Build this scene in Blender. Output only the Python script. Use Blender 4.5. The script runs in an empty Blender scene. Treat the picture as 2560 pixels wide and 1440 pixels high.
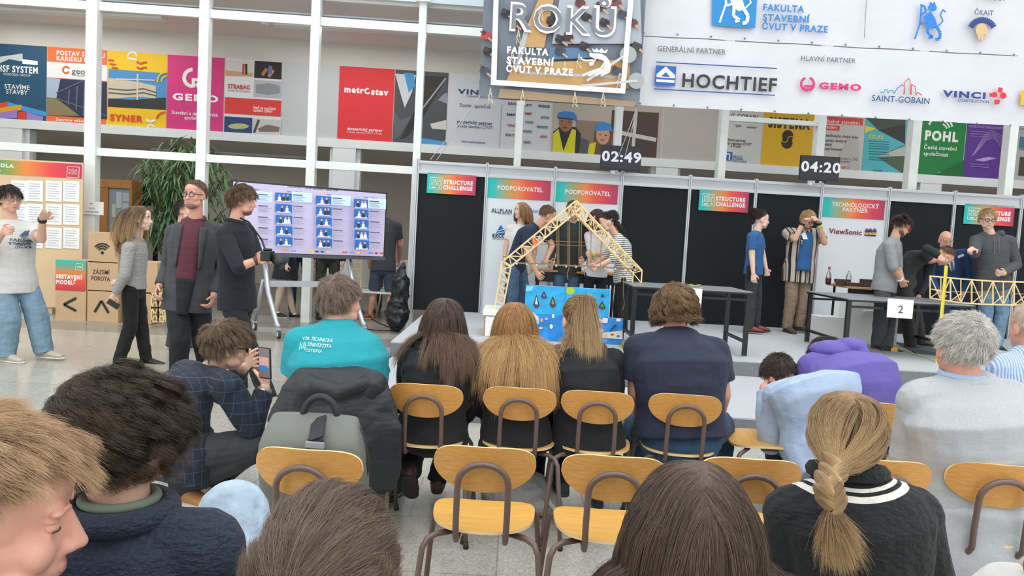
import bpy, bmesh, math, random
import numpy as np
from mathutils import Vector as V, Matrix as MX
random.seed(7); RNG = np.random.default_rng(7)
SC = bpy.context.scene; COL = SC.collection
# ---- camera (image taken as 2560x1440) ----
F, CH, HOR, ROLL = 1850.0, 1.42, 590.0, 0.055
PIT = math.atan((720 - HOR) * math.cos(ROLL) / F)
FW = V((0, math.cos(PIT), -math.sin(PIT))); U0 = V((0, math.sin(PIT), math.cos(PIT)))
RT = V((1, 0, 0)) * math.cos(ROLL) + U0 * math.sin(ROLL)
UP = V((1, 0, 0)) * -math.sin(ROLL) + U0 * math.cos(ROLL)
cd = bpy.data.cameras.new('camera'); cam = bpy.data.objects.new('camera', cd); COL.objects.link(cam)
cd.sensor_width = 36; cd.lens = 36 * F / 2560; cd.clip_start = .05; cd.clip_end = 200
mw = MX.Identity(4)
for i, c in enumerate((RT, UP, -FW)):
    for k in range(3): mw[k][i] = c[k]
mw[2][3] = CH; cam.matrix_world = mw; SC.camera = cam
# ---- sky, sun, exposure ----
wd = bpy.data.worlds.new('overcast_sky'); SC.world = wd; wd.use_nodes = True
bg = wd.node_tree.nodes['Background']; bg.inputs[0].default_value = (.93, .97, 1, 1); bg.inputs[1].default_value = 1.0
sd = bpy.data.lights.new('sun', 'SUN'); sd.energy = 0.5; sd.angle = math.radians(50); sd.color = (1, .985, .96)
so = bpy.data.objects.new('sun', sd); COL.objects.link(so); so.rotation_euler = (math.radians(27), math.radians(6), 0)
SC.view_settings.view_transform = 'Standard'; SC.view_settings.look = 'None'
SC.view_settings.gamma = 1; SC.view_settings.use_curve_mapping = False; SC.view_settings.exposure = 0.75
SC.cycles.max_bounces = 7; SC.cycles.diffuse_bounces = 4; SC.cycles.glossy_bounces = 3
SC.cycles.transmission_bounces = 5; SC.cycles.transparent_max_bounces = 8
SC.cycles.sample_clamp_indirect = 4
# ---- pixel rays used to measure the place ----
def ray(px, py): return FW + RT * ((px - 1280) / F) - UP * ((py - 720) / F)
CAM = V((0, 0, CH))
def W(px, py, Y):
    d = ray(px, py); return CAM + d * (Y / d.y)
def G(px, py, z=0.0):
    d = ray(px, py); return CAM + d * ((z - CH) / d.z)
def PLN(px, py, a, b):
    d = ray(px, py); return CAM + d * (a / (d.y - b * d.x))
# ---- materials ----
def lin(h):
    if not isinstance(h, str): return tuple(h)
    c = [int(h[i:i + 2], 16) / 255 for i in (0, 2, 4)]
    return tuple(x / 12.92 if x <= .04045 else ((x + .055) / 1.055) ** 2.4 for x in c)
MATS = {}
def mat(name, col='808080', rough=.6, metal=0, bump=None, var=None, emit=0, trans=0, alpha=1, sheen=0, sss=0):
    if name in MATS: return MATS[name]
    m = bpy.data.materials.new(name); m.use_nodes = True; nt = m.node_tree; p = nt.nodes['Principled BSDF']; MATS[name] = m
    c = (*lin(col), 1); p.inputs['Base Color'].default_value = c; p.inputs['Roughness'].default_value = rough
    p.inputs['Metallic'].default_value = metal
    if trans: p.inputs['Transmission Weight'].default_value = trans
    if alpha < 1: p.inputs['Alpha'].default_value = alpha
    if sheen: p.inputs['Sheen Weight'].default_value = sheen
    if sss: p.inputs['Subsurface Weight'].default_value = sss; p.inputs['Subsurface Radius'].default_value = (.012, .005, .003)
    if emit: p.inputs['Emission Color'].default_value = c; p.inputs['Emission Strength'].default_value = emit
    if bump or var:
        tc = nt.nodes.new('ShaderNodeTexCoord')
        def nz(sc, det=4, st=None):
            n = nt.nodes.new('ShaderNodeTexNoise'); n.inputs['Scale'].default_value = sc; n.inputs['Detail'].default_value = det
            if st:
                mp = nt.nodes.new('ShaderNodeMapping'); mp.inputs['Scale'].default_value = st
                nt.links.new(tc.outputs['Object'], mp.inputs[0]); nt.links.new(mp.outputs[0], n.inputs[0])
            else: nt.links.new(tc.outputs['Object'], n.inputs[0])
            return n
        if var:
            n = nz(var[0], 5, var[2] if len(var) > 2 else None); r = nt.nodes.new('ShaderNodeValToRGB'); a = var[1]
            r.color_ramp.elements[0].position = .3; r.color_ramp.elements[1].position = .7
            r.color_ramp.elements[0].color = (*[x * (1 - a) for x in c[:3]], 1); r.color_ramp.elements[1].color = (*[min(1, x * (1 + a)) for x in c[:3]], 1)
            nt.links.new(n.outputs[0], r.inputs[0]); nt.links.new(r.outputs[0], p.inputs['Base Color'])
        if bump:
            n = nz(bump[0], 3, bump[3] if len(bump) > 3 else None); b = nt.nodes.new('ShaderNodeBump')
            b.inputs['Strength'].default_value = bump[1]; b.inputs['Distance'].default_value = bump[2] if len(bump) > 2 else .02
            nt.links.new(n.outputs[0], b.inputs['Height']); nt.links.new(b.outputs[0], p.inputs['Normal'])
    return m
def cloth(name, col='808080', fold=.35, sc=9, rough=.85, var=None):
    return mat(name, col, rough, bump=(sc, fold, .03, (1, 1, 1.9)), sheen=.05, var=var)
def nodes(m): return m.node_tree, m.node_tree.nodes['Principled BSDF']
def ramp_mat(name, stops, axis=0, rough=.5, coord='Generated'):
    m = mat(name, rough=rough); nt, p = nodes(m)
    tc = nt.nodes.new('ShaderNodeTexCoord'); sx = nt.nodes.new('ShaderNodeSeparateXYZ'); r = nt.nodes.new('ShaderNodeValToRGB')
    el = r.color_ramp.elements
    while len(el) < len(stops): el.new(.5)
    for e, (q, c) in zip(el, stops): e.position = q; e.color = (*lin(c), 1)
    nt.links.new(tc.outputs[coord], sx.inputs[0]); nt.links.new(sx.outputs[axis], r.inputs[0]); nt.links.new(r.outputs[0], p.inputs['Base Color'])
    return m
def stripe_mat(name, cols, scale, axis=0, rough=.85, fold=.3, wob=0.0, cut=None):
    """hard stripes across an object axis; cols = list of (position, colour)"""
    m = cloth(name, cols[0][1], fold); nt, p = nodes(m)
    tc = nt.nodes.new('ShaderNodeTexCoord'); sx = nt.nodes.new('ShaderNodeSeparateXYZ'); nt.links.new(tc.outputs['Object'], sx.inputs[0])
    mu = nt.nodes.new('ShaderNodeMath'); mu.operation = 'MULTIPLY'; mu.inputs[1].default_value = scale; nt.links.new(sx.outputs[axis], mu.inputs[0])
    fr = nt.nodes.new('ShaderNodeMath'); fr.operation = 'FRACT'; nt.links.new(mu.outputs[0], fr.inputs[0])
    r = nt.nodes.new('ShaderNodeValToRGB'); r.color_ramp.interpolation = 'CONSTANT'; el = r.color_ramp.elements
    while len(el) < len(cols): el.new(.5)
    for e, (q, c) in zip(el, cols): e.position = q; e.color = (*lin(c), 1)
    nt.links.new(fr.outputs[0], r.inputs[0]); nt.links.new(r.outputs[0], p.inputs['Base Color'])
    return m
# ---- mesh builder ----
def org(p):
    o = V((0, 0, 0))
    while p is not None: o += p.location; p = p.parent
    return o
def frame_of(d, hint=V((0, 0, 1))):
    d = d.normalized(); x = d.cross(hint)
    if x.length < 1e-4: x = d.cross(V((1, 0, 0)))
    x.normalize(); return x, x.cross(d).normalized(), d
class MB:
    def __init__(s, m=None): s.v = []; s.f = []; s.mi = []; s.mats = []; s.m = 0; s.use(m) if m else None
    def use(s, m):
        if m not in s.mats: s.mats.append(m)
        s.m = s.mats.index(m); return s
    def add(s, vs, fs):
        o = len(s.v); s.v += [tuple(x) for x in vs]; s.f += [tuple(i + o for i in f) for f in fs]; s.mi += [s.m] * len(fs); return s
    def hexa(s, p): return s.add(p, [(0, 3, 2, 1), (4, 5, 6, 7), (0, 1, 5, 4), (1, 2, 6, 5), (2, 3, 7, 6), (3, 0, 4, 7)])
    def box(s, a, b):
        x0, y0, z0 = a; x1, y1, z1 = b
        return s.hexa([(x0, y0, z0), (x1, y0, z0), (x1, y1, z0), (x0, y1, z0), (x0, y0, z1), (x1, y0, z1), (x1, y1, z1), (x0, y1, z1)])
    def bar(s, p, q, w, h=None, hint=V((0, 0, 1))):
        p, q = V(p), V(q); x, y, d = frame_of(q - p, hint); h = h or w; x = x * w / 2; y = y * h / 2
        return s.hexa([p - x - y, p + x - y, p + x + y, p - x + y, q - x - y, q + x - y, q + x + y, q - x + y])
    def rings(s, rs, cap=True):
        n = len(rs[0]); vs = [p for r in rs for p in r]; fs = []
        for k in range(len(rs) - 1):
            for i in range(n):
                j = (i + 1) % n; fs.append((k * n + i, k * n + j, (k + 1) * n + j, (k + 1) * n + i))
        if cap: fs.append(tuple(range(n - 1, -1, -1))); fs.append(tuple((len(rs) - 1) * n + i for i in range(n)))
        return s.add(vs, fs)
    def tube(s, pts, r, n=8, cap=True):
        pts = [V(p) for p in pts]; r = r if hasattr(r, '__len__') else [r] * len(pts); rs = []; px = None
        for i, p in enumerate(pts):
            d = (pts[min(i + 1, len(pts) - 1)] - pts[max(i - 1, 0)])
            if d.length < 1e-7: d = V((0, 0, 1))
            d.normalize()
            if px is None: px, _, _ = frame_of(d)
            px = (px - d * px.dot(d)).normalized(); y = d.cross(px)
            rs.append([p + (px * math.cos(2 * math.pi * k / n) + y * math.sin(2 * math.pi * k / n)) * r[i] for k in range(n)])
        return s.rings(rs, cap)
    def cone(s, p, q, r0, r1, n=12, round0=True, round1=True):
        p, q = V(p), V(q); x, y, d = frame_of(q - p); rs = []
        def ring(c, r): rs.append([c + (x * math.cos(2 * math.pi * k / n) + y * math.sin(2 * math.pi * k / n)) * r for k in range(n)])
        if round0:
            for a in (80, 55, 28): ring(p - d * r0 * math.sin(math.radians(a)), r0 * math.cos(math.radians(a)))
        ring(p, r0); ring(q, r1)
        if round1:
            for a in (28, 55, 80): ring(q + d * r1 * math.sin(math.radians(a)), r1 * math.cos(math.radians(a)))
        return s.rings(rs)
    def limb(s, pts, r, n=12):
        for i in range(len(pts) - 1): s.cone(pts[i], pts[i + 1], r[i], r[i + 1], n)
        return s
    def sweep(s, secs, n=20, caps=True, pw=2.0, flat0=False):
        """secs: (centre, half width vector, half depth vector)"""
        rs = []
        def ring(c, a, b, k=1, sh=V((0, 0, 0))):
            L = []
            for i in range(n):
                t = 2 * math.pi * i / n; ct, st = math.cos(t), math.sin(t)
                e = 2 / pw; L.append(c + sh + a * k * math.copysign(abs(ct) ** e, ct) + b * k * math.copysign(abs(st) ** e, st))
            rs.append(L)
        c0, a0, b0 = secs[0]; c1, a1, b1 = secs[-1]
        if caps and not flat0:
            nrm = (c0 - secs[1][0]).normalized(); h = min(a0.length, b0.length) * .6
            for t in (80, 50, 25): ring(c0, a0, b0, math.cos(math.radians(t)), nrm * h * math.sin(math.radians(t)))
        for c, a, b in secs: ring(c, a, b)
        if caps:
            nrm = (c1 - secs[-2][0]).normalized(); h = min(a1.length, b1.length) * .6
            for t in (25, 50, 80): ring(c1, a1, b1, math.cos(math.radians(t)), nrm * h * math.sin(math.radians(t)))
        return s.rings(rs, True)
    def ell(s, c, rad, R=None, n=14, m=9):
        c = V(c); R = R or (V((1, 0, 0)), V((0, 1, 0)), V((0, 0, 1))); rs = []
        for k in range(m):
            a = math.radians(-86 + 172 * k / (m - 1))
            rs.append([c + R[0] * (rad[0] * math.cos(a) * math.cos(2 * math.pi * i / n)) + R[1] * (rad[1] * math.cos(a) * math.sin(2 * math.pi * i / n)) + R[2] * (rad[2] * math.sin(a)) for i in range(n)])
        return s.rings(rs)
    def prism(s, pts, off):
        """closed outline pts extruded by vector off"""
        n = len(pts); a = [V(p) for p in pts]; b = [p + V(off) for p in a]
        return s.add(a + b, [tuple(range(n - 1, -1, -1)), tuple(range(n, 2 * n))] + [(i, (i + 1) % n, n + (i + 1) % n, n + i) for i in range(n)])
    def build(s, name, parent=None, m=None, smooth=False, bevel=0, link=True, kind=None, label=None, auto=None):
        if m is not None: s.mats = [m]; s.mi = [0] * len(s.f)
        o = org(parent); me = bpy.data.meshes.new(name)
        me.from_pydata([(x - o.x, y - o.y, z - o.z) for x, y, z in s.v], [], s.f)
        for k in s.mats: me.materials.append(k)
        if len(s.mats) > 1: me.polygons.foreach_set('material_index', s.mi)
        if smooth: me.polygons.foreach_set('use_smooth', [True] * len(me.polygons))
        me.update()
        ob = bpy.data.objects.new(name, me); COL.objects.link(ob); ob.parent = parent
        if bevel:
            b = ob.modifiers.new('b', 'BEVEL'); b.width = bevel; b.segments = 2; b.limit_method = 'ANGLE'
        if kind: ob['kind'] = kind
        if label: ob['label'] = label
        return ob
def tag(o, label, cat, group=None):
    o['label'] = label; o['category'] = cat
    if group: o['group'] = group
    return o
def thing(name, label, cat, loc=(0, 0, 0), group=None, rz=0):
    o = bpy.data.objects.new(name, None); COL.objects.link(o); o.location = loc; o.rotation_euler = (0, 0, rz); o.empty_display_size = .1
    return tag(o, label, cat, group)
def dup(root, loc, rz, label, group=None):
    r = root.copy(); COL.objects.link(r); r.location = loc; r.rotation_euler = (0, 0, rz); r['label'] = label
    if group: r['group'] = group
    for ch in list(root.children):
        c = ch.copy(); COL.objects.link(c); c.parent = r
        for g in list(ch.children):
            d = g.copy(); COL.objects.link(d); d.parent = c
    return r
# ---- text as mesh ----
TCACHE = {}
def text_geo(body, bold=0.0):
    k = (body, bold)
    if k not in TCACHE:
        c = bpy.data.curves.new('t', 'FONT'); c.body = body; c.offset = bold; c.size = 1; c.resolution_u = 3; c.space_character = 1 + max(0, bold) * 4.5; c.extrude = .004
        o = bpy.data.objects.new('t', c); me = bpy.data.meshes.new_from_object(o)
        vs = np.array([v.co[:] for v in me.vertices]).reshape(-1, 3); fs = [tuple(p.vertices) for p in me.polygons]
        bpy.data.objects.remove(o); bpy.data.curves.remove(c); bpy.data.meshes.remove(me); TCACHE[k] = (vs, fs)
    return TCACHE[k]
class Plane:
    """a vertical plane Y = a + b X; drawings on it are measured by pixel and stored in metres"""
    def __init__(s, a, b=0.0): s.a = a; s.b = b; s.ex = V((1, b, 0)).normalized(); s.n = V((b, -1, 0)).normalized(); s.o = V((0, a, 0))
    def uv(s, px, py): p = PLN(px, py, s.a, s.b); return (p - s.o).dot(s.ex), p.z
    def pt(s, u, z, off=0): return s.o + s.ex * u + V((0, 0, z)) + s.n * off
    def rect(s, mb, x0, y0, x1, y1, off=.004, th=.003):
        (u0, z0), (u1, z1) = s.uv(x0, y0), s.uv(x1, y1); return s.rectm(mb, u0, min(z0, z1), u1, max(z0, z1), off, th)
    def rectm(s, mb, u0, z0, u1, z1, off=.004, th=.003):
        P = s.pt; o2 = off - th
        return mb.hexa([P(u0, z0, off), P(u1, z0, off), P(u1, z0, o2), P(u0, z0, o2), P(u0, z1, off), P(u1, z1, off), P(u1, z1, o2), P(u0, z1, o2)])
    def poly(s, mb, pts, off=.006, th=.002):
        q = [s.pt(*s.uv(*p), off) for p in pts]
        a = sum((q[i].x * q[(i + 1) % len(q)].z - q[(i + 1) % len(q)].x * q[i].z) for i in range(len(q)))
        if a < 0: q.reverse()
        return mb.prism(q, s.n * -th) if False else mb.prism([p for p in q], s.n * -th)
    def line(s, mb, pts, w, off=.008):
        """polyline of px width w"""
        for p, q in zip(pts[:-1], pts[1:]):
            A, B = s.pt(*s.uv(*p), off), s.pt(*s.uv(*q), off); mb.bar(A, B, .002, w * A.y / F, s.n.cross(B - A) if (B - A).length else V((0, 0, 1)))
        return mb
    def disc(s, mb, x, y, rx, ry=None, off=.006, n=20, a0=0, a1=360):
        ry = ry or rx; return s.poly(mb, [(x + rx * math.cos(math.radians(a0 + (a1 - a0) * k / n)), y - ry * math.sin(math.radians(a0 + (a1 - a0) * k / n))) for k in range(n + (a1 - a0 < 360))], off)
    def arc(s, mb, x, y, r, w, a0, a1, off=.007, n=16):
        return s.line(mb, [(x + r * math.cos(math.radians(a0 + (a1 - a0) * k / n)), y - r * math.sin(math.radians(a0 + (a1 - a0) * k / n))) for k in range(n + 1)], w, off)
    def text(s, mb, body, x0, y0, x1, h=None, bold=.01, off=.009, shear=0):
        """baseline starts at pixel (x0,y0), ends at column x1; h = capital height in px"""
        vs, fs = text_geo(body, bold)
        if not len(vs): return mb
        u0, z0 = s.uv(x0, y0); y1 = y0 + (x1 - x0) * .06; u1, _ = s.uv(x1, y1); a, b = vs[:, 0].min(), vs[:, 0].max(); k = (u1 - u0) / (b - a)
        kz = k if h is None else (h * PLN(x0, y0, s.a, s.b).y / F) / .73
        return mb.add([s.pt(u0 + (x - a) * k + shear * y * kz, z0 + y * kz, off + (z - .004) * .15) for x, y, z in vs], fs)
# ================= the hall =================
PB = .05          # the glazed frame and the wall behind run slightly away to the right
FR = Plane(10.85, PB); WL = Plane(13.4, PB); BK = Plane(17.5, PB)
m_white = mat('white_paint', 'e9eeee', .45, var=(3, .03)); m_frame = mat('frame_paint', 'eef2ee', .4, var=(6, .04))
m_wall = mat('light_wall', 'd3cfc8', .8, var=(1.5, .03)); m_ceil = mat('ceiling_paint', 'e6deD8'.lower(), .9); m_back = mat('corridor_wall', 'd0cabe', .85, var=(1, .04))
# floor: speckled stone slabs
m_floor = mat('stone_floor', 'c9c6bd', .22); nt, p = nodes(m_floor)
tc = nt.nodes.new('ShaderNodeTexCoord')
br = nt.nodes.new('ShaderNodeTexBrick'); br.inputs['Scale'].default_value = 1; br.inputs['Brick Width'].default_value = .9; br.inputs['Row Height'].default_value = .6
br.inputs['Mortar Size'].default_value = .004; br.inputs['Color1'].default_value = (*lin('cbc9c1'), 1); br.inputs['Color2'].default_value = (*lin('bdbab2'), 1); br.inputs['Mortar'].default_value = (*lin('a09e98'), 1)
nt.links.new(tc.outputs['Object'], br.inputs['Vector'])
vo = nt.nodes.new('ShaderNodeTexVoronoi'); vo.inputs['Scale'].default_value = 120; nt.links.new(tc.outputs['Object'], vo.inputs['Vector'])
hs = nt.nodes.new('ShaderNodeValToRGB'); hs.color_ramp.elements[0].color = (*lin('b4b1aa'), 1); hs.color_ramp.elements[1].color = (*lin('fbf9f2'), 1)
nt.links.new(vo.outputs['Color'], hs.inputs[0])
mxn = nt.nodes.new('ShaderNodeMix'); mxn.data_type = 'RGBA'; mxn.blend_type = 'MULTIPLY'; mxn.inputs[0].default_value = .75
nt.links.new(br.outputs['Color'], mxn.inputs[6]); nt.links.new(hs.outputs[0], mxn.inputs[7])
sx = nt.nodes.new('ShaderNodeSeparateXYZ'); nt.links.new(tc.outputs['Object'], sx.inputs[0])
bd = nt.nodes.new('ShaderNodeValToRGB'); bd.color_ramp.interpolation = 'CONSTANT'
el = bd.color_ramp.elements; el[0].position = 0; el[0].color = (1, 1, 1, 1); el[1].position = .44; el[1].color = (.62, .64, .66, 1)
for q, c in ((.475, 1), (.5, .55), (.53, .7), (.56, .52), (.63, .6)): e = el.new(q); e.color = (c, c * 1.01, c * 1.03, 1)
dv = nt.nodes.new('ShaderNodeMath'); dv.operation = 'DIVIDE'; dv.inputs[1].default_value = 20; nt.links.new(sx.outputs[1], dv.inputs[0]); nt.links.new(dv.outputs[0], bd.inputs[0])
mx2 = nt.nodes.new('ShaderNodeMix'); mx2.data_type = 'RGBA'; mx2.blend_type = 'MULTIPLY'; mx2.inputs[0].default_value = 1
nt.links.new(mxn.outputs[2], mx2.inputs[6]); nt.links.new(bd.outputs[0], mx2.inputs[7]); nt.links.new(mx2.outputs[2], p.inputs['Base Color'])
def struct(name, mb, m=None, **k): o = mb.build(name, m=m, **k); o['kind'] = 'structure'; return o
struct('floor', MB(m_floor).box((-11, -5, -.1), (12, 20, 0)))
def slab(P, u0, z0, u1, z1, d0, d1, mb):   # d = distance behind plane
    q = lambda u, z, d: P.pt(u, z, -d)
    return mb.hexa([q(u0, z0, d0), q(u1, z0, d0), q(u1, z0, d1), q(u0, z0, d1), q(u0, z1, d0), q(u1, z1, d0), q(u1, z1, d1), q(u0, z1, d1)])
z_lo = WL.uv(490, 345)[1]; z_hi = 4.62
struct('wall_upper', slab(WL, -11, z_lo, 12, z_hi, 0, .3, MB(m_wall)))
struct('ceiling', slab(FR, -11, z_hi, 12, z_hi + .3, .1, 7, MB(m_ceil)))
struct('ceiling_corridor', slab(WL, -11, z_lo, 12, z_lo + .1, .31, 4.3, MB(m_ceil)))
struct('wall_back', slab(WL, -11, 0, 12, z_lo, 4.2, 4.4, MB(m_back)))
struct('wall_left', MB(m_wall).box((-11.2, 4, 0), (-11, 18, 9))); struct('wall_right', MB(m_wall).box((12, 4, 0), (12.2, 18, 9)))

# white ledge under the posters
t = slab(WL, -11, z_lo - .02, 12, z_lo + .13, -.06, -.01, MB(m_white)); struct('trim_1', t)
# storey above the frame: pale panels with thin joints
m_pale = mat('pale_panel', 'cfdde2', .35, var=(2, .04)); m_joint = mat('panel_joint', '8d9ba0', .5)
mb = MB(m_pale); slab(FR, -11, 4.66, 12, 9, 0, .12, mb); mb.use(m_joint)
for z in (4.80, 4.98, 5.2): slab(FR, -11, z, 12, z + .012, -.004, .02, mb)
struct('wall_storey', mb)
# columns behind the frame
for k, (x, y) in enumerate(((30, 330), (862, 380), (1665, 440), (2322, 480), (2620, 480))):
    u, _ = WL.uv(x, y); mb = MB(m_white); slab(WL, u - .2, 0, u + .2, z_lo - .02, -.05, .35, mb)
    slab(WL, u - .27, 0, u + .27, z_lo - .02, .05, .25, mb); struct('column_%d' % (k + 1), mb)
# white steel frame: posts and transoms
posts = [(-95, 370), (229, 372), (505, 392), (778, 410), (1040, 430), (1297, 330), (1545, 330), (1806, 360), (2046, 380), (2281, 400), (2520, 420), (2760, 430)]
us = [FR.uv(*q)[0] for q in posts]; wid = [.15, .155, .135, .125, .105, .10, .10, .11, .12, .135, .13, .13]
for k, u in enumerate(us):
    top = 5.2 if 0 < k < 3 and k != 2 else 4.72
    mb = MB(m_frame); slab(FR, u - wid[k] / 2, 0, u + wid[k] / 2, top, -.06, .10, mb)
    if k != 1: slab(FR, u - wid[k] / 2 - .05, top - .08, u + wid[k] / 2 + .05, top, -.12, .1, mb)
    struct('trim_%d' % (k + 2), mb, bevel=.006)
zt = FR.uv(640, 402)[1]; ztop = FR.uv(640, 40)[1]
mb = MB(m_frame)
for k in range(4): slab(FR, us[k] + wid[k] / 2, zt - .06, us[k + 1] - wid[k + 1] / 2, zt + .05, -.02, .05, mb)
slab(FR, us[4], zt - .06, 12, zt + .05, .0, .05, mb)
mb2 = MB(m_frame); slab(FR, -11, ztop - .07, 12, ztop + .05, .0, .06, mb2)
zq = FR.uv(1920, 300)[1]; slab(FR, us[7], zq - .05, us[8], zq + .02, -.03, .03, mb)
struct('trim_20', mb, bevel=.004); struct('trim_21', mb2, bevel=.004)
struct('trim_22', slab(FR, -11, ztop + .08, 12, ztop + .1, .05, .1, MB(m_joint)))
# small things under the gallery ceiling
p = WL.pt(*WL.uv(662, 48)); c0 = W(662, 44, 12.0)
mb = MB(m_white).cone((c0.x, c0.y, z_hi - .05), (c0.x, c0.y, z_hi), .075, .085, 16, False, False).cone((c0.x, c0.y, z_hi - .075), (c0.x, c0.y, z_hi - .05), .05, .06, 16, False, False)
tag(mb.build('smoke_detector', smooth=False), 'round white smoke detector under the gallery ceiling', 'smoke detector')
# carpeted stage: two levels
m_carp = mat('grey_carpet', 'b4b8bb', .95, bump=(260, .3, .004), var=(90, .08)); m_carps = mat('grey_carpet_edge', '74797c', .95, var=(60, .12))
Z1, Z2 = .15, .30
YL = 5.5; YU = G(1900, 905, Z2).y; WLX = 10.5; WY0, WYB = 10.55, .045
xl_u = G(966, 863, Z2).x; xl_l = G(958, 912, Z1).x
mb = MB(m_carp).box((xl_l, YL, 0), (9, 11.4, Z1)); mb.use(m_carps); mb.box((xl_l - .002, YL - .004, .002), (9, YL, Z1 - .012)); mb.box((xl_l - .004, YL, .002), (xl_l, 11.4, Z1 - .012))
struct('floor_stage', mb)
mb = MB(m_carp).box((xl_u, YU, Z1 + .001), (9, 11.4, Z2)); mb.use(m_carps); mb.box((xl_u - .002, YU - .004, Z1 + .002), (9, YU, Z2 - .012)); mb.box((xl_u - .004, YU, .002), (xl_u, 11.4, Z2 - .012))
struct('floor_podium', mb)

# fill lights added to brighten the gallery and the corridor behind the frame
for k, (x, Y, z, pw) in enumerate([(-7.5, 12.2, z_hi, 18), (-2.4, 12.2, z_hi, 18), (2.6, 12.2, z_hi, 18), (7.6, 12.4, z_hi, 18), (-6.0, 15.6, z_lo, 7), (0, 15.6, z_lo, 7), (6.0, 15.8, z_lo, 7)]):
    ld = bpy.data.lights.new('fill_light_area', 'AREA'); ld.shape = 'RECTANGLE'; ld.size = 3.2; ld.size_y = .14; ld.energy = pw; ld.color = (1, .97, .93); lo_ = bpy.data.objects.new('fill_light_area', ld); COL.objects.link(lo_); lo_.location = (x, Y, z - .05)
    r = thing('fill_light', 'added long slim fill light ' + ('under the gallery ceiling' if z == z_hi else 'in the corridor behind the posters wall') + ', ' + ('far left', 'left of the middle', 'right of the middle', 'far right', 'left', 'centre', 'right')[k], 'fill light', (x, Y, z - .04), 'added gallery fill lights' if z == z_hi else 'added corridor fill lights')
    MB(m_white).box((x - 1.65, Y - .09, z - .038), (x + 1.65, Y + .09, z)).build('housing', r); lo_.parent = r; lo_.location = (0, 0, -.01)
# ================= flat printed things =================
def draw(P, ops, parent, off=.006, names=('print', 'lettering')):
    a, b = MB(), MB(); o = off
    for q in ops:
        k, c = q[0], q[-1]; o += .0007
        m = c if not isinstance(c, str) else mat('ink_' + c, c, .55)
        t = b if k == 't' else a; t.use(m)
        if k == 'r': P.rect(a, *q[1:5], off=o, th=.0006)
        elif k == 'p': P.poly(a, q[1], o, .0006)
        elif k == 'd': P.disc(a, *q[1:-1], off=o)
        elif k == 'a': P.arc(a, *q[1:-1], off=o + .002)
        elif k == 'l': P.line(a, q[1], q[2], o + .002)
        elif k == 't': P.text(b, q[1], q[2], q[3], q[4], q[5] if len(q) > 7 else None, q[6] if len(q) > 7 else .012, o)
    r = []
    if a.v: r.append(a.build(names[0], parent))
    if b.v: r.append(b.build(names[1], parent))
    return r
def T(s, x, y, x1, c, h=None, b=.012): return ('t', s, x, y, x1, h, b, c)
zpt, zpb = WL.uv(490, 141)[1], WL.uv(490, 328)[1]
def poster(name, label, x0, x1, ym, bgc, ops):
    u0, u1 = WL.uv(x0, ym)[0], WL.uv(x1, ym)[0]
    root = thing(name, label, 'poster', WL.pt((u0 + u1) / 2, zpb, .004))
    mb = MB(mat('ink_' + bgc, bgc, .55)); WL.rectm(mb, u0, zpb, u1 - .004, zpt, .006, .006); mb.build('panel', root); draw(WL, ops, root, .0066); return root
WH = 'f4f4f2'
poster('company_poster', 'dark teal poster with white block letters, at the left end of the row of posters', -40, 117, 210, '1f5272', [
    ('p', [(0, 142), (57, 134), (57, 154), (24, 148), (0, 158)], 'c9d3d6'), ('p', [(56, 148), (95, 153), (95, 163), (57, 160)], WH),
    T('HSF SYSTEM', -6, 178, 95, WH, 16, .03), T('PURPOSIA GROUP', 10, 188, 77, 'c9d3d6', 6), T('STAVÍME', 12, 221, 75, WH, 11), T('STAVBY', 16, 234, 70, WH, 11),
    ('p', [(0, 258), (22, 254), (20, 268), (0, 273)], 'e04a32'), ('p', [(20, 255), (117, 280), (117, 292), (20, 268)], '3f9fd8'), ('p', [(0, 270), (55, 262), (54, 276), (0, 286)], 'e6a51f'),
    ('p', [(0, 283), (44, 274), (44, 296), (0, 296)], '9c82c9'), ('p', [(46, 280), (68, 278), (66, 299), (45, 297)], 'd8402f'), ('p', [(68, 280), (110, 292), (108, 303), (67, 300)], '9c82c9')])
poster('company_poster', 'orange and white poster with a photo of a dark glazed building', 118, 267, 220, 'f0733a', [
    ('r', 118, 154, 268, 203, 'eceded'), T('POSTAV SI SVOU', 142, 137, 262, WH, 11, .03), T('KARIÉRU U NÁS', 142, 151, 256, WH, 11, .03),
    ('a', 166, 175, 8, 4, 20, 330, 'e8622e'), T('geosan', 180, 184, 243, '5a5c60', 14), T('GROUP', 191, 191, 213, '8a8c90', 5),
    ('p', [(119, 195), (268, 205), (268, 298), (118, 288)], '27334f'), ('p', [(119, 195), (152, 198), (142, 245), (118, 245)], 'a9bcd0'), ('p', [(118, 243), (142, 246), (200, 290), (118, 288)], '8e7f5a'),
    ('l', [(142, 233), (210, 202)], 3, '5c6277'), ('l', [(142, 246), (268, 290)], 3, '5c6277'), ('l', [(175, 225), (172, 262)], 3, '6a6f80'), ('l', [(195, 215), (192, 275)], 3, '6a6f80'), ('l', [(213, 205), (210, 290)], 3, '6a6f80'),
    T('Stavíme vášeň s', 141, 302, 225, WH, 7)])
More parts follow.
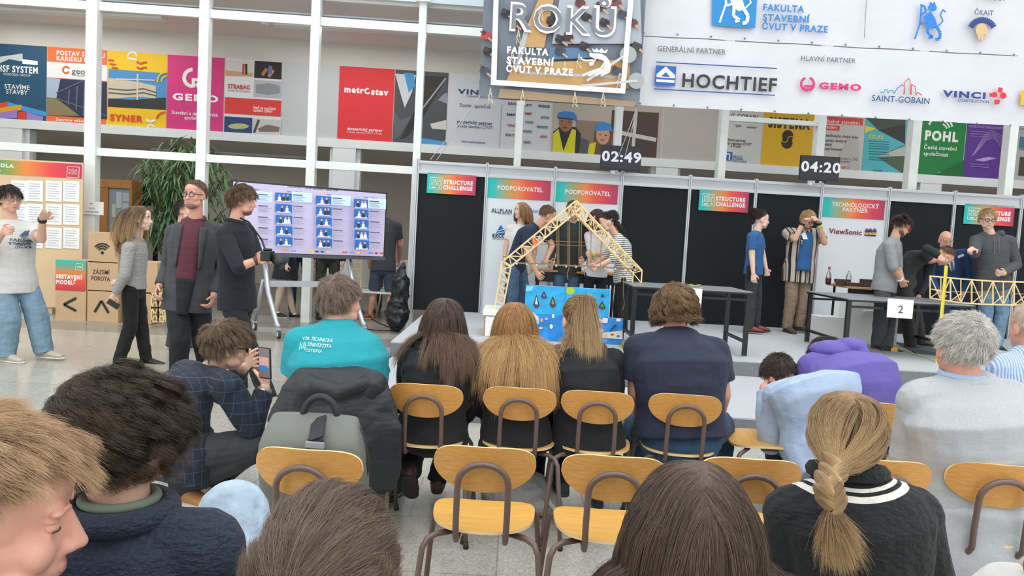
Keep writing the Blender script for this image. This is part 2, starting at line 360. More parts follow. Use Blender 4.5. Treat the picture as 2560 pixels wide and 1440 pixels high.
poster('company_poster', 'yellow poster with a photo of a building site and tower crane', 268, 417, 230, 'f0c419', [
    ('p', [(272, 172), (418, 184), (416, 275), (270, 267)], '4d8fc8'), ('p', [(272, 195), (345, 205), (390, 215), (390, 246), (350, 242), (271, 247)], 'c9c1ad'),
    ('l', [(272, 222), (320, 226), (360, 222), (392, 232)], 3, '5d5a50'), ('l', [(272, 232), (320, 236), (360, 232), (392, 240)], 3, '5d5a50'), ('p', [(271, 246), (330, 250), (415, 244), (415, 275), (270, 267)], '2c3129'),
    ('l', [(345, 185), (344, 250)], 4, 'd8cdb0'), ('l', [(290, 198), (388, 201)], 3, 'd8d3c4'), ('a', 332, 142, 11, 4, 0, 180, WH), ('l', [(320, 146), (344, 150)], 4, WH),
    ('l', [(271, 150), (286, 152)], 4, 'd24a2c'), ('l', [(275, 160), (290, 162)], 4, 'd24a2c'), ('l', [(280, 169), (295, 171)], 4, 'd24a2c'), ('l', [(343, 155), (352, 160), (362, 156), (368, 157)], 4, 'd24a2c'), ('l', [(343, 168), (352, 173), (362, 169), (368, 170)], 4, 'd24a2c'),
    ('a', 417, 203, 12, 4, 90, 190, 'f0c419'), ('a', 417, 203, 22, 4, 90, 190, 'f0c419'), T('SYNER', 276, 301, 358, 'e1452a', 16, .04), ('l', [(367, 300), (378, 305), (388, 300)], 5, WH), ('l', [(392, 297), (400, 285), (414, 280)], 4, 'd24a2c'), ('a', 378, 320, 8, 4, 20, 160, WH)])
poster('company_poster', 'magenta poster with a white round emblem, behind the leafy plant', 418, 560, 235, 'd6317f', [
    ('a', 482, 195, 21, 9, 90, 270, WH), ('a', 482, 195, 21, 9, 290, 345, WH), ('l', [(484, 200), (484, 219)], 8, WH), ('l', [(480, 199), (520, 202)], 7, WH), ('l', [(499, 202), (499, 220)], 7, WH), ('l', [(514, 202), (514, 221)], 7, WH),
    T('GEMO', 432, 249, 546, WH, 16, .045), T('Stavební a developerská', 430, 285, 545, WH, 9), T('společnost', 462, 298, 517, WH, 9)])
poster('company_poster', 'white poster of small photo tiles with a red band, right of the magenta poster', 562, 704, 240, 'e4e5e7', [
    ('r', 564, 148, 633, 192, 'd6d3cf'), ('p', [(564, 176), (633, 183), (633, 192), (564, 190)], 'c9a277'), ('l', [(610, 160), (608, 186)], 5, 'c04a3e'), ('l', [(616, 160), (616, 187)], 5, '37302f'),
    ('r', 637, 152, 704, 199, '2a211f'), ('l', [(672, 192), (684, 176)], 8, 'c48e6d'), ('l', [(656, 188), (668, 172)], 8, 'b5795b'), ('l', [(677, 165), (675, 186)], 9, '6a73a0'),
    ('r', 636, 200, 703, 246, 'b9bcc0'), ('p', [(640, 212), (672, 208), (700, 215), (700, 234), (672, 238), (640, 233)], '8e959c'), T('STRABAG', 570, 221, 625, 'c8372e', 11, .03), T('WORK ON PROGRESS', 570, 228, 625, '9a9a9c', 4),
    ('r', 563, 243, 702, 292, 'dd3b35'), T('Staň se součástí', 634, 272, 690, WH, 7, .02), T('našeho týmu!', 634, 279, 681, WH, 7, .02),
    ('r', 562, 291, 630, 334, '233d73'), ('d', 597, 316, 26, 7, 'b8bf6d'), ('r', 632, 296, 702, 338, 'c9c6c3'), ('l', [(636, 332), (648, 300)], 6, '4e4a48'), ('p', [(645, 322), (668, 312), (700, 318), (698, 330), (650, 330)], '7a6b63')])
poster('company_poster', 'bright red poster with one white word near the top', 846, 984, 265, 'df2f36', [
    T('metr', 861, 230, 910, WH, 15, .05), ('a', 919, 228, 6, 4, 60, 330, WH), T('stav', 928, 236, 971, WH, 15, .05), T('strategický partner', 869, 325, 956, WH, 8, .02), T('Fakulty stavební ČVUT v Praze', 869, 332, 955, 'f2c8c6', 5)])
poster('photo_poster', 'tall photo poster of dark steel girders against the sky, right of the red poster', 985, 1118, 270, '4a4d52', [
    ('p', [(988, 184), (1040, 188), (1030, 230), (1012, 270), (1000, 230)], 'cfd6da'), ('p', [(1010, 182), (1035, 184), (1038, 215), (1022, 232)], '3f9ad0'), ('p', [(1050, 190), (1118, 192), (1060, 290), (1020, 340), (1000, 350), (1040, 270)], '2b2724'),
    ('l', [(1115, 195), (1050, 280)], 4, '9aa3b0'), ('p', [(985, 275), (1000, 300), (1030, 290), (1000, 340), (985, 350)], '5d6368'), ('p', [(1110, 235), (1118, 232), (1118, 260), (1095, 250)], '8f979b'), ('p', [(1075, 310), (1116, 300), (1116, 325), (1080, 322)], 'd3d0c8'), ('p', [(1055, 345), (1116, 355), (1113, 366), (1052, 360)], '3f9ad0')])
poster('partner_poster', 'pale grey poster listing small company marks, under the hall banner', 1119, 1376, 300, 'cfd2d8', [
    T('VINCI', 1144, 234, 1228, '22376f', 12, .04), T('CONSTRUCTION', 1166, 243, 1226, '22376f', 5), T('Stavíme společně', 1149, 267, 1226, '3a4a72', 9), T('strategický partner', 1142, 308, 1231, '2c3b66', 9, .02), T('fakulty stavební ČVUT', 1142, 318, 1231, '59627a', 8), T('vinci-construction.cz', 1153, 356, 1213, '2c3b66', 6),
    ('l', [(1254, 262), (1248, 375)], 1, '9aa0aa')] + [T(s, x, y, x + w, c, 6, .03) for s, x, y, w, c in (('EUROVIA', 1270, 262, 26, '44506e'), ('SMP', 1266, 289, 22, '22376f'), ('VIAKO', 1268, 316, 26, '9a4a52'), ('DKT', 1264, 340, 22, '6a3a42'), ('STTT', 1313, 266, 16, '22376f'), ('PRONOSE', 1346, 268, 28, '22376f'), ('SMP', 1312, 287, 17, 'b03038'), ('STTTS', 1352, 297, 20, '22376f'), ('VODNI', 1312, 308, 20, '59627a'), ('PRONTOSYST', 1342, 320, 28, '44506e'), ('PROSPERO', 1308, 331, 22, '59627a'), ('ARKO', 1350, 344, 18, 'b03038'), ('VANDOR', 1308, 358, 18, '44506e'))])
poster('photo_poster', 'photo poster of two building workers in blue helmets and yellow vests', 1379, 1655, 330, 'b5aca2', [
    ('r', 1440, 300, 1500, 388, '8d7a68'), ('r', 1530, 275, 1640, 395, '4b3a33'), ('l', [(1540, 330), (1640, 350)], 10, 'c9c7c2'), ('l', [(1590, 280), (1580, 395)], 8, 'c9c7c2'),
    ('p', [(1383, 330), (1400, 316), (1440, 318), (1452, 335), (1447, 390), (1381, 386)], '2b2d34'), ('p', [(1383, 334), (1396, 322), (1410, 386), (1381, 385)], 'd3d021'), ('p', [(1430, 322), (1440, 326), (1436, 389), (1404, 388)], 'd3d021'),
    ('d', 1414, 305, 17, 25, '9a6a4d'), ('d', 1418, 290, 25, 12, 5, '2a1d18') if False else ('p', [(1394, 296), (1394, 288), (1440, 292), (1434, 300)], '2a1d18'), ('p', [(1392, 293), (1396, 282), (1412, 278), (1434, 281), (1442, 292), (1442, 304), (1430, 297)], '3a7cc0'),
    ('d', 1404, 303, 3, 1.5, '241a16'), ('d', 1424, 305, 3, 1.5, '241a16'), ('d', 1412, 319, 6, 2, '7d4438'), ('p', [(1487, 320), (1500, 314), (1528, 318), (1536, 350), (1530, 395), (1480, 392)], '6e4b38'),
    ('d', 1507, 338, 17, 24, 'c99a7e'), ('p', [(1485, 328), (1490, 312), (1506, 304), (1526, 310), (1532, 330), (1522, 326)], '3f86c8'), ('d', 1500, 337, 3, 1.5, '32251f'), ('d', 1514, 339, 3, 1.5, '32251f'), ('d', 1506, 350, 6, 2, 'a8584c'), ('p', [(1473, 360), (1490, 355), (1484, 392), (1466, 391)], 'd3d021'), ('p', [(1452, 345), (1472, 352), (1468, 391), (1450, 388)], '55565e')])
poster('partner_poster', 'pale poster with skyline outline lettering, left of the yellow poster', 1806, 1905, 340, 'cfcfcd', [
    T('SAINT-GOBAIN', 1799, 292, 1894, '2c3440', 10), ('l', [(1812, 280), (1822, 270), (1836, 276), (1850, 264)], 2, '3a6f9a'), ('l', [(1852, 279), (1862, 264), (1872, 268), (1882, 280)], 2, 'b04a4a'), T('weber', 1804, 316, 1818, '44474c', 6), T('rigips', 1836, 316, 1853, '44474c', 6), T('weber', 1866, 320, 1892, '44474c', 6),
    T('Hlavní partner', 1815, 352, 1864, '44474c', 7), T('fakulty stavební ČVUT', 1803, 360, 1878, '44474c', 7), T('v Praze', 1826, 368, 1851, '44474c', 7), ('r', 1806, 379, 1829, 402, '2a6aa8'), ('l', [(1811, 400), (1816, 384), (1824, 386), (1822, 400)], 3, WH), T('FAKULTA', 1831, 393, 1855, '2a6aa8', 5), T('STAVEBNÍ', 1831, 399, 1857, '2a6aa8', 5), T('ČVUT V PRAZE', 1831, 405, 1866, '2a6aa8', 5)])
poster('company_poster', 'yellow poster with a black two-lobed emblem, above the partition', 1906, 2042, 350, 'e2b01f', [
    T('SISTEMA', 1920, 317, 2024, '3a3226', 24, .06), ('d', 1969, 340, 14, 15, '2a251e'), ('d', 1967, 357, 14, 15, '2a251e'), ('a', 1961, 349, 7, 2, 180, 360, 'e2b01f'), ('a', 1976, 348, 7, 2, 0, 180, 'e2b01f')])
poster('company_poster', 'pale poster with red title blocks listing brickwork products', 2048, 2157, 370, 'c6c2be', [
    ('r', 2050, 290, 2156, 314, 'd8383c'), ('r', 2050, 312, 2098, 327, 'd8383c'), T('Cihelný stavební', 2055, 306, 2149, 'efdedb', 9), T('systém', 2055, 321, 2091, 'efdedb', 9)] +
    [T(s, 2053, y, x, '55534f', 7) for s, y, x in (('Tepelněizolační cihelné bloky', 341, 2145), ('Akustické cihelné bloky', 353, 2127), ('Překlady', 363, 2079), ('Stropní konstrukce', 374, 2111))] +
    [('p', [(2095, 392), (2120, 346), (2146, 350), (2146, 425), (2096, 424)], 'b9b5b1'), T('projektování a CAD', 2081, 398, 2143, '55534f', 7), T('na webu:', 2097, 406, 2125, '55534f', 7), T('wienerberger.cz', 2077, 419, 2122, 'b8433f', 7)])
poster('company_poster', 'turquoise poster with triangular photos, left of the green poster', 2158, 2266, 375, '4fb3bd', [
    ('p', [(2163, 294), (2264, 300), (2262, 312), (2198, 328)], '3d4a42'), ('p', [(2263, 310), (2262, 360), (2196, 326)], '2f3230'), ('p', [(2262, 362), (2260, 436), (2192, 392)], '4f6148'), ('p', [(2262, 365), (2261, 390), (2192, 392)], 'b5bbb8'), ('p', [(2160, 314), (2190, 322), (2162, 332)], 'e3cf39'),
    T('COLAS', 2170, 345, 2206, 'e3cf39', 8, .04)] + [('l', [(2172, y), (2222, y + 3)], 1.5, '2f7f8a') for y in (352, 358, 364, 370, 378, 384, 392, 398)] + [('d', 2184 + 6 * k, 427, 2, '2f5f68') for k in range(4)])
poster('company_poster', 'green poster with a white arched emblem and bold white word', 2296, 2410, 380, '16803f', [
    ('a', 2350, 322, 30, 5, 10, 160, WH), ('a', 2352, 322, 20, 4, 5, 80, WH), ('a', 2354, 322, 11, 4, 0, 80, WH), T('POHL', 2311, 349, 2394, WH, 23, .05), T('Česká stavební', 2309, 372, 2391, WH, 10), T('společnost', 2308, 388, 2369, WH, 10), T('WWW.POHL.CZ', 2344, 434, 2383, 'd9e8dc', 5), ('p', [(2398, 408), (2408, 400), (2406, 444), (2330, 440)], '0f6a32')])
poster('company_poster', 'purple poster with a thin drawn arch, right of the green poster', 2411, 2512, 385, '5b3590', [
    T('CHCEŠ STAVĚT BUDOUCNOST', 2420, 318, 2508, 'b39bd0', 6)] + [('l', [(2428 + 2 * k, 392 - 2 * k), (2458 + 1.5 * k, 340 + 2 * k), (2478 + k, 326 + 4 * k), (2504, 340 + 6 * k)], 1, 'a48cc8') for k in range(6)] + [('p', [(2436, 400), (2470, 392), (2490, 396), (2458, 404)], 'b7a3d6')] + [('l', [(2424, y), (2470, y + 3)], 1.5, '9d86c2') for y in (328, 334, 340, 410, 416)])
poster('photo_poster', 'pale poster with dark photo tiles at the right edge of the row', 2540, 2700, 390, 'b9bdbd', [
    ('r', 2548, 320, 2690, 334, '9aa0a2'), ('r', 2549, 342, 2690, 380, '4f7f9c'), ('r', 2549, 372, 2690, 384, 'a5704f'), ('r', 2549, 392, 2690, 448, '4d4b40')])
u0, u1 = WL.uv(705, 250)[0], WL.uv(845, 260)[0]; mb = MB(mat('blank_board', 'c3c8ca', .6)); WL.rectm(mb, u0, zpb, u1, zpt, .005, .005); tag(mb.build('blank_panel'), 'blank pale grey panel between the photo tiles and the red poster', 'panel')
u0, u1 = WL.uv(1657, 330)[0], WL.uv(1800, 345)[0]; mb = MB(mat('blank_board_warm', 'b8b1aa', .6)); WL.rectm(mb, u0, zpb, u1, zpt, .005, .005); tag(mb.build('blank_panel'), 'blank warm grey panel right of the poster of two workers', 'panel')
# ---------- partition wall on the stage ----------
BW = Plane(10.565, .048)
zt0, zf = BW.uv(1300, 414)[1], BW.uv(1300, 448)[1]
m_alu = mat('brushed_aluminium', 'c6cbcd', .35, .35); m_fasc = mat('grey_fascia', 'c9cbcd', .6, var=(2, .03)); m_blk = mat('black_board', '0b1218', .8, var=(1.2, .12)); m_wb = mat('white_board', 'eaf0f4', .5)
px0 = [(1045.3, 397), (1218.7, 409), (1389, 421), (1557, 431), (1726.4, 440), (1891.7, 449), (2056.4, 459), (2225.3, 467.5), (2389, 477), (2556, 487.5), (2722, 497)]
bu = [BW.uv(*q)[0] for q in px0]
g_sign = ramp_mat('sunset_gradient', [(0, '10c3bd'), (.1, '1cc4bb'), (.3, 'b3a86a'), (.48, 'fa8a4a'), (.62, 'f2603f'), (.8, 'e04558'), (1, 'b83a5c')], 0, .5)
plab = ['black partition panel with a gradient sign, at the left end of the stage', 'white partition panel behind the person in the white T-shirt', 'white partition panel behind the pointed wooden bridge', 'plain black partition panel right of the pointed bridge', 'black partition panel with a gradient sign, behind the blank-papered table', 'black partition panel behind the two people in blue T-shirts',
        'white partition panel with two birds printed on it', 'black partition panel behind the bald man in blue', 'black partition panel with a gradient sign behind the tall hooded man', 'black partition panel cut by the right edge of the photo']
for k in range(10):
    r = thing('partition_panel', plab[k], 'partition panel', BW.pt((bu[k] + bu[k + 1]) / 2, Z2, 0))
    a, b = bu[k] + .022, bu[k + 1] - .022; white = k in (1, 2, 6)
    mb = MB(m_wb if white else m_blk); slab(BW, a, Z2, b, zf + .01, .01, .03, mb); mb.build('board', r)
    mb = MB(m_fasc); slab(BW, a, zf, b, zt0 - .01, .006, .03, mb); mb.use(m_alu)
    for z0, z1 in ((zf, zf + .045), (zt0 - .05, zt0 - .01)): slab(BW, a, z0, b, z1, -.012, .006, mb); slab(BW, a, z0 + .014, b, z0 + .019, -.015, -.012, mb)
    mb.build('fascia', r)
    if white:
        h = BW.uv(1300, 498)[1]
        mb = MB(g_sign); BW.rectm(mb, a, h, b - .03, zf - .005, .0, .003); o = mb.build('header_print', r)
        if k < 2 + 1:
            x, y = ((1244, 474), (1413, 484))[k - 1] ; draw(BW, [T('PODPOROVATEL', x, y, x + 113, WH, 11, .02)], r, .002, ('print', 'lettering'))
        else:
            draw(BW, [T('TECHNOLOGICKÝ', 2080, 515, 2197, WH, 11, .02), T('PARTNER', 2106, 529, 2169, WH, 11, .02), T('ViewSonic', 2072, 583, 2154, '8d2a3a', 13, .02), ('p', [(2160, 586), (2191, 588), (2188, 591), (2162, 589)], '222222')] +
                 [x for q in (2167, 2176, 2186) for x in (('d', q, 582, 4, 6, 'e8b03a'), ('p', [(q - 5, 580), (q - 3, 572), (q + 2, 571), (q + 5, 576), (q + 4, 582)], '2d3490'), ('d', q + 1, 574, 2, 2, 'd05a48'))], r, .002)
    if k == 1:
        draw(BW, [T('ALLPLAN', 1228, 531, 1279, '2d3a48', 11, .015), T('A NEMETSCHEK COMPANY', 1242, 535, 1278, '8a9199', 3), T('OPF', 1331, 532, 1346, '5c8fc4', 7), T('EXCON', 1231, 593, 1272, '22304a', 9, .04), T('SPANNING THE FUTURE', 1231, 598, 1272, '5a6470', 3),
                  ('p', [(1252, 562), (1268, 587), (1239, 584)], '2a6fb8'), ('l', [(1244, 578), (1264, 572)], 2, 'cfe3f2'), ('l', [(1242, 583), (1266, 579)], 2, 'cfe3f2')], r, -.004)
for k in range(11):
    mb = MB(m_alu); slab(BW, bu[k] - .021, Z2, bu[k] + .021, zt0 + .012, -.018, .04, mb); mb.use(mat('alu_groove', '6d7376', .5)); slab(BW, bu[k] - .004, Z2, bu[k] + .004, zt0 + .0, -.0185, -.018, mb)
    w_ = ('at the left end of the partition', 'left of the first white panel', 'between the two white panels', 'right of the pointed bridge panel', 'left of the middle gradient sign', 'behind the person in the blue T-shirt', 'left of the panel with printed birds', 'behind the man in the grey T-shirt', 'above the bald man in blue', 'behind the tall hooded man on the right', 'at the far right end of the partition')[k]
    tag(mb.build('partition_post', bevel=.004), 'aluminium partition post ' + w_, 'post', 'partition posts')
for k, (x, y, yb, w_) in enumerate(((1069, 432, 482, 'on the leftmost black partition panel'), (1749, 473.5, 525, 'in the middle of the partition'), (2411.5, 508.5, 559, 'behind the hair of the tall hooded man'))):
    r = thing('gradient_sign', 'turquoise to red sign with white block letters ' + w_, 'sign', BW.pt(*BW.uv(x + 60, yb), .02), 'gradient signs')
    mb = MB(g_sign); BW.rect(mb, x, y, x + 119.5, yb + 7.2, .012, .012); mb.build('board', r)
    draw(BW, [T('STRUCTURE', x + 40, y + 27.5, x + 113, WH, 10, .05), T('CHALLENGE', x + 39, y + 41, x + 112, WH, 10, .05), ('l', [(x + 7, y + 11), (x + 37, y + 13), (x + 35, y + 42), (x + 5.5, y + 40), (x + 7, y + 11)], 1.4, WH), T('HALA', x + 10, y + 22, x + 34, 'f3efd6', 8), T('ROKU', x + 9.5, y + 31, x + 33, 'f3efd6', 8), ('l', [(x + 10, y + 36), (x + 20, y + 37)], 3, WH), ('p', [(x + 26, y + 38), (x + 29, y + 34), (x + 33, y + 38)], WH)], r, .013)
# ---------- countdown monitors ----------
for k, (x0, y0, x1, y1, s, lb) in enumerate(((1500, 361.5, 1605, 423, '02:49', 'small black monitor above the partition, just right of the pointed bridge'), (1998, 387, 2101, 449, '04:20', 'small black monitor above the partition panel with printed birds'))):
    P = Plane(10.35, .03); (a, zb), (b, z1) = P.uv(x0, y1), P.uv(x1, y0 + 6)
    r = thing('monitor', lb, 'monitor', P.pt((a + b) / 2, zb))
    mb = MB(mat('black_plastic', '16181b', .4)); P.rectm(mb, a, zb, b, z1, 0, .04); mb.build('housing', r, bevel=.004)
    mb = MB(mat('dark_screen', '10151f', .25)); P.rectm(mb, a + .012, zb + .025, b - .012, z1 - .012, .002, .002); mb.build('screen', r)
    mb = MB(mat('white_digits', 'e9e6f2', .5, emit=.12)); P.text(mb, s, x0 + 4, (y0 + y1) / 2 + 11 - 2, x0 + 102, 25, .03, .004); mb.build('lettering', r)
    c = P.pt((a + b) / 2, zb, -.05); mb = MB(mat('black_plastic')).box((c.x - .02, c.y - .02, zt0 - .02), (c.x + .02, c.y + .02, zb + .15)).box((c.x + .1, c.y - .01, zt0 - .02), (c.x + .115, c.y + .01, zb + .1)); mb.use(m_white).tube([(c.x - .09, c.y + .02, zt0 - .05), (c.x - .09, c.y + .02, zb + .03)], .035, 12); mb.build('mount', r)
# ---------- hanging banners ----------
def sheet(P, u0, z0, u1, z1, off, m, amp=.02, nx=40, nz=12):
    mb = MB(m); vs = []
    for j in range(nz + 1):
        for i in range(nx + 1):
            u = u0 + (u1 - u0) * i / nx; z = z0 + (z1 - z0) * j / nz
            vs.append(P.pt(u, z, off - .012 + amp * (math.sin(u * 5.1 + z * 2.3) * .5 + math.sin(u * 11 - z * 4) * .3 - .8)))
    mb.add(vs, [(j * (nx + 1) + i, j * (nx + 1) + i + 1, (j + 1) * (nx + 1) + i + 1, (j + 1) * (nx + 1) + i) for j in range(nz) for i in range(nx)])
    return mb
m_ban = mat('banner_cloth', 'd3d4d9', .5, bump=(1.8, .5, .06)); m_eye = mat('eyelet_metal', '77797c', .4, .8)
PBN = Plane(9.3, -.004)
def eyelets(P, pts, r, rad=.014):
    mb = MB(m_eye)
    for x, y in pts: c = P.pt(*P.uv(x, y), .012); mb.ell(c, (rad, .004, rad), n=8, m=5)
    mb.build('eyelet', r)
for k in (0, 1):
    (ua, za), (ub, zb) = (PBN.uv(1608, 87), PBN.uv(1596, 262)); (uc, _), (_, ztp) = PBN.uv(2700, 150), PBN.uv(1608, -190)
    if k == 0:
        r = thing('sponsor_banner', 'white cloth banner with rows of partner logos, lower of the two', 'banner', PBN.pt((ub + uc) / 2, zb)); b = sheet(PBN, ub - .02, zb, uc, za - .012, 0, m_ban).build('cloth', r, smooth=True)
        ops = [T('GENERÁLNÍ PARTNER', 1643, 128, 1813, '6e7076', 13), ('l', [(1640, 156), (1941, 172)], 2.5, '2a4a92'), ('l', [(1634, 223), (1936, 239)], 2.5, '2a4a92'),
               ('p', [(1639, 164), (1690, 167), (1687, 216), (1636, 214)], '1f62b5'), ('p', [(1664, 167), (1687, 189), (1685, 208), (1640, 205), (1641, 186)], WH), ('p', [(1664, 181), (1675, 194), (1652, 192)], '1f62b5'), ('l', [(1640, 196), (1686, 199)], 4, '1f62b5'),
               T('HOCHTIEF', 1704, 217, 1939, '2f2a30', 33, .025), T('HLAVNÍ PARTNER', 2001, 152, 2137, '6e7076', 12), ('a', 2017, 211, 16, 6, 110, 275, 'cf3074'), ('a', 2017, 211, 16, 6, 285, 430, 'cf3074'), ('l', [(2008, 215), (2030, 216)], 4, 'cf3074'), ('l', [(2011, 215), (2011, 227)], 4, 'cf3074'), ('l', [(2018, 215), (2018, 228)], 4, 'cf3074'), ('l', [(2025, 215), (2025, 228)], 4, 'cf3074'),
               T('GEMO', 2045, 222, 2150, 'cf3074', 15, .05), T('SAINT-GOBAIN', 2177, 253, 2320, '3a5484', 15, .012), T('VINCI', 2353, 242, 2460, '2c3f84', 15, .05), T('CONSTRUCTION', 2391, 255, 2468, '2c3f84', 7),
               ('l', [(2197, 231), (2206, 233), (2210, 225), (2216, 226), (2217, 234), (2222, 227), (2230, 228), (2231, 235)], 2, '3aa0b8'), ('l', [(2231, 235), (2240, 222), (2252, 213), (2258, 217), (2258, 237)], 2, '4a6fb0'), ('l', [(2256, 238), (2258, 208), (2268, 197), (2272, 204), (2272, 238)], 2, 'd06a42'), ('l', [(2274, 238), (2275, 212), (2285, 218), (2286, 239), (2291, 232), (2302, 240)], 2, 'd0483f'),
               ('p', [(2492, 219), (2503, 221), (2501, 233), (2490, 232)], 'd8343a'), ('d', 2504, 240, 8, 'd8343a'), ('p', [(2469, 234), (2488, 235), (2484, 243), (2470, 243)], 'd8343a'), ('p', [(2482, 250), (2496, 251), (2494, 262), (2481, 262)], 'd8343a'), ('d', 2482, 238, 7, 'd8343a'), ('p', [(2548, 227), (2700, 235), (2700, 271), (2546, 263)], 'e8b422'), T('SISTEMA', 2556, 258, 2690, 'd8452f', 20, .04)]
        draw(PBN, ops, r, .014); eyelets(PBN, [(1600 + 84 * q, 259 + 5 * q) for q in range(14)], r)
    else:
        r = thing('faculty_banner', 'white cloth banner with a blue lion emblem, upper of the two', 'banner', PBN.pt((ua + uc) / 2, za)); sheet(PBN, ua - .02, za, uc, ztp, 0, m_ban).build('cloth', r, smooth=True)
        B1 = '1f86c8'; W1 = 'f2f6f8'
        lion = lambda x, y, s, c: [('l', [(x - 38 * s, y + 52 * s), (x - 22 * s, y + 5 * s), (x - 18 * s, y - 48 * s)], 5 * s, c), ('l', [(x - 22 * s, y - 48 * s), (x - 10 * s, y - 44 * s), (x - 5 * s, y - 30 * s)], 6 * s, c), ('p', [(x - 12 * s, y - 14 * s), (x + 8 * s, y - 30 * s), (x + 22 * s, y - 10 * s), (x + 30 * s, y + 18 * s), (x + 12 * s, y + 22 * s), (x - 4 * s, y + 10 * s)], c), ('d', x + 14 * s, y - 40 * s, 13 * s, 11 * s, c), ('p', [(x + 4 * s, y - 50 * s), (x + 8 * s, y - 58 * s), (x + 14 * s, y - 52 * s), (x + 20 * s, y - 58 * s), (x + 24 * s, y - 49 * s)], c), ('l', [(x - 5 * s, y - 28 * s), (x - 22 * s, y - 18 * s)], 6 * s, c), ('l', [(x - 2 * s, y + 2 * s), (x - 20 * s, y + 8 * s), (x - 22 * s, y - 4 * s)], 6 * s, c),
                                   ('l', [(x, y + 12 * s), (x - 2 * s, y + 34 * s), (x + 14 * s, y + 46 * s), (x + 2 * s, y + 50 * s)], 8 * s, c), ('l', [(x + 24 * s, y + 14 * s), (x + 36 * s, y + 34 * s), (x + 34 * s, y + 52 * s), (x + 22 * s, y + 54 * s)], 9 * s, c), ('l', [(x + 30 * s, y + 14 * s), (x + 44 * s, y), (x + 36 * s, y - 18 * s), (x + 44 * s, y - 34 * s), (x + 52 * s, y - 26 * s)], 4 * s, c), ('d', x - 30 * s, y + 2 * s, .1, c)]
        draw(PBN, [('p', [(1782, -60), (1895, -53), (1887, 71), (1779, 64)], B1)] + lion(1834, 8, .95, W1) + [T('FAKULTA', 1906, 27, 2008, '3a7fc0', 16, .035), T('STAVEBNÍ', 1905, 52, 2022, '3a7fc0', 16, .035), T('ČVUT V PRAZE', 1903, 74, 2067, '3a7fc0', 16, .035), ('l', [(2166, -40), (2158, 96)], 1.5, '7d8086')] +
             lion(2316, 55, .85, '2f7fd0') + [T('ČKAIT', 2432, 38, 2479, '6a6470', 12, .015), ('a', 2451, 84, 32, 14, 25, 155, '2b3f86'), ('d', 2450, 78, 15, 18, 'd3b88a'), ('l', [(2440, 85), (2446, 105), (2456, 88), (2462, 98)], 5, 'd3b88a'), T('A ČKAIT', 2440, 0, 2510, '55575c', 16, .03)], r, .014)
        eyelets(PBN, [(1609 + 84 * q, 82 + 5 * q) for q in range(13)], r)
PR = Plane(9.0, .03)
r = thing('hall_banner', 'photo banner with a thick white frame and outlined white letters', 'banner', PR.pt(*PR.uv(1400, 260)))
(ua, za), (ub, zb) = PR.uv(1197, 240), PR.uv(1592, 272); zb = (za + zb) / 2; ztp = PR.uv(1400, -320)[1]
sheet(PR, ua, zb, ub + .03, ztp, 0, mat('banner_photo_ground', '6f7883', .45, var=(1.5, .25)), .02).build('cloth', r, smooth=True)
wd_, gy, dk, st = 'c39a63', 'a9b1b8', '23242b', 'b9bcbf'
ops = [('p', [(1350, -10), (1386, -10), (1360, 120), (1296, 118), (1320, 60)], wd_), ('p', [(1400, -10), (1600, -10), (1604, 110), (1380, 110)], gy), ('p', [(1284, 158), (1575, 150), (1572, 222), (1262, 212)], wd_), ('p', [(1250, 222), (1590, 255), (1585, 268), (1245, 245)], 'a48a6d'), ('p', [(1300, 180), (1560, 190), (1560, 197), (1300, 186)], st),
       ('p', [(1375, 120), (1500, 122), (1490, 145), (1370, 150)], '56789a'), ('l', [(1320, 60), (1290, 180)], 12, st)]
rr = random.Random(4)
for x, y, c in ((1215, 90, 'c23a42'), (1220, 130, dk), (1265, 35, dk), (1285, 60, '7d5a4a'), (1378, 55, dk), (1400, 100, dk), (1450, 10, '6a3438'), (1465, 45, dk), (1420, 95, '3a2d2b'), (1460, 118, dk), (1400, 130, '39414f'), (1500, 20, '5a2f33'), (1540, 10, '7a4340'), (1555, 40, '3b4a6a'), (1580, 60, '6a3a35'), (1510, 60, dk), (1212, 180, '3d4a5c'), (1540, 180, '3d4a5c'), (1590, 120, '3b3a40')):
    ops += [('d', x, y, 13, 10, c), ('d', x - 5, y - 7, 6, 6, '4a3328'), ('l', [(x + 6, y + 6), (x + 18, y + 16)], 5, 'c49a80')]
for x, y in ((1275, 140), (1310, 150), (1405, 170), (1440, 150), (1540, 200), (1220, 235), (1430, 245), (1300, 240), (1345, 30), (1290, 90), (1500, 245)):
    ops += [('l', [(x, y + 24), (x + 6, y - 14), (x + 12, y + 26), (x, y + 6), (x + 10, y)], 1.4, 'd8cba8')]
ops += [('d', 1568, 140, 21, 'a3a8a6'), ('d', 1588, 205, 20, 'a3a8a6'), ('l', [(1465, 205), (1555, 145)], 6, 'c4c8ca'), ('l', [(1450, 218), (1590, 205)], 6, 'c4c8ca')]
ops += [('p', [(1236, -60), (1248, -60), (1241, 206), (1227, 215)], WH), ('p', [(1227, 215), (1241, 203), (1552, 224), (1560, 237)], WH), ('p', [(1560, 237), (1549, 223), (1573, -60), (1587, -60)], WH)]
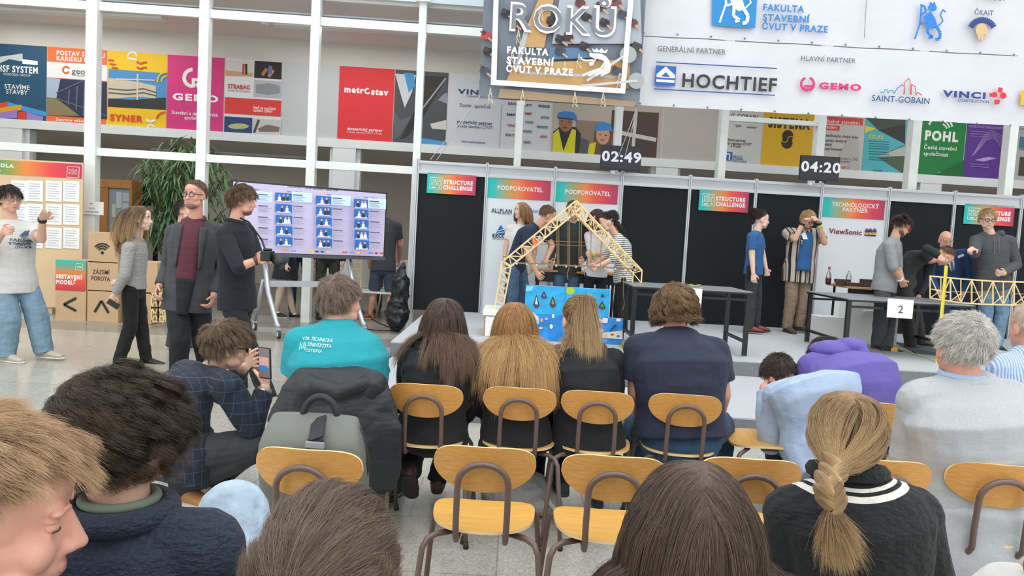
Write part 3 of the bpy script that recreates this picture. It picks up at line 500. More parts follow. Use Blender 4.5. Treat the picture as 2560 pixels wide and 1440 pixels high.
# outlined letters: white letter with a darker smaller one on top
draw(PR, ops + [T('FAKULTA', 1267, 136, 1370, WH, 16, .045), T('STAVEBNÍ', 1266, 161, 1384, WH, 16, .045), T('ČVUT V PRAZE', 1265, 182, 1430, WH, 16, .045),
     ('p', [(1478.2, 123.9), (1484.3, 130.0), (1489.5, 124.2), (1495.0, 130.3), (1501.7, 124.2), (1507.8, 131.5), (1517.9, 126.9), (1513.3, 136.4), (1481.2, 133.9)], WH), ('p', [(1471.1, 136.4), (1501.1, 137.6), (1515.8, 147.4), (1504.8, 154.4), (1489.5, 150.5), (1483.4, 159.0), (1481.2, 167.0), (1472.0, 168.2), (1470.5, 159.6), (1479.1, 157.8), (1485.8, 151.7), (1472.0, 144.3)], WH), ('p', [(1498.0, 139.1), (1511.8, 143.7), (1519.4, 152.9), (1524.0, 166.7), (1522.5, 180.4), (1504.2, 183.5), (1511.8, 168.2), (1507.2, 156.0), (1499.6, 149.8)], WH), ('l', [(1449.7, 146.2), (1453.1, 152.9), (1464.4, 155.4), (1481.2, 153.8)], 4, WH)] +
     [('l', q, 5, WH) for q in [[(1504.2, 146.2), (1510.9, 159.0), (1499.6, 174.9), (1476.6, 182.9), (1453.7, 192.0)], [(1508.4, 148.6), (1514.9, 161.8), (1506.3, 177.7), (1486.4, 185.0), (1469.0, 192.4)], [(1512.7, 151.1), (1518.8, 164.5), (1513.0, 180.4), (1496.2, 187.2), (1484.3, 192.7)], [(1517.0, 153.5), (1522.8, 167.3), (1519.8, 183.2), (1506.0, 189.3), (1499.6, 193.0)]]] + [('d', 1487, 141, 1, 1, WH)], r, .014)
mbo = MB(mat('ink_' + WH)); PR.text(mbo, 'ROKŮ', 1273, 77, 1536, 68, .035, .05); mbo.build('lettering', r)
mbi = MB(mat('letter_core', '7c8087', .5)); PR.text(mbi, 'ROKŮ', 1278, 74.5, 1531, 62, .002, .0535); mbi.build('letter_core', r)
eyelets(PR, [(1203 + 78 * q, 240 + 5.6 * q) for q in range(6)] + [(1199, 205), (1201, 160), (1203, 80), (1598, 225), (1599, 175), (1601, 120)], r)
# cords that brace the banner
m_cord = mat('white_cord', 'dfe3e4', .6)
for k, (a, b, lb) in enumerate(((PR.pt(*PR.uv(1200, 240), .0), BW.pt(*BW.uv(1076, 399)), 'white cord running down from the lower left corner of the photo banner'), (PR.pt(*PR.uv(1592, 270), .0), V((PR.pt(*PR.uv(1584, 360)).x, 10.35, zt0 + .18)), 'white cord running down from the lower right corner of the photo banner'))):
    mb = MB(m_cord).tube([a, (a + b) / 2 - V((0, 0, .01)), b], .006, 6).tube([a, (a + b) / 2 + V((.05, 0, 0)), b + V((.09, 0, 0))], .006, 6); tag(mb.build('cord'), lb, 'cord')
# ================= people =================
def fdir(deg): a = math.radians(deg); return V((math.sin(a), math.cos(a), 0))
def vox(ob, v, it=4, disp=None, f=.5):
    r = ob.modifiers.new('remesh', 'REMESH'); r.mode = 'VOXEL'; r.voxel_size = v; r.use_smooth_shade = True
    if it: s = ob.modifiers.new('smooth', 'SMOOTH'); s.factor = f; s.iterations = it
    if disp:
        t = bpy.data.textures.new('folds', 'CLOUDS'); t.noise_scale = disp[1]; t.noise_depth = 1
        d = ob.modifiers.new('folds', 'DISPLACE'); d.texture = t; d.strength = disp[0]; d.mid_level = .5; d.texture_coords = 'LOCAL'
    return ob
SKIN = {'fair': 'dcae95', 'pink': 'd9a08a', 'tan': 'c99a7c', 'pale': 'e3bba6'}
def skin(k): return mat('skin_' + k, SKIN[k], .55, bump=(220, .08, .002), var=(14, .06))
def hair_mat(name, dark, light, rough=.42, tip=None):
    n = 'hair_' + name
    if n in MATS: return MATS[n]
    m = mat(n, dark, rough); nt, p = nodes(m); hi = nt.nodes.new('ShaderNodeHairInfo'); r = nt.nodes.new('ShaderNodeValToRGB')
    r.color_ramp.elements[0].color = (*lin(dark), 1); r.color_ramp.elements[1].color = (*lin(light), 1)
    nt.links.new(hi.outputs['Random'], r.inputs[0])
    if tip:
        mx = nt.nodes.new('ShaderNodeMix'); mx.data_type = 'RGBA'; mp = nt.nodes.new('ShaderNodeMapRange'); mp.inputs[1].default_value = .25; mp.inputs[2].default_value = .9
        nt.links.new(hi.outputs['Intercept'], mp.inputs[0]); nt.links.new(mp.outputs[0], mx.inputs[0]); nt.links.new(r.outputs[0], mx.inputs[6]); mx.inputs[7].default_value = (*lin(tip), 1); nt.links.new(mx.outputs[2], p.inputs['Base Color'])
    else: nt.links.new(r.outputs[0], p.inputs['Base Color'])
    cap = mat(n + '_base', tuple(.72 * a_ + .28 * b_ for a_, b_ in zip(lin(dark), lin(light))), .6, bump=(60, .6, .01, (1, 1, .25)), var=(40, .2)); return m
def strands(name, P, rad, m, parent, taper=.75):
    N, K, _ = P.shape; o = org(parent); hc = bpy.data.hair_curves.new(name); hc.add_curves([K] * N)
    hc.attributes['position'].data.foreach_set('vector', (P - np.array(o)[None, None]).astype(np.float32).ravel())
    ra = hc.attributes.get('radius') or hc.attributes.new('radius', 'FLOAT', 'POINT')
    t = np.linspace(0, 1, K); ra.data.foreach_set('value', np.tile(rad * (1 - taper * t ** 2), N).astype(np.float32)); hc.materials.append(m)
    ob = bpy.data.objects.new(name, hc); COL.objects.link(ob); ob.parent = parent; ob['kind'] = 'stuff'; return ob
def nrm(a): return a / np.maximum(np.linalg.norm(a, axis=-1, keepdims=True), 1e-9)
def hairline(d, st):
    y = d[:, 1]; zf, zs, zb = st['zf'], st['zs'], st['zb']
    return np.interp(y, [-1, -.35, .12, .42, .62, .95], [zb, zb, zs, zs * .35 + zf * .45, zf, zf + .06])
HR = np.array([.079, .101, .094])
def grow(Hd, st, seed=1, body=()):
    """strand paths grown from the scalp in steps, kept outside the head and the body"""
    g = np.random.default_rng(seed); C, R, s = Hd['c'], Hd['R'], Hd['s']; rad = HR * s
    def roots(n):
        out = []
        while sum(map(len, out)) < n:
            d = nrm(g.normal(size=(n * 2, 3))); m_ = int(n * .7); w0 = np.array(st.get('whorl', (.15, -.62, .78)))
            d[m_:m_ + m_ // 3] = nrm(w0[None] + g.normal(0, .16, (len(d[m_:m_ + m_ // 3]), 3)))
            if 'part' in st: y_ = g.uniform(-.75, .6, m_); x_ = st['part'] + g.normal(0, .09, m_); d[:m_] = nrm(np.stack([x_, y_, np.sqrt(np.clip(1 - x_ ** 2 - y_ ** 2, .01, 1))], 1))
            else: d[:m_ // 2] = nrm(w0[None] + g.normal(0, .22, (m_ // 2, 3)))
            g.shuffle(d); d = d[d[:, 2] > hairline(d, st) + g.normal(0, .025, len(d))]; out.append(d)
        return np.concatenate(out)[:n]
    Ng, N, K = st.get('guides', 220), st['n'], st.get('k', 9)
    dg, dc = roots(Ng), roots(N)
    def step_path(d, L, seed2):
        w = nrm(np.array(st.get('whorl', (.15, -.62, .78)))); p = d * rad * (1.02 + st.get('vol', .05) * .55); P = [p @ R.T + C]
        tan = d - w; tan -= (tan * d).sum(1, keepdims=True) * d; tan = nrm(tan)
        sw = np.array(st.get('sweep', (0, 0, 0)))[None] * np.ones((len(d), 1))
        if 'part' in st:
            sgn = np.sign(d[:, 0] - st['part'])[:, None]; sw = sw + np.array([1.0, -.15, 0])[None] * sgn * st.get('partk', .8) * np.clip(d[:, 2:3], 0, 1)
        v = nrm(d * st.get('lift', .3) + tan * st.get('comb', .6) + sw); v = v @ R.T
        ph = g.uniform(0, 6.28, (len(d), 2)); grav = st.get('grav', .2); wv = st.get('wave', 0); fr = st.get('wfreq', 3)
        p = P[0]; cl = g.normal(0, st.get('rand', .07), (len(d), 3)); v = nrm(v + cl)
        for k in range(1, K):
            v = nrm(v + np.array([0, 0, -grav])[None] + (g.normal(0, 1, (len(d), 3)) * st.get('noise', .03)))
            if st.get('stick'): nn = nrm((((p - C) @ R) / rad ** 2) @ R.T); v = nrm(v - st['stick'] * (v * nn).sum(1, keepdims=True) * nn - .12 * st['stick'] * nn)
            if 'to' in st: tv = np.array(st['to'])[None] - p; tl = np.linalg.norm(tv, axis=1, keepdims=True); v = nrm(v + nrm(tv) * st.get('tok', .5) * (k / K)); L2 = np.minimum(L / (K - 1), tl[:, 0] * .6 + .002)
            else: L2 = L / (K - 1)
            p = p + v * L2[:, None]
            if wv:
                a = fr * 6.28 * k / K + ph[:, 0]; p = p + wv * (np.cos(a)[:, None] * R[:, 0] + np.sin(a)[:, None] * R[:, 1])
            q = (p - C) @ R; e = rad * (1.02 + st.get('vol', .05) * (.55 + .45 * min(1, k / 3))); l = np.linalg.norm(q / e, axis=1, keepdims=True)
            p = np.where(l < 1, (q / l) @ R.T + C, p)
            for (b, br) in body:
                b = np.array(b); dd = p - b; ll = np.linalg.norm(dd, axis=1, keepdims=True); p = np.where(ll < br, b + dd / np.maximum(ll, 1e-6) * br, p)
            v = nrm(p - P[-1]); P.append(p)
        return np.stack(P, 1)
    Lg = st['L'] * g.uniform(1 - st.get('Lv', .25), 1 + st.get('Lv', .25), Ng)
    if 'Lback' in st: Lg = np.where(dg[:, 1] < -.2, Lg * st['Lback'], Lg)
    if 'Ltop' in st: Lg = np.where(dg[:, 2] > .55, Lg * st['Ltop'], Lg)
    G_ = step_path(dg, Lg, seed)
    idx = np.argmax(dc @ dg.T + g.normal(0, .004, (N, Ng)), 1); cr = (dc * rad * (1.02 + st.get('vol', .05) * .55)) @ R.T + C
    t = np.linspace(0, 1, K)[None, :, None]; cl = st.get('clump', .6)
    off = (cr - G_[idx, 0])[:, None]; sc_ = g.uniform(.75, 1.0, N)[:, None]
    P = G_[idx]; P = P + off * (1 - cl * t) + g.normal(0, 1, (N, 1, 3)) * st.get('fuzz', .006) * t + g.normal(0, 1, (N, K, 3)) * st.get('frizz', .0012) * t
    q = (P - C) @ R; e = rad * (1.018 + st.get('vol', .05) * .52); l = np.linalg.norm(q / e, axis=2, keepdims=True); P = np.where(l < 1, (q / l) @ R.T + C, P)
    return P
def cap(Hd, st, m, parent, grow_=1.012, name='hair', extra=None):
    """close cap of hair under the strands"""
    C, R, s = Hd['c'], Hd['R'], Hd['s']; n, k = 40, 24; ds = []
    for j in range(k + 1):
        a = math.pi * j / k
        for i in range(n): b = 2 * math.pi * i / n; ds.append((math.sin(a) * math.cos(b), math.sin(a) * math.sin(b), math.cos(a)))
    ds = np.array(ds); keep = ds[:, 2] > hairline(ds, st); e = HR * s * (grow_ + st.get('vol', .05) * .5); X = (ds * e) @ R.T + C; f = []
    for j in range(k):
        for i in range(n):
            q = (j * n + i, j * n + (i + 1) % n, (j + 1) * n + (i + 1) % n, (j + 1) * n + i)
            if all(keep[x] for x in q): f.append(q)
    us = sorted({x for q in f for x in q}); mp = {x: i for i, x in enumerate(us)}
    mb = MB(m); mb.add([tuple(X[x]) for x in us], [tuple(mp[x] for x in q) for q in f])
    if extra: extra(mb)
    return mb.build(name, parent, smooth=True)
def add_hair(root, Hd, st, m, seed=1, body=(), extra=None):
    o = cap(Hd, st, MATS[m.name + '_base'], root, extra=extra)
    P = grow(Hd, st, seed, body); strands('hair_strands', P, st['rad'], m, o, st.get('taper', .75)); return o
def tail(parent, path, r0, n, rad, m, seed=3, spread=.5, K=12, frizz=.002, flat=1):
    """a lock of strands along a path (pony tail, plait end)"""
    g = np.random.default_rng(seed); pts = np.array([list(p) for p in path], float); tt = np.linspace(0, 1, K); x = np.linspace(0, 1, len(pts))
    c = np.stack([np.interp(tt, x, pts[:, i]) for i in range(3)], 1); rr = np.interp(tt, x, r0 if hasattr(r0, '__len__') else np.linspace(r0, r0 * spread, len(pts)))
    o = g.normal(0, .5, (n, 3)); o[:, 1] *= flat; ln = g.uniform(.72, 1, n); c2 = np.stack([np.stack([np.interp(tt * l, tt, c[:, i]) for i in range(3)], 1) for l in ln])
    P = c2 + o[:, None] * rr[None, :, None] + g.normal(0, 1, (n, K, 3)) * frizz * tt[None, :, None] + g.normal(0, 1, (n, 1, 3)) * frizz * 2.5 * tt[None, :, None] ** 2
    return strands('hair_strands', P, rad, m, parent)
def hand(mb, w, d, n, side, k=1.0, curl=.35, point=False, spread=1.0):
    """palm, four fingers and thumb; d = finger direction, n = where the palm faces"""
    d = d.normalized(); n = (n - d * n.dot(d)).normalized(); th = d.cross(n) * side      # towards the thumb
    mb.sweep([(w - d * .01 * k, th * .026 * k, n * .018 * k), (w + d * .03 * k, th * .036 * k, n * .016 * k), (w + d * .088 * k, th * .041 * k, n * .013 * k)], 12)
    for i, (o, L) in enumerate(((.031, .072), (.0105, .082), (-.0105, .076), (-.031, .060))):
        c = 0.06 if point and i == 0 else curl * (1 + .12 * i) if not point else max(curl, .85)
        p = w + d * .086 * k + th * o * k; a = 0; r = .0095 * k; dd = (d + th * o * 3 * spread * (1 - c)).normalized()
        for q, sg in enumerate((.45, .32, .25)):
            a += c * (1.0, 1.25, .8)[q]; v = dd * math.cos(a) + n * math.sin(a); p2 = p + v * L * sg * k; mb.cone(p, p2, r, r * .92, 8); p = p2; r *= .92
    p = w + d * .022 * k + th * .026 * k; v = (d * .62 + th * .75 + n * .25).normalized(); p2 = p + v * .042 * k; v2 = (d * .85 + th * (.3 - curl * .5) + n * (.25 + curl * .7)).normalized()
    mb.cone(p, p2, .0135 * k, .011 * k, 8); mb.cone(p2, p2 + v2 * .036 * k, .011 * k, .009 * k, 8); return mb
def head_prims(mb, Hd, jaw=1.0, face=True):
    C, s = V(Hd['C']), Hd['s']; r, f, u = Hd['r'], Hd['f'], Hd['u']; E = (r, f, u)
    q = lambda x, y, z: C + (r * x + f * y + u * z) * s
    e = lambda x, y, z, a, b, c: mb.ell(q(x, y, z), (a * s, b * s, c * s), E)
    e(0, -.012, .025, .076, .097, .090); e(0, .022, -.03, .064, .068, .078); e(0, .04, -.082, .042 * jaw, .045, .034); e(0, .066, -.098, .020 * jaw, .018, .016)
    for x in (-1, 1):
        e(.078 * x, -.008, -.012, .009, .019, .032); e(.074 * x, .004, -.03, .012, .012, .016)
        if face:
            e(.040 * x, .058, -.032, .026, .024, .026); e(.030 * x, .076, .0205, .027, .012, .0085); e(.044 * x, .035, -.07, .025, .036, .026)
            e(.031 * x, .0715, .0075, .017, .0105, .0048); e(.031 * x, .0695, -.0085, .016, .009, .0045); e(.0105 * x, .0945, -.0365, .0085, .0115, .0085)
    if face:
        e(0, .045, .045, .058, .048, .048); mb.cone(q(0, .077, .016), q(0, .1005, -.028), .0115 * s, .0125 * s, 10); e(0, .1055, -.033, .0120, .0115, .0100)
        e(0, .080, -.045, .024, .014, .016); e(0, .069, -.062, .034, .022, .022); e(0, .0865, -.0605, .020, .0085, .0055); e(0, .0845, -.0705, .018, .009, .0062)
def face_bits(root, Hd, hairm, brow=True, glasses=None, beard=None, closed=False):
    C, s = V(Hd['C']), Hd['s']; r, f, u = Hd['r'], Hd['f'], Hd['u']; E = (r, f, u); q = lambda x, y, z: C + (r * x + f * y + u * z) * s
    for x in (-1, 1):
        if closed: mb = MB(skin(closed)); mb.ell(q(.031 * x, .0715, 0), (.0145 * s, .0105 * s, .0085 * s), E, 12, 7); mb.use(mat('lash', '3a2a20', .6)).tube([q((.031 + .014 * a) * x, .0715 + .0105 * math.sqrt(1 - a * a * .9), -.004) for a in np.linspace(-1, 1, 9)], .0009 * s, 5); mb.build('eye', root, smooth=True)
        else: mb = MB(mat('eye_white', 'ece6e0', .3)); mb.ell(q(.031 * x, .0715, -.0005), (.0125 * s, .0085 * s, .0062 * s), E, 12, 7); mb.use(mat('iris', '4a3a2c', .3)); mb.ell(q(.031 * x, .0768, -.0008), (.0056 * s, .0045 * s, .0055 * s), E, 10, 5); mb.build('eye', root, smooth=True)
        if brow: mb = MB(hairm); mb.tube([q(.014 * x, .089, .019), q(.032 * x, .0875, .0245), q(.051 * x, .076, .020)], [.003 * s, .0042 * s, .002 * s], 6); mb.build('eyebrow', root, smooth=True)
    mb = MB(mat('lips', 'b5756a', .5)); mb.ell(q(0, .0885, -.0655), (.021 * s, .0065 * s, .0055 * s), E, 12, 5); mb.build('mouth', root, smooth=True)
    if beard:
        mb = MB(beard); mb.ell(q(0, .040, -.086), (.0435 * s, .0465 * s, .0335 * s), E).ell(q(0, .094, -.052), (.024 * s, .01 * s, .006 * s), E)
        for x in (-1, 1): mb.ell(q(.0462 * x, .024, -.072), (.0240 * s, .044 * s, .028 * s), E)
        vox(mb.build('beard', root), .0045, 3)
    if glasses:
        gm, lens, w = glasses; mb = MB(gm)
        for x in (-1, 1):
            pts = [q(x * (.034 + .024 * math.cos(t)), .103 - .008 * abs(math.cos(t)), -.001 + .017 * math.sin(t)) for t in np.linspace(0, 2 * math.pi, 15)]
            mb.tube(pts, w * s, 6, False); mb.tube([q(.058 * x, .094, .004), q(.078 * x, .06, .006), q(.082 * x, -.005, .004)], w * s, 6)
        mb.tube([q(-.010, .104, .003), q(0, .106, .006), q(.010, .104, .003)], w * s, 6); g = mb.build('glasses', root, smooth=True)
        if lens:
            for x in (-1, 1): MB(lens).add([q(x * (.034 + .0235 * math.cos(t)), .103 - .008 * abs(math.cos(t)), -.001 + .0165 * math.sin(t)) for t in np.linspace(0, 2 * math.pi, 15)[:-1]], [tuple(range(14))]).build('lens', g)
def shoe(root, ank, d, m, sole, k=1.0, name='shoe', high=False, flatz=None):
    d = V((d.x, d.y, 0)).normalized() if abs(d.z) < .5 else d.normalized(); up = V((0, 0, 1)) if abs(d.z) < .5 else V((1, 0, 0)).cross(d); x = d.cross(up)
    b = ank - up * .085 * k; mb = MB(m)
    S = lambda y, z, w, h: (b + d * y * k + up * z * k, x * w * k, up * h * k)
    mb.sweep([S(-.055, .045, .026, .035), S(0, .055, .036, .045), S(.07, .048, .041, .036), (S(.14, .036, .043, .024)), S(.19, .03, .033, .017)], 14)
    if high: mb.cone(b + up * .06 * k, b + up * .14 * k, .045 * k, .048 * k, 12, False, False)
    else: mb.cone(b + up * .05 * k - d * .01, b + up * .095 * k - d * .01, .042 * k, .042 * k, 12, False, False)
    mb.use(sole); mb.sweep([S(-.065, .012, .030, .012), S(0, .012, .039, .012), S(.10, .012, .047, .012), S(.18, .012, .040, .012), S(.21, .014, .024, .01)], 14)
    return mb.build(name, root, smooth=True)
def solve(px, py, par, L, near):
    d = ray(px, py).normalized(); b = d.dot(par - CAM); c2 = (par - CAM).length_squared - b * b
    return CAM + d * (b + (0 if c2 >= L * L else math.sqrt(L * L - c2) * (-1 if near == 'n' else 1)))
def person(label, base, yaw, h=1.75, J=None, sk='fair', hy=None, hp=0, hr=0, hs=1.0, bw=1.0, fat=1.0, sit=False, top=None, sleeve='long', hem=.08, bottom=None, legw=1.0, shoes=None, sole=None, vx=.007, hairst=None, hairm=None, hseed=1, face=True, glasses=None, beard=None, handR=None, handL=None, curl=.35, point='', loose=1.0, shorts=False, skirt=None, disp=None, body=(), only=None, collar=None, hood=None, nobody=False, hpose=None, cuff=None, name='person', extra_hair=None, sleeve_r=1.0, closed=False, nohands=''):
    J = J or {}; k = h / 1.75; base = V(base); y_, x_ = fdir(yaw), V((fdir(yaw).y, -fdir(yaw).x, 0)); z_ = V((0, 0, 1))
    root = thing(name, label, 'person', base); L3 = lambda x, y, z: base + (x_ * x + y_ * y + z_ * z) * k
    def ov(key, default, par=None, L=None):
        if key not in J: return default
        a = J[key]
        if isinstance(a, V): return a
        if len(a) == 2: return W(a[0], a[1], base.y)
        if isinstance(a[2], str): return solve(a[0], a[1], par, L * k, a[2])
        return W(a[0], a[1], base.y + a[2])
    sz = -.43 if sit else 0
    pel = ov('pel', L3(0, 0, .95 + sz)); neck = ov('neck', pel + (x_ * 0 + y_ * (.04 if sit else 0) + z_ * .52) * k)
    td = (neck - pel).normalized(); lat = x_
    if 'sR' in J and 'sL' in J: lat = (ov('sR', None) - ov('sL', None)).normalized()
    lat = (lat - td * lat.dot(td)).normalized(); tf = td.cross(lat).normalized()
    head = ov('head', neck + (td * .11 + z_ * .045 + y_ * .03) * k, neck, .17)
    hf = fdir(yaw if hy is None else hy); hx = V((hf.y, -hf.x, 0)); p = math.radians(hp); f = hf * math.cos(p) - z_ * math.sin(p); u = z_ * math.cos(p) + hf * math.sin(p)
    a = math.radians(hr); r = hx * math.cos(a) - u * math.sin(a); u = (u * math.cos(a) + hx * math.sin(a)).normalized(); s = hs * (h / 1.75) ** .5
    Rm = np.array([list(r), list(f), list(u)]).T; Hd = dict(C=np.array(head), c=np.array(head + (f * -.012 + u * .025) * s), R=Rm, s=s, r=r, f=f, u=u)
    sh = .172 * bw; sR = ov('sR', neck - td * .078 * k + lat * sh * k); sL = ov('sL', neck - td * .078 * k - lat * sh * k)
    eR = ov('eR', sR + (x_ * .05 - z_ * .285 - y_ * .02) * k, sR, .285); eL = ov('eL', sL + (x_ * -.05 - z_ * .285 - y_ * .02) * k, sL, .285)
    wR = ov('wR', eR + (y_ * .07 - z_ * .245) * k, eR, .255); wL = ov('wL', eL + (y_ * .07 - z_ * .245) * k, eL, .255)
    hR = pel + (lat * .088 - td * .02) * k; hL = pel + (lat * -.088 - td * .02) * k
    if sit:
        kR = ov('kR', hR + (y_ * .42 + x_ * .04) * k, hR, .43); kL = ov('kL', hL + (y_ * .42 - x_ * .04) * k, hL, .43)
        aR = ov('aR', V((kR.x, kR.y, base.z + .09)) - y_ * .04, kR, .42); aL = ov('aL', V((kL.x, kL.y, base.z + .09)) - y_ * .04, kL, .42)
    else:
        kR = ov('kR', hR + (y_ * .02 - z_ * .43 + x_ * .015) * k, hR, .43); kL = ov('kL', hL + (y_ * .02 - z_ * .43 - x_ * .015) * k, hL, .43)
        aR = ov('aR', V((kR.x, kR.y, base.z + .09)) - y_ * .03, kR, .42); aL = ov('aL', V((kL.x, kL.y, base.z + .09)) - y_ * .03, kL, .42)
    up = neck - pel; K = dict(root=root, head=head, neck=neck, pel=pel, sR=sR, sL=sL, eR=eR, eL=eL, wR=wR, wL=wL, kR=kR, kL=kL, aR=aR, aL=aL, lat=lat, tf=tf, td=td, Hd=Hd, k=k, x=x_, y=y_, hR=hR, hL=hL)
    bend = J.get('bend', .0) * k
    def torso(g, hemd, cl=1.0):
        b = tf * -bend; D = lambda w, d: (lat * (w * bw * k * g * cl), tf * (d * fat * k * g * cl))
        sec = []
        if hemd: sec.append((pel - td * hemd * k, *D(.170, .128)))
        sec += [(pel, *D(.170, .126)), (pel + up * .22 + b * .5, *D(.152, .115)), (pel + up * .45 + b * .9, *D(.160, .118)), (pel + up * .68 + b, *D(.172, .120)), (pel + up * .84 + b * .6, *D(.150, .098)), (pel + up * .95 + b * .2, *D(.085, .066))]
        return sec
    K['tor'] = torso(1.0, hem, loose)
    # the body: one surface
    mb = MB(skin(sk)); head_prims(mb, Hd, face=face); mb.cone(neck - td * .05 * k, head + (f * -.018 - u * .06) * s, .060 * k, .052 * s, 12)
    mb.sweep(torso(.86, 0)); al = 1.0 if sleeve != 'long' else .8
    for S, E, Wr in ((sR, eR, wR), (sL, eL, wL)): mb.limb([S, E, Wr], [.050 * k * al, .041 * k * al, .028 * k]); mb.cone(neck - td * .06 * k, S, .05 * k, .048 * k)
    bare = shorts or skirt
    for Hp, Kn, An in ((hR, kR, aR), (hL, kL, aL)):
        mid = Kn.lerp(An, .3) + (y_ * -.02 * k if bare else V((0, 0, 0)))
        mb.limb([Hp, Kn, mid, An], [.075 * k, .054 * k, .054 * k, .034 * k] if bare else [.07 * k, .048 * k, .045 * k, .034 * k])
        if bare: mb.cone(An, An + y_ * .1 * k - z_ * .05 * k, .035 * k, .03 * k)
    for sd, Wr, E, tg in ((1, wR, eR, handR), (-1, wL, eL, handL)):
        if ('R' if sd > 0 else 'L') in nohands: continue
        d = (Wr - E).normalized(); nn = lat * -sd; cu = curl; pt = ('R' if sd > 0 else 'L') in point
        if tg:
            d2 = tg[0]; d = (d2 if isinstance(d2, V) else (W(d2[0], d2[1], Wr.y + (d2[2] if len(d2) > 2 else 0)) - Wr)).normalized()
            if len(tg) > 1 and tg[1]: nn = V(tg[1])
            if len(tg) > 2: cu = tg[2]
        hand(mb, Wr, d, nn, sd, k, cu, pt)
    bod = vox(mb.build('body', root), vx, 9 if vx < .0046 else 3)
    K['body'] = bod
    if face: face_bits(root, Hd, MATS[hairm.name + '_base'] if hairm else skin(sk), glasses=glasses, beard=beard, closed=sk if closed else False)
    if hairst: K['hair'] = add_hair(root, Hd, hairst, hairm, hseed, body, extra_hair)
    # clothes
    if top:
        mb = MB(top); mb.sweep(torso(1.0, hem, loose), flat0=True); lo = loose * sleeve_r
        for S, E, Wr in ((sR, eR, wR), (sL, eL, wL)):
            mb.cone(neck - td * .055 * k - tf * bend * .2, S, .066 * k, .070 * k * lo)
            if sleeve == 'short': q = S.lerp(E, .68); mb.cone(S, q, .070 * k * lo, .066 * k * lo, 14, True, False)
            elif sleeve == 'elbow': q = E.lerp(Wr, .12); mb.cone(S, E, .069 * k * lo, .058 * k * lo, 14); mb.cone(E, q, .058 * k * lo, .056 * k * lo, 14, True, False)
            else: q = E.lerp(Wr, .93); mb.cone(S, E, .066 * k * lo, .056 * k * lo, 14); mb.cone(E, q, .056 * k * lo, .042 * k * lo, 14, True, False)
        K['top'] = vox(mb.build('top', root), vx * 1.05, 9, disp)
        if collar:
            pts = [neck - td * .012 * k + (lat * math.cos(t) * .068 + tf * math.sin(t) * .064) * k - td * .03 * k * max(0, math.sin(t)) for t in np.linspace(1.57, 8.2, 26)]
            MB(collar[0]).tube(pts, collar[1] * k, 8, False).build('collar', root, smooth=True)
        if hood:
            mb = MB(hood)
            for t in np.linspace(-.2, math.pi + .2, 13):
                c = neck - td * .015 * k + (lat * math.cos(t) * .105 - tf * math.sin(t) * .095) * k - td * .045 * k * max(0, math.sin(t)); mb.ell(c, (.048 * k, .048 * k, .040 * k))
            mb.ell(neck - tf * .11 * k - td * .10 * k, (.085 * k, .035 * k, .075 * k), (lat, tf, td)); vox(mb.build('hood', root), .007, 5, (.012, .05))
    if bottom:
        mb = MB(bottom); mb.sweep([(pel + td * .08 * k, lat * .138 * bw * k, tf * .100 * fat * k), (pel, lat * .150 * bw * k, tf * .108 * fat * k), (pel - td * .07 * k, lat * .152 * bw * k, tf * .112 * fat * k)])
        if skirt:
            z0 = pel - z_ * skirt * k; mb = MB(bottom); mb.sweep([(pel + z_ * .1 * k, lat * .14 * k, tf * .11 * k), (pel, lat * .17 * k, tf * .13 * k), (z0, lat * .235 * k, tf * .19 * k)], caps=False)
        else:
            for Hp, Kn, An in ((hR, kR, aR), (hL, kL, aL)):
                if shorts: q = Hp.lerp(Kn, .88); mb.cone(Hp, q, .098 * k, .088 * k * legw, 14, True, False)
                else:
                    mb.cone(Hp, Kn, .084 * k * min(legw, 1.12), .070 * k * legw, 14); mb.cone(Kn, An + (Kn - An).normalized() * -.03 * k, .070 * k * legw, .058 * k * legw, 14, True, False)
        K['bottom'] = vox(mb.build('skirt' if skirt else 'shorts' if shorts else 'trousers', root), vx * 1.1, 4, (.014, .07))
    if shoes:
        for A, key in ((aR, 'tR'), (aL, 'tL')):
            d = y_ if key not in J else J[key] if isinstance(J[key], V) else fdir(J[key]); K['shoe' + key] = shoe(root, A, d, shoes, sole or shoes, k)
    return K

DEP = ((-.06, .132), (0, .128), (.22, .115), (.45, .118), (.68, .120), (.84, .098), (.95, .066), (1.0, .05))
def strip(K, m, name, t0, t1, w0, w1, out=.012, lo=1.0, fat=1.0, front=1, shift=0.0, bend=0.0):
    """a strip of cloth lying on the front (or back) of the torso from t0 (low) to t1 (high)"""
    mb = MB(m); up = K['neck'] - K['pel']; k = K['k']; rs = []
    for q in np.linspace(0, 1, 14):
        t = t0 + (t1 - t0) * q; d = float(np.interp(t, [a for a, _ in DEP], [b for _, b in DEP])) * lo * fat * k; w = (w0 + (w1 - w0) * q) * k
        b = K['tf'] * -bend * k * math.sin(max(0, min(1, t)) * math.pi * .75); c = K['pel'] + up * t + b + K['lat'] * shift * k
        row = [c + K['lat'] * w * x + K['tf'] * front * (d * math.sqrt(max(.05, 1 - (x * w / k / .19 + shift / .19) ** 2)) + out * k * (1 - .25 * abs(x))) for x in (-1, -.5, 0, .5, 1)]; rs.append(row + [p - K['tf'] * front * .05 * k for p in row[::-1]])
    mb.rings(rs); return mb.build(name, K['root'], smooth=True)
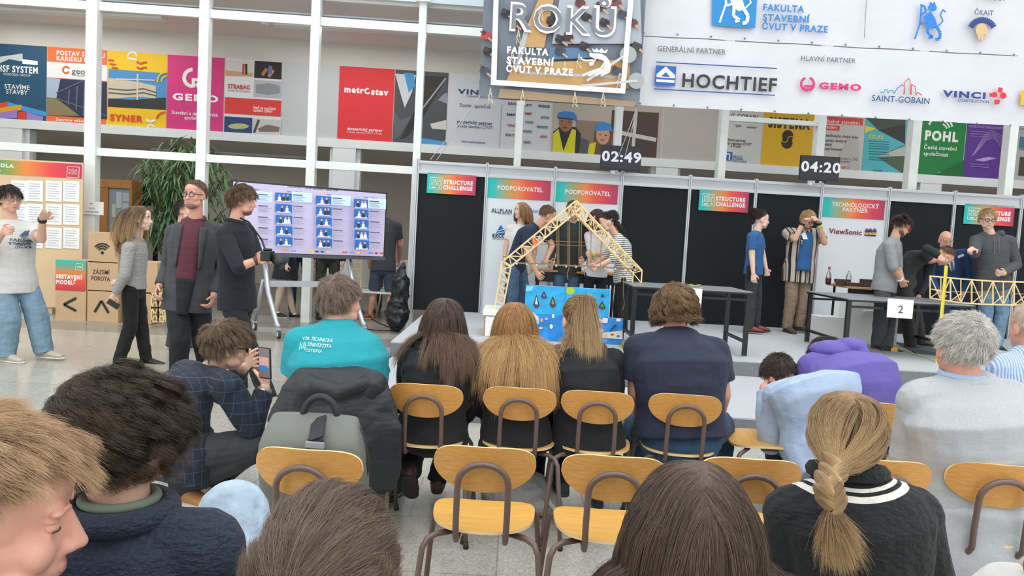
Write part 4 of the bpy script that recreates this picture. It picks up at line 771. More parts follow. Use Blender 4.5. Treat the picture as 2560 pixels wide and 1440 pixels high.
def on_cloth(K, target, draws, m, name='print'):
    """lettering (text, x0, y0, x1, h) printed onto a garment"""
    y0 = min((target_pt(K)).y for _ in (0,)) - .6; P = Plane(y0, 0); mb = MB(m)
    for q in draws:
        if q[0] == 'l': P.line(mb, q[1], q[2], 0)
        elif q[0] == 'p': P.poly(mb, q[1], 0, .0005)
        else: P.text(mb, q[0], q[1], q[2], q[3], q[4] if len(q) > 4 else None, .015, 0)
    # scale from the drawing plane onto the garment's own depth along the sight lines it was measured on
    Y = target_pt(K).y; mb.v = [tuple(CAM + (V(v) - CAM) * ((Y + (V(v).y - y0) * .2 - .22) / y0)) for v in mb.v]
    ob = mb.build(name, K['root']); s = ob.modifiers.new('wrap', 'SHRINKWRAP'); s.target = target; s.wrap_method = 'PROJECT'; s.use_project_y = True; s.use_negative_direction = True; s.use_positive_direction = True; s.wrap_mode = 'ABOVE_SURFACE'; s.offset = .004; s.project_limit = .6; return ob
def target_pt(K): return K['pel'].lerp(K['neck'], .7)
def band(K, which, m, t=.9, w=.022, r=.036, name='wristband'):
    E, Wr = K['e' + which], K['w' + which]; c = E.lerp(Wr, t); d = (Wr - E).normalized(); MB(m).tube([c - d * w / 2, c + d * w / 2], [r, r], 14).build(name, K['root'], smooth=True)
# ================= chairs =================
m_tube = mat('brown_tube', '6e5a52', .35, .15); m_edge = mat('plywood_edge', 'f0d29a', .5)
m_ply = mat('beech_plywood', 'd59a50', .35); nt, p = nodes(m_ply); tc = nt.nodes.new('ShaderNodeTexCoord'); mp = nt.nodes.new('ShaderNodeMapping'); mp.inputs['Scale'].default_value = (9, 9, 60)
nz = nt.nodes.new('ShaderNodeTexNoise'); nz.inputs['Scale'].default_value = 3; nz.inputs['Detail'].default_value = 5; rp = nt.nodes.new('ShaderNodeValToRGB')
rp.color_ramp.elements[0].position = .35; rp.color_ramp.elements[0].color = (*lin('c88f4b'), 1); rp.color_ramp.elements[1].position = .65; rp.color_ramp.elements[1].color = (*lin('d69d54'), 1)
nt.links.new(tc.outputs['Object'], mp.inputs[0]); nt.links.new(mp.outputs[0], nz.inputs[0]); nt.links.new(nz.outputs[0], rp.inputs[0]); nt.links.new(rp.outputs[0], p.inputs['Base Color'])
m_seat = mat('beech_seat', 'e0aa55', .3, var=(5, .1, (1, 12, 1)))
def plate(mb, outline, fy, th, m_face, m_rim):
    """curved plywood: outline of (a, b), fy(a, b, t) -> point, t across the thickness"""
    n = len(outline); rr = [1, .97, .8, .55, .25]
    for t in (0, 1):
        mb.use(m_face); vs = [fy(a * r, b * r, t) for r in rr for a, b in outline] + [fy(0, 0, t)]; fs = []
        for k in range(len(rr) - 1):
            for i in range(n): j = (i + 1) % n; q = (k * n + i, k * n + j, (k + 1) * n + j, (k + 1) * n + i); fs.append(q if t else q[::-1])
        c = len(vs) - 1
        for i in range(n): q = ((len(rr) - 1) * n + i, (len(rr) - 1) * n + (i + 1) % n, c); fs.append(q if t else q[::-1])
        mb.add(vs, fs)
    mb.use(m_rim); mb.add([fy(a, b, 0) for a, b in outline] + [fy(a, b, 1) for a, b in outline], [(i, (i + 1) % n, n + (i + 1) % n, n + i) for i in range(n)]); return mb
def sup(a, b, e1, e2, n=44):
    L = []
    for i in range(n):
        t = 2 * math.pi * i / n; c, s = math.cos(t), math.sin(t); e = e1 if s > 0 else e2
        L.append((a * math.copysign(abs(c) ** (2 / e), c), b * math.copysign(abs(s) ** (2 / e), s)))
    return L
def make_chair(name, label):
    r = thing(name, label, 'chair')
    ol = [(x * (1 - .10 * (z < 0) * (-z / .083)), z - .010 * math.cos(x / .17 * 1.4) * (z > 0)) for x, z in sup(.170, .083, 2.9, 2.3)]
    plate(MB(), ol, lambda x, z, t: (x, -.185 + .045 * (x / .17) ** 2 - .16 * z + .011 * (t - .5), .662 + z), 1, m_ply, m_edge).build('backrest', r, smooth=True)
    os_ = [(x * (1 + .06 * y / .17), y) for x, y in sup(.178, .172, 3.0, 2.6)]
    plate(MB(), os_, lambda x, y, t: (x, y, .43 + .011 * (t - .5) + .012 * (x / .17) ** 2 - .010 * max(0, y / .17) ** 2 + .01 * max(0, -y / .17) ** 3), 1, m_seat, m_edge).build('seat', r, smooth=True)
    arch = [(-.078, .02, .410), (-.080, -.12, .408), (-.081, -.168, .412), (-.082, -.19, .435), (-.083, -.194, .50), (-.082, -.205, .605)] + [(-.082 * math.cos(t), -.206 - .012 * math.sin(t), .615 + .070 * math.sin(t)) for t in np.linspace(0.05, math.pi - .05, 11)]
    arch += [(-x, y, z) for x, y, z in arch[:6]][::-1]
    MB(m_tube).tube(arch, .0105, 10).build('back_frame', r, smooth=True)
    MB(m_tube).tube([(-.10, -.09, .412), (.10, -.09, .412)], .009, 8).tube([(-.10, .10, .412), (.10, .10, .412)], .009, 8).build('stretcher', r, smooth=True)
    for sx in (-1, 1):
        for sy in (-1, 1):
            MB(m_tube).tube([(sx * .09, sy * .09, .411), (sx * .150, sy * .125, .411), (sx * .178, sy * .150, .402), (sx * .192, sy * .165, .375), (sx * .205, sy * .185, .24), (sx * .222, sy * .215, .012)], .0105, 10).use(mat('rubber_tip', '2b2927', .7)).tube([(sx * .221, sy * .213, .03), (sx * .2235, sy * .217, .0)], .0125, 10).build('leg', r, smooth=True)
    return r
CH = 1.42
proto = make_chair('school_chair', ''); first = [True]
def chair(px, py, lb, rz=0, yaw_px=None):
    q = G(px, py, .742); a = math.radians(rz); loc = (q.x - .195 * math.sin(a), q.y + .195 * math.cos(a), 0)
    if first[0]: first[0] = False; proto.location = loc; proto.rotation_euler = (0, 0, a); proto['label'] = lb; proto['group'] = 'plywood school chairs'; return proto
    return dup(proto, loc, a, lb, 'plywood school chairs')
chair(1213, 1113, 'empty plywood chair in the middle of the second row, its seat in full view', -1)
chair(1541, 1136, 'empty plywood chair right of the middle one, second row', -2)
chair(762, 1118, 'plywood chair with the grey-green backpack on its seat', -3)
chair(1890, 1143, 'empty plywood chair in front of the person with a plait, on their left', -2)
chair(2222, 1147, 'plywood chair half hidden by the shoulder of the person with a plait', -3)
chair(2517, 1158, 'plywood chair under the pale grey jacket, at the right edge', -6)
chair(1063, 957, 'plywood chair under the person with long brown hair', -2)
chair(1301, 966, 'plywood chair under the person with long fair hair', -2)
chair(1498, 975, 'plywood chair under the person with the pony tail', -3)
chair(1720, 983, 'plywood chair under the person in the navy T-shirt', -4)
chair(2178, 1002, 'plywood chair under the person in the purple hooded top', -4)
chair(862, 950, 'plywood chair hung with the black jacket, under the person in the turquoise polo', 4)
chair(2607, 1030, 'plywood chair under the person in the checked shirt, cut by the right edge', -6)
q = G(1930, 1123, .43); dup(proto, (q.x + .0, q.y + .15, 0), math.radians(86), 'plywood chair turned aside under the person in the pale blue shirt', 'plywood school chairs')
# ================= tables on the stage =================
m_bm = mat('black_steel', '15181a', .4); m_gt = mat('worn_grey_top', '82868a', .4, var=(6, .15))
def black_table(label, x0, x1, y0, y1, zt):
    r = thing('work_table', label, 'table', ((x0 + x1) / 2, (y0 + y1) / 2, Z2))
    mb = MB(m_gt).box((x0, y0, zt - .012), (x1, y1, zt)); mb.use(m_bm).box((x0 - .004, y0 - .004, zt - .03), (x1 + .004, y1 + .004, zt - .012)); mb.build('tabletop', r, bevel=.003)
    MB(m_bm).box((x0 + .05, y0 + .02, zt - .10), (x1 - .05, y0 + .045, zt - .075)).box((x0 + .05, y1 - .045, zt - .10), (x1 - .05, y1 - .02, zt - .075)).build('rail', r)
    for x in (x0 + .03, x1 - .03):
        for y in (y0 + .035, y1 - .035): mb = MB(m_bm).box((x - .022, y - .022, Z2 + .012), (x + .022, y + .022, zt - .03)); mb.use(mat('tan_foot', 'c9b48a', .6)).box((x - .018, y - .018, Z2), (x + .018, y + .018, Z2 + .012)); mb.build('leg', r)
        MB(m_bm).box((x - .015, y0 + .05, Z2 + .14), (x + .015, y1 - .05, Z2 + .17)).build('stretcher', r)
    return r
T1Z, T2Z = .98, .94
a, b = G(1590, 717, T1Z), G(1877, 729, T1Z); black_table('black-framed table with a blank white paper hanging from its edge', a.x, b.x, 7.62, 8.4, T1Z); T1 = (a.x, b.x)
a, b = G(2112, 745, T2Z), G(2392, 757, T2Z); black_table('black-framed table marked with the number 2', a.x, b.x, 8.07, 9.2, T2Z)
m_pap = mat('paper', 'f1f1ef', .7, bump=(9, .25, .01))
for Yp, P4, num in ((7.6, [(1690, 718), (1756, 722), (1752, 770), (1686, 767)], 0), (8.05, [(2219, 746), (2284, 750), (2280, 797), (2216, 793)], 1)):
    P = Plane(Yp); c = P.pt(*P.uv(*P4[3])); r = thing('paper_sheet', 'white paper with the number 2 hanging on the table edge' if num else 'blank white paper hanging on the edge of the left table', 'paper', c)
    MB(m_pap).prism([P.pt(*P.uv(*q), .006) for q in P4[::-1]], V((0, .002, 0))).build('sheet', r)
    if num: draw(P, [T('2', 2244, 782, 2256, '4a4a4e', 20, .0)], r, .009)
m_oak = mat('orange_wood', 'c08a52', .4, var=(8, .12, (1, 10, 10)))
def school_table(label, x0, x1, y0, y1, zt):
    r = thing('school_table', label, 'table', ((x0 + x1) / 2, (y0 + y1) / 2, Z2)); MB(m_oak).box((x0, y0, zt - .025), (x1, y1, zt)).build('tabletop', r, bevel=.006)
    MB(m_bm).box((x0 + .04, y0 + .06, zt - .16), (x1 - .04, y0 + .075, zt - .03)).build('modesty_panel', r)
    for x in (x0 + .08, x1 - .08):
        for y in (y0 + .1, y1 - .08): MB(m_bm).tube([(x, y, zt - .03), (x, y, Z2)], .017, 8).build('leg', r, smooth=True)
a, b = G(2027, 702, 1.01), G(2215, 718, 1.01); school_table('wooden school table behind the number 2 table, with bottles and metal blocks', a.x, b.x, 9.55, 10.2, 1.01); ST = (a.x, b.x)
school_table('wooden school table behind the people at the pointed bridge', W(1330, 680, 10).x, W(1545, 680, 10).x, 9.75, 10.35, 1.0)
# on the wooden table
def onW(px, Y): return W(px, 700, Y).x
x = onW(2071, 9.8); r = thing('cola_bottle', 'plastic bottle of dark drink with a red cap', 'bottle', (x, 9.8, 1.01))
MB(mat('cola', '2a120e', .1)).tube([(x, 9.8, 1.012), (x, 9.8, 1.03), (x, 9.8, 1.10)], [.03, .034, .034], 16).build('drink', r, smooth=True)
MB(mat('red_label', 'a5302e', .4)).tube([(x, 9.8, 1.055), (x, 9.8, 1.10)], [.0355, .0355], 16).use(mat('dark_label', '2a2224', .4)).tube([(x, 9.8, 1.06), (x, 9.8, 1.085)], [.036, .036], 16).build('label_band', r)
m_pet = mat('clear_plastic', 'eef3f4', .08, trans=.9); MB(m_pet).tube([(x, 9.8, 1.10), (x, 9.8, 1.14), (x, 9.8, 1.19), (x, 9.8, 1.225)], [.034, .032, .014, .013], 16).build('bottle_neck', r, smooth=True); MB(mat('red_cap', 'c8402f', .4)).tube([(x, 9.8, 1.225), (x, 9.8, 1.245)], .016, 12).build('cap', r)
x = onW(2121, 10.0); r = thing('water_bottle', 'empty clear plastic bottle behind the metal blocks', 'bottle', (x, 10.0, 1.01)); MB(m_pet).tube([(x, 10, 1.01), (x, 10, 1.1), (x, 10, 1.14), (x, 10, 1.18), (x, 10, 1.2)], [.035, .035, .032, .013, .013], 14).build('body', r, smooth=True); MB(m_white).tube([(x, 10, 1.2), (x, 10, 1.215)], .015, 10).build('cap', r)
m_iron = mat('rusty_iron', '4e423c', .5, .3, var=(20, .3))
for x0, x1, y0, h, lb in ((2091, 2128, 9.66, .085, 'dark iron block nearest the cola bottle'), (2118, 2158, 9.60, .05, 'long low iron block in front of the clear bottle'), (2155, 2190, 9.7, .10, 'dark iron block beside the man in grey'), (2160, 2180, 9.58, .04, 'small iron block at the front edge of the wooden table')):
    tag(MB(m_iron).box((onW(x0, y0), y0, 1.01), (onW(x1, y0), y0 + .07, 1.01 + h)).build('iron_block', bevel=.004), lb, 'block', 'iron blocks')
q = V((onW(2088, 9.7), 9.7, 1.033)); tag(MB(mat('orange_ball', 'd98a5a', .5)).ell(q, (.023, .023, .023)).build('ball', smooth=True), 'small orange ball on the wooden table', 'ball')
# white cupboards under it
r = thing('drawer_cabinet', 'white cabinet with a long handle under the wooden table', 'cabinet', (W(2160, 800, 9.45).x, 9.5, Z2)); x0, x1 = W(2112, 800, 9.35).x, W(2246, 800, 9.35).x
m_wc = mat('white_melamine', 'ecebe6', .5); MB(m_wc).box((x0, 9.35, Z2), (x1, 9.54, .85)).build('carcass', r, bevel=.004); MB(m_wc).box((x0 + .04, 9.338, Z2 + .03), (x1 - .01, 9.35, .83)).build('door', r, bevel=.003); MB(m_wc).box((x0 + .22, 9.31, .70), (x1 - .05, 9.338, .73)).build('handle', r, bevel=.004)
x2 = W(2048, 800, 9.3).x; tag(MB(m_wc).hexa([(x2 + .03, 9.32, Z2), (x0 - .01, 9.32, Z2), (x0 - .01, 9.6, Z2), (x2 + .03, 9.6, Z2), (x2, 9.32, .62), (x0 - .01, 9.32, .62), (x0 - .01, 9.6, .62), (x2, 9.6, .62)]).build('white_crate', bevel=.004), 'low white crate left of the white cabinet', 'crate')
# low white plinth under the left foot of the pointed bridge
x0, x1 = W(1207, 780, 8.0).x, W(1335, 780, 8.0).x
r = thing('plinth', 'low white plinth under the broken foot of the pointed bridge', 'plinth', ((x0 + x1) / 2, 8.4, Z2)); MB(m_wc).box((x0, 8.1, .535), (x1, 8.75, .59)).build('tabletop', r); MB(m_oak).box((x0 + .015, 8.13, Z2), (x1 - .015, 8.7, .535)).build('frame', r); MB(m_wc).box((x0 + .03, 8.115, Z2 + .005), (x1 - .03, 8.13, .525)).build('front_panel', r)
# ================= painted canvases =================
PC = Plane(8.02, 0.0)
m_sea = mat('painted_sky', '2fa6dc', .5, var=(9, .2, (1, 1, 2))); m_sea2 = mat('painted_sea', '2583cc', .5, var=(9, .35)); m_cv = mat('canvas_edge', 'cfe3ea', .7)
def canvas(label, x0, y0, x1, y1, m, ops, zb=None, off=0):
    (u0, z0), (u1, z1) = PC.uv(x0, y1), PC.uv(x1, y0 + (x1 - x0) * .055); z0 = zb if zb is not None else z0
    r = thing('painting', label, 'painting', PC.pt((u0 + u1) / 2, z0, off)); mb = MB(m_cv); PC.rectm(mb, u0, z0, u1, z1, off, .03); mb.build('canvas', r); mb = MB(m); PC.rectm(mb, u0, z0, u1, z1, off + .002, .002); mb.build('paint_ground', r); draw(PC, ops, r, off + .003); return r
boat = lambda x, y, w, h, c: [('p', [(x, y - h), (x + w, y + 2), (x - w, y)], '2b2f3a'), ('p', [(x, y - h + 6), (x + w - 4, y), (x - w + 4, y - 2)], c), ('p', [(x - w, y + 1), (x + w, y + 3), (x + 2, y + h * .32), (x - 2, y + h * .32)], '6b3a33')]
canvas('blue painted canvas of small sailing boats, upper of the two', 1311, 712, 1526, 783, m_sea, [('d', 1425, 727, 12, 9, 'a8c638'), ('p', [(1316, 716), (1334, 715), (1330, 726), (1315, 728)], '8fd0ea'), ('p', [(1412, 717), (1416, 717), (1414, 780), (1410, 780)], '1f95d2')] + boat(1341, 762, 8, 26, 'bfe6f2') + boat(1360, 742, 8, 14, '9a6fc0') + boat(1382, 762, 8, 22, 'b08a50') + boat(1487, 768, 8, 24, '8a98a8') + boat(1505, 768, 9, 16, '3fae56') + boat(1474, 754, 6, 12, '2fae4a') + boat(1506, 741, 5, 7, '8a2f5a'))
canvas('blue painted canvas of sea creatures and shells, lower of the two', 1308, 783, 1558, 852, m_sea2, [('p', [(1318, 786), (1332, 780), (1346, 792), (1348, 808), (1334, 814), (1326, 806)], 'd9d6c2'), ('d', 1338, 806, 9, 8, '8fc3ea'), ('d', 1354, 800, 3, 5, 'e6a488'), ('d', 1366, 797, 4, 3, 'd9b0c8'), ('d', 1383, 790, 3, 5, 'f2f2ee'), ('d', 1378, 816, 4, 6, 'efe6c8'), ('d', 1352, 820, 5, 3, 'e9b98a'), ('d', 1420, 800, 6, 5, 'e8c8a8'), ('d', 1493, 800, 10, 6, 'efd9c8'), ('d', 1492, 800, 6, 3, 'e8823a'), ('p', [(1500, 806), (1508, 794), (1520, 796), (1518, 808)], 'f0d6e0'), ('d', 1546, 800, 6, 4, 'dfe6ee'), ('l', [(1526, 826), (1540, 812)], 3, '2a3050'), ('p', [(1532, 814), (1542, 811), (1538, 820)], '6f3fa0'), ('d', 1500, 826, 8, 5, 'e9e0da'), ('p', [(1500, 832), (1556, 826), (1556, 848), (1480, 842)], 'd8d2c0'), ('d', 1530, 836, 4, 3, 'c7483a'), ('d', 1545, 840, 4, 3, '3f78c8'), ('d', 1515, 838, 3, 3, 'e0c23a')], Z2)
# ================= pointed bridge of sticks =================
m_stick = mat('pine_sticks', 'e8cf9a', .6, var=(12, .12)); m_str = mat('hemp_string', '9b7a5c', .8); m_deck = mat('dark_sticks', '8a7460', .7)
YB = 8.22
def box_truss(mb, A, B, C, D, n, dep, w=.011):
    """A-B upper chord, C-D lower chord in the near face; the same again dep behind; n bays"""
    dv = V((0, dep, 0))
    for P, Q in ((A, B), (C, D)):
        for o in (V(), dv): mb.bar(P + o, Q + o, w * 1.45)
    for k in range(n + 1):
        t = k / n; u, l = A.lerp(B, t), C.lerp(D, t)
        for o in (V(), dv): mb.bar(u + o, l + o, w * .85)
        mb.bar(u, u + dv, w * .8); mb.bar(l, l + dv, w * .8)
        if k < n:
            u2, l2 = A.lerp(B, (k + 1) / n), C.lerp(D, (k + 1) / n)
            for o in (V(), dv): mb.bar(u + o, l2 + o, w * .7) if k % 2 else mb.bar(l + o, u2 + o, w * .7)
            mb.bar(u, u2 + dv, w * .6)
r = thing('stick_bridge', 'tall pointed model bridge of wooden sticks with string hangers', 'model bridge', W(1440, 690, YB))
w_ = lambda x, y, d=0: W(x, y, YB + d)
mb = MB(m_stick); box_truss(mb, w_(1441, 501), w_(1258, 653), w_(1450, 522), w_(1278, 666), 12, .20); mb.build('truss_arm', r)
mb = MB(m_stick); box_truss(mb, w_(1441, 501), w_(1605, 676), w_(1437, 530), w_(1583, 683), 12, .20); mb.bar(w_(1605, 676), w_(1603, 708), .013); mb.bar(w_(1583, 683), w_(1581, 708), .013); mb.bar(w_(1583, 683), w_(1602, 706), .011); mb.bar(w_(1605, 676, .2), w_(1603, 703, .2), .013); mb.bar(w_(1583, 683, .2), w_(1581, 703, .2), .013); mb.build('truss_arm', r)
mb = MB(m_stick); box_truss(mb, w_(1255, 655), w_(1240, 752), w_(1277, 668), w_(1259, 762), 5, .2); mb.bar(w_(1240, 752), w_(1235, 776), .013); mb.bar(w_(1259, 762), w_(1256, 772), .013); mb.build('truss_leg', r)
mb = MB(m_deck)
for d in (0.0, .07, .14, .2): mb.bar(w_(1290, 657, d), w_(1592, 673, d), .016)
for k in range(13): t = k / 12; a = w_(1292, 657).lerp(w_(1588, 673), t); mb.bar(a, a + V((0, .2, 0)), .014); mb.use(m_stick).ell(a - V((0, .012, .012)), (.011, .006, .011), n=8, m=5); mb.use(m_deck)
mb.build('deck', r)
for k, (xa, ya, xb, yb) in enumerate(((1313, 622, 1315, 662), (1392, 566, 1393, 664), (1397, 563, 1397, 664), (1420, 546, 1420, 665), (1424, 542, 1423, 665), (1449, 548, 1447, 667), (1454, 552, 1452, 667), (1478, 570, 1476, 668), (1503, 600, 1501, 670), (1330, 612, 1338, 660), (1545, 646, 1545, 670))):
    MB(m_str).tube([w_(xa, ya, .1), w_(xb, yb, .0)], .0045, 6).build('string', r)
for y in (606, 615): MB(m_str).tube([w_(1342, y - 5, .1), w_(1470, y, .1)], .004, 6).build('string', r)
for pts in ([(1427, 538), (1434, 550), (1438, 560)], [(1423, 668), (1418, 685), (1420, 700)], [(1548, 672), (1560, 690), (1558, 730), (1561, 760), (1556, 776)], [(1570, 675), (1562, 688), (1552, 684)]): MB(m_str).tube([w_(x, y, -.02) for x, y in pts], .0045, 6).build('string', r)
MB(mat('orange_band', 'e8762c', .6)).ell(w_(1338, 612, .02), (.028, .02, .06)).ell(w_(1333, 600, .02), (.02, .02, .04)).build('band', r, smooth=True)
# long low bridge on the right
r = thing('stick_bridge', 'long low model bridge of wooden sticks beside the yellow tape measure', 'model bridge', W(2440, 750, 8.2)); YB2 = 8.2
w2 = lambda x, y, d=0: W(x, y, YB2 + d); X = [2325, 2352, 2376, 2402, 2429, 2455, 2482, 2508, 2535, 2562, 2588, 2614, 2640]
tp = lambda x: float(np.interp(x, [2325, 2400, 2480, 2560, 2640], [690, 697, 703, 705, 706])); bt = lambda x: float(np.interp(x, [2325, 2395, 2440, 2560, 2640], [745, 756, 760, 763, 764])); md = lambda x: bt(x) - 23
for d in (0, .34):
    mb = MB(m_stick)
    for a, b in zip(X[:-1], X[1:]):
        for fn, s in ((tp, 1.2), (bt, 1.2)): mb.bar(w2(a, fn(a), d), w2(b, fn(b), d), .013 * s)
        i = X.index(a); mb.bar(w2(a, tp(a) if i % 2 == 0 else bt(a), d), w2(b, bt(b) if i % 2 == 0 else tp(b), d), .009)
        if i % 2 == 0: mb.bar(w2(a, bt(a), d), w2(b, md(b), d), .008)
    for i, x in enumerate(X): mb.bar(w2(x, tp(x), d), w2(x, bt(x), d), .012 if i % 2 == 0 else .009)
    mb.bar(w2(2325, md(2325), d), w2(2376, md(2376) + 2, d), .010); mb.build('truss_side', r)
mb = MB(m_stick)
for x in X:
    for fn in (tp, bt): mb.bar(w2(x, fn(x)), w2(x, fn(x), .34), .010)
for a, b in zip(X[:-1], X[1:]): mb.bar(w2(a, bt(a)), w2(b, bt(b), .34), .008)
mb.build('cross_sticks', r)
mb = MB(m_deck); mb.bar(w2(2352, 728, .15), w2(2640, 738, .15), .012)
for x in (2440, 2500): mb.bar(w2(x, 732, .15), w2(x + 32, 733, .15), .03)
mb.build('load_bar', r)
# tape measure: held at the top, standing on the stage
a = W(2366, 664, 8.0); tag(MB(mat('yellow_blade', 'e3cf33', .4)).box((a.x - .018, 7.998, Z2), (a.x + .018, 8.004, a.z)).use(mat('blade_marks', '6a6020', .5)).box((a.x + .010, 7.9975, Z2), (a.x + .012, 7.998, a.z)).build('tape_measure'), 'yellow tape measure held upright in front of the low bridge', 'tape measure')
# tapes, scraps and mats on the stage
m_haz = stripe_mat('hazard_tape', [(0, 'd8c52c'), (.5, '25231c')], 14, 1, .6, 0)
a, b = G(1548, 858, Z2), G(1572, 884, Z2); tag(MB(m_haz).bar(a + V((0, 0, .002)), b + V((0, 0, .002)), .05, .003).build('hazard_tape'), 'strip of yellow and black tape on the stage near the lower painting', 'tape')
a, b = G(2255, 876, Z2), G(2350, 908, Z2); tag(MB(mat('ink_c8b53a', 'c8b53a', .6)).bar(a + V((0, 0, .002)), b + V((0, 0, .002)), .025, .003).build('floor_tape'), 'thin yellow tape line on the stage by the number 2 table', 'tape')
mb = MB(mat('ink_c9c244', 'c9c244', .6))
for x, y in ((1722, 712), (1735, 715), (1748, 720), (1728, 716), (1742, 713)): q = G(x, y, T1Z); mb.bar(q + V((0, 0, .004)), q + V((.05, .02, .008)), .015, .004)
tag(mb.build('tape_scraps'), 'yellow tape scraps on the left black table', 'tape scrap')
P4 = [G(1532, 915, Z1), G(1556, 915, Z1), G(1574, 968, Z1), G(1531, 968, Z1)]; tag(MB(mat('rubber_mat', '5b5f62', .9, var=(60, .2))).prism([p_ + V((0, 0, .001)) for p_ in P4], V((0, 0, .012))).build('rubber_mat'), 'dark rubber mat tile lying on the lower step', 'mat')
P4 = [G(2240, 858, Z2), G(2330, 868, Z2), G(2370, 892, Z2), G(2290, 884, Z2)]; tag(MB(mat('rubber_mat')).prism([p_ + V((0, 0, .001)) for p_ in P4], V((0, 0, .012))).build('rubber_mat'), 'dark rubber mat under the feet by the number 2 table', 'mat')
# ================= screen on a trolley =================
PT = Plane(11.3, .65); r = thing('display_screen', 'very wide display screen on a wheeled stand, showing rows of thumbnails', 'screen', PT.pt(PT.uv(770, 640)[0], .001, -.02))
(u0, z0), (u1, z1) = PT.uv(573, 630), PT.uv(969, 481); zb_ = PT.uv(963, 645)[1]
mb = MB(mat('screen_bezel', '23262c', .35)); PT.rectm(mb, u0, zb_, u1, z1, .0, .06); mb.build('housing', r, bevel=.006)
mb = MB(mat('screen_grey', '55585e', .4)); PT.rectm(mb, u0, zb_ - .03, u1, zb_ + .012, .012, .05); mb.build('speaker_bar', r)
mb = MB(mat('lit_screen', 'b9b1cc', .25, emit=.2)); PT.rectm(mb, u0 + .025, zb_ + .02, u1 - .025, z1 - .025, .003, .003); mb.build('display', r)
E_ = lambda c: mat('lit_' + c, c, .4, emit=.2); ops = [T('HALA ROKU — pořadí zatěžování / loading order', 719, 468, 846, E_('3a3648'), 5, .02)]
for c, (x0, w, ys, tx) in enumerate((((640, 1, (480, 508, 536, 563, 591), 0)), (687, 41, (481, 509, 537, 564, 591), 717), (786, 38, (489, 516, 542, 569, 595), 814), (878, 35, (497, 522, 548, 574, 599), 904))):
    ops.append(T('lanice / table %d' % (c + 1), (610, 717, 814, 904)[c], (473, 480, 488, 495)[c], (650, 752, 845, 934)[c], E_('4a4658'), 4))
    xr = (680, 778, 872, 957)[c]
    if c: ops.append(('r', x0 + w, ys[0] - 2, xr, ys[0] + 26, E_('bfe0f4')))
    else: ops.append(('r', 640, 478, 680, 506, E_('bfe0f4')))
    for k, y in enumerate(ys):
        if w > 1:
            ops += [('r', x0, y, x0 + w, y + 24, E_('1d62ae')), ('p', [(x0 + 3, y + 19), (x0 + w - 3, y + 20), (x0 + w - 3, y + 24), (x0 + 3, y + 23)], E_('b9c4d4'))]
            for q in ((.3, .62), (.25, .5, .75), (.4, .7), (.3, .6, .8), (.35, .65))[(k + c) % 5]: ops += [('p', [(x0 + w * q - 4, y + 21), (x0 + w * q - 3, y + 11), (x0 + w * q + 3, y + 11), (x0 + w * q + 4, y + 21)], E_(('e6e8ee', '2a2c3a')[(k + int(q * 10)) % 2])), ('d', x0 + w * q, y + 8, 2.4, 3, E_('c9a08a'))]
        xt = x0 + w + 3 if w > 1 else 645
        ops += [('l', [(xt, y + 6), (xt + 24, y + 7.5)], 2.6, E_('55506a'))] + [('l', [(xt, y + 11 + 4 * j), (xt + (32, 22, 26)[j], y + 12.5 + 4 * j)], 1.5, E_('9a96ac')) for j in range(3)]
ops += [('r', 699 + 0, 623, 714, 627, E_('e07a3a'))] + [('r', x, 619 + (x - 560) * .028, x + w, 624 + (x - 560) * .028, E_(c)) for x, w, c in ((720, 12, '5aa0d8'), (764, 14, 'c8b83a'), (779, 9, '3a3c6a'), (793, 8, '3a4c8a'), (806, 14, 'c9a8b8'), (825, 16, 'a8a8c8'), (846, 13, 'd0506a'), (864, 13, '7a8ac0'), (881, 9, 'e0b81a'), (894, 13, 'e08a9a'), (910, 12, '6a8ac8'), (927, 7, 'a02a3a'), (939, 8, 'c84a5a'))]
draw(PT, ops, r, .004)
m_st = mat('stand_silver', 'b9bec4', .3, .6); LX = [PT.uv(664, 660)[0], PT.uv(878, 670)[0]]
for k, u in enumerate(LX):
    mb = MB(m_st); a = PT.pt(u, zb_ - .03, -.08); mb.tube([a, a + PT.n * .10 + V((.04, 0, -.45)), a + PT.n * .28 + V((.11, 0, -.82)), V((0, 0, .135)) + V(((a + PT.n * .34).x + .12, (a + PT.n * .34).y, 0))], .032, 12); mb.build('leg', r, smooth=True)
    for sgn, o in ((1, .34), (-1, .35)):
        c = a + PT.n * (o * sgn) + V((.12 if sgn > 0 else 0, 0, 0)); c.z = .055
        if sgn < 0: MB(m_st).tube([a + V((0, 0, -.3)), c + V((0, 0, .08))], .028, 10).build('leg', r, smooth=True)
        mb = MB(mat('caster_rubber', '3a3b3d', .6)).tube([c - PT.ex * .016, c + PT.ex * .016], .055, 18); mb.use(m_white).tube([c - PT.ex * .018, c + PT.ex * .018], .036, 14); mb.use(m_st).box((c.x - .03, c.y - .02, .1), (c.x + .03, c.y + .02, .135)); mb.build('caster', r)
mb = MB(m_st); za, zb2 = PT.uv(700, 702)[1], PT.uv(700, 717)[1]; slab(PT, LX[0], zb2, LX[1], za, .0, .05, mb); mb.build('shelf_bar', r)
mb = MB(mat('black_cable', '1d1e20', .5)); mb.tube([G(885, 800, .008), G(900, 818, .008), G(908, 822, .008), G(950, 826, .008), G(1000, 826, .008)], .007, 6).tube([G(893, 758, .008), G(915, 788, .008), G(945, 806, .008), G(985, 823, .008)], .007, 6); tag(mb.build('cable', smooth=True), 'black cable trailing over the floor right of the screen stand', 'cable')
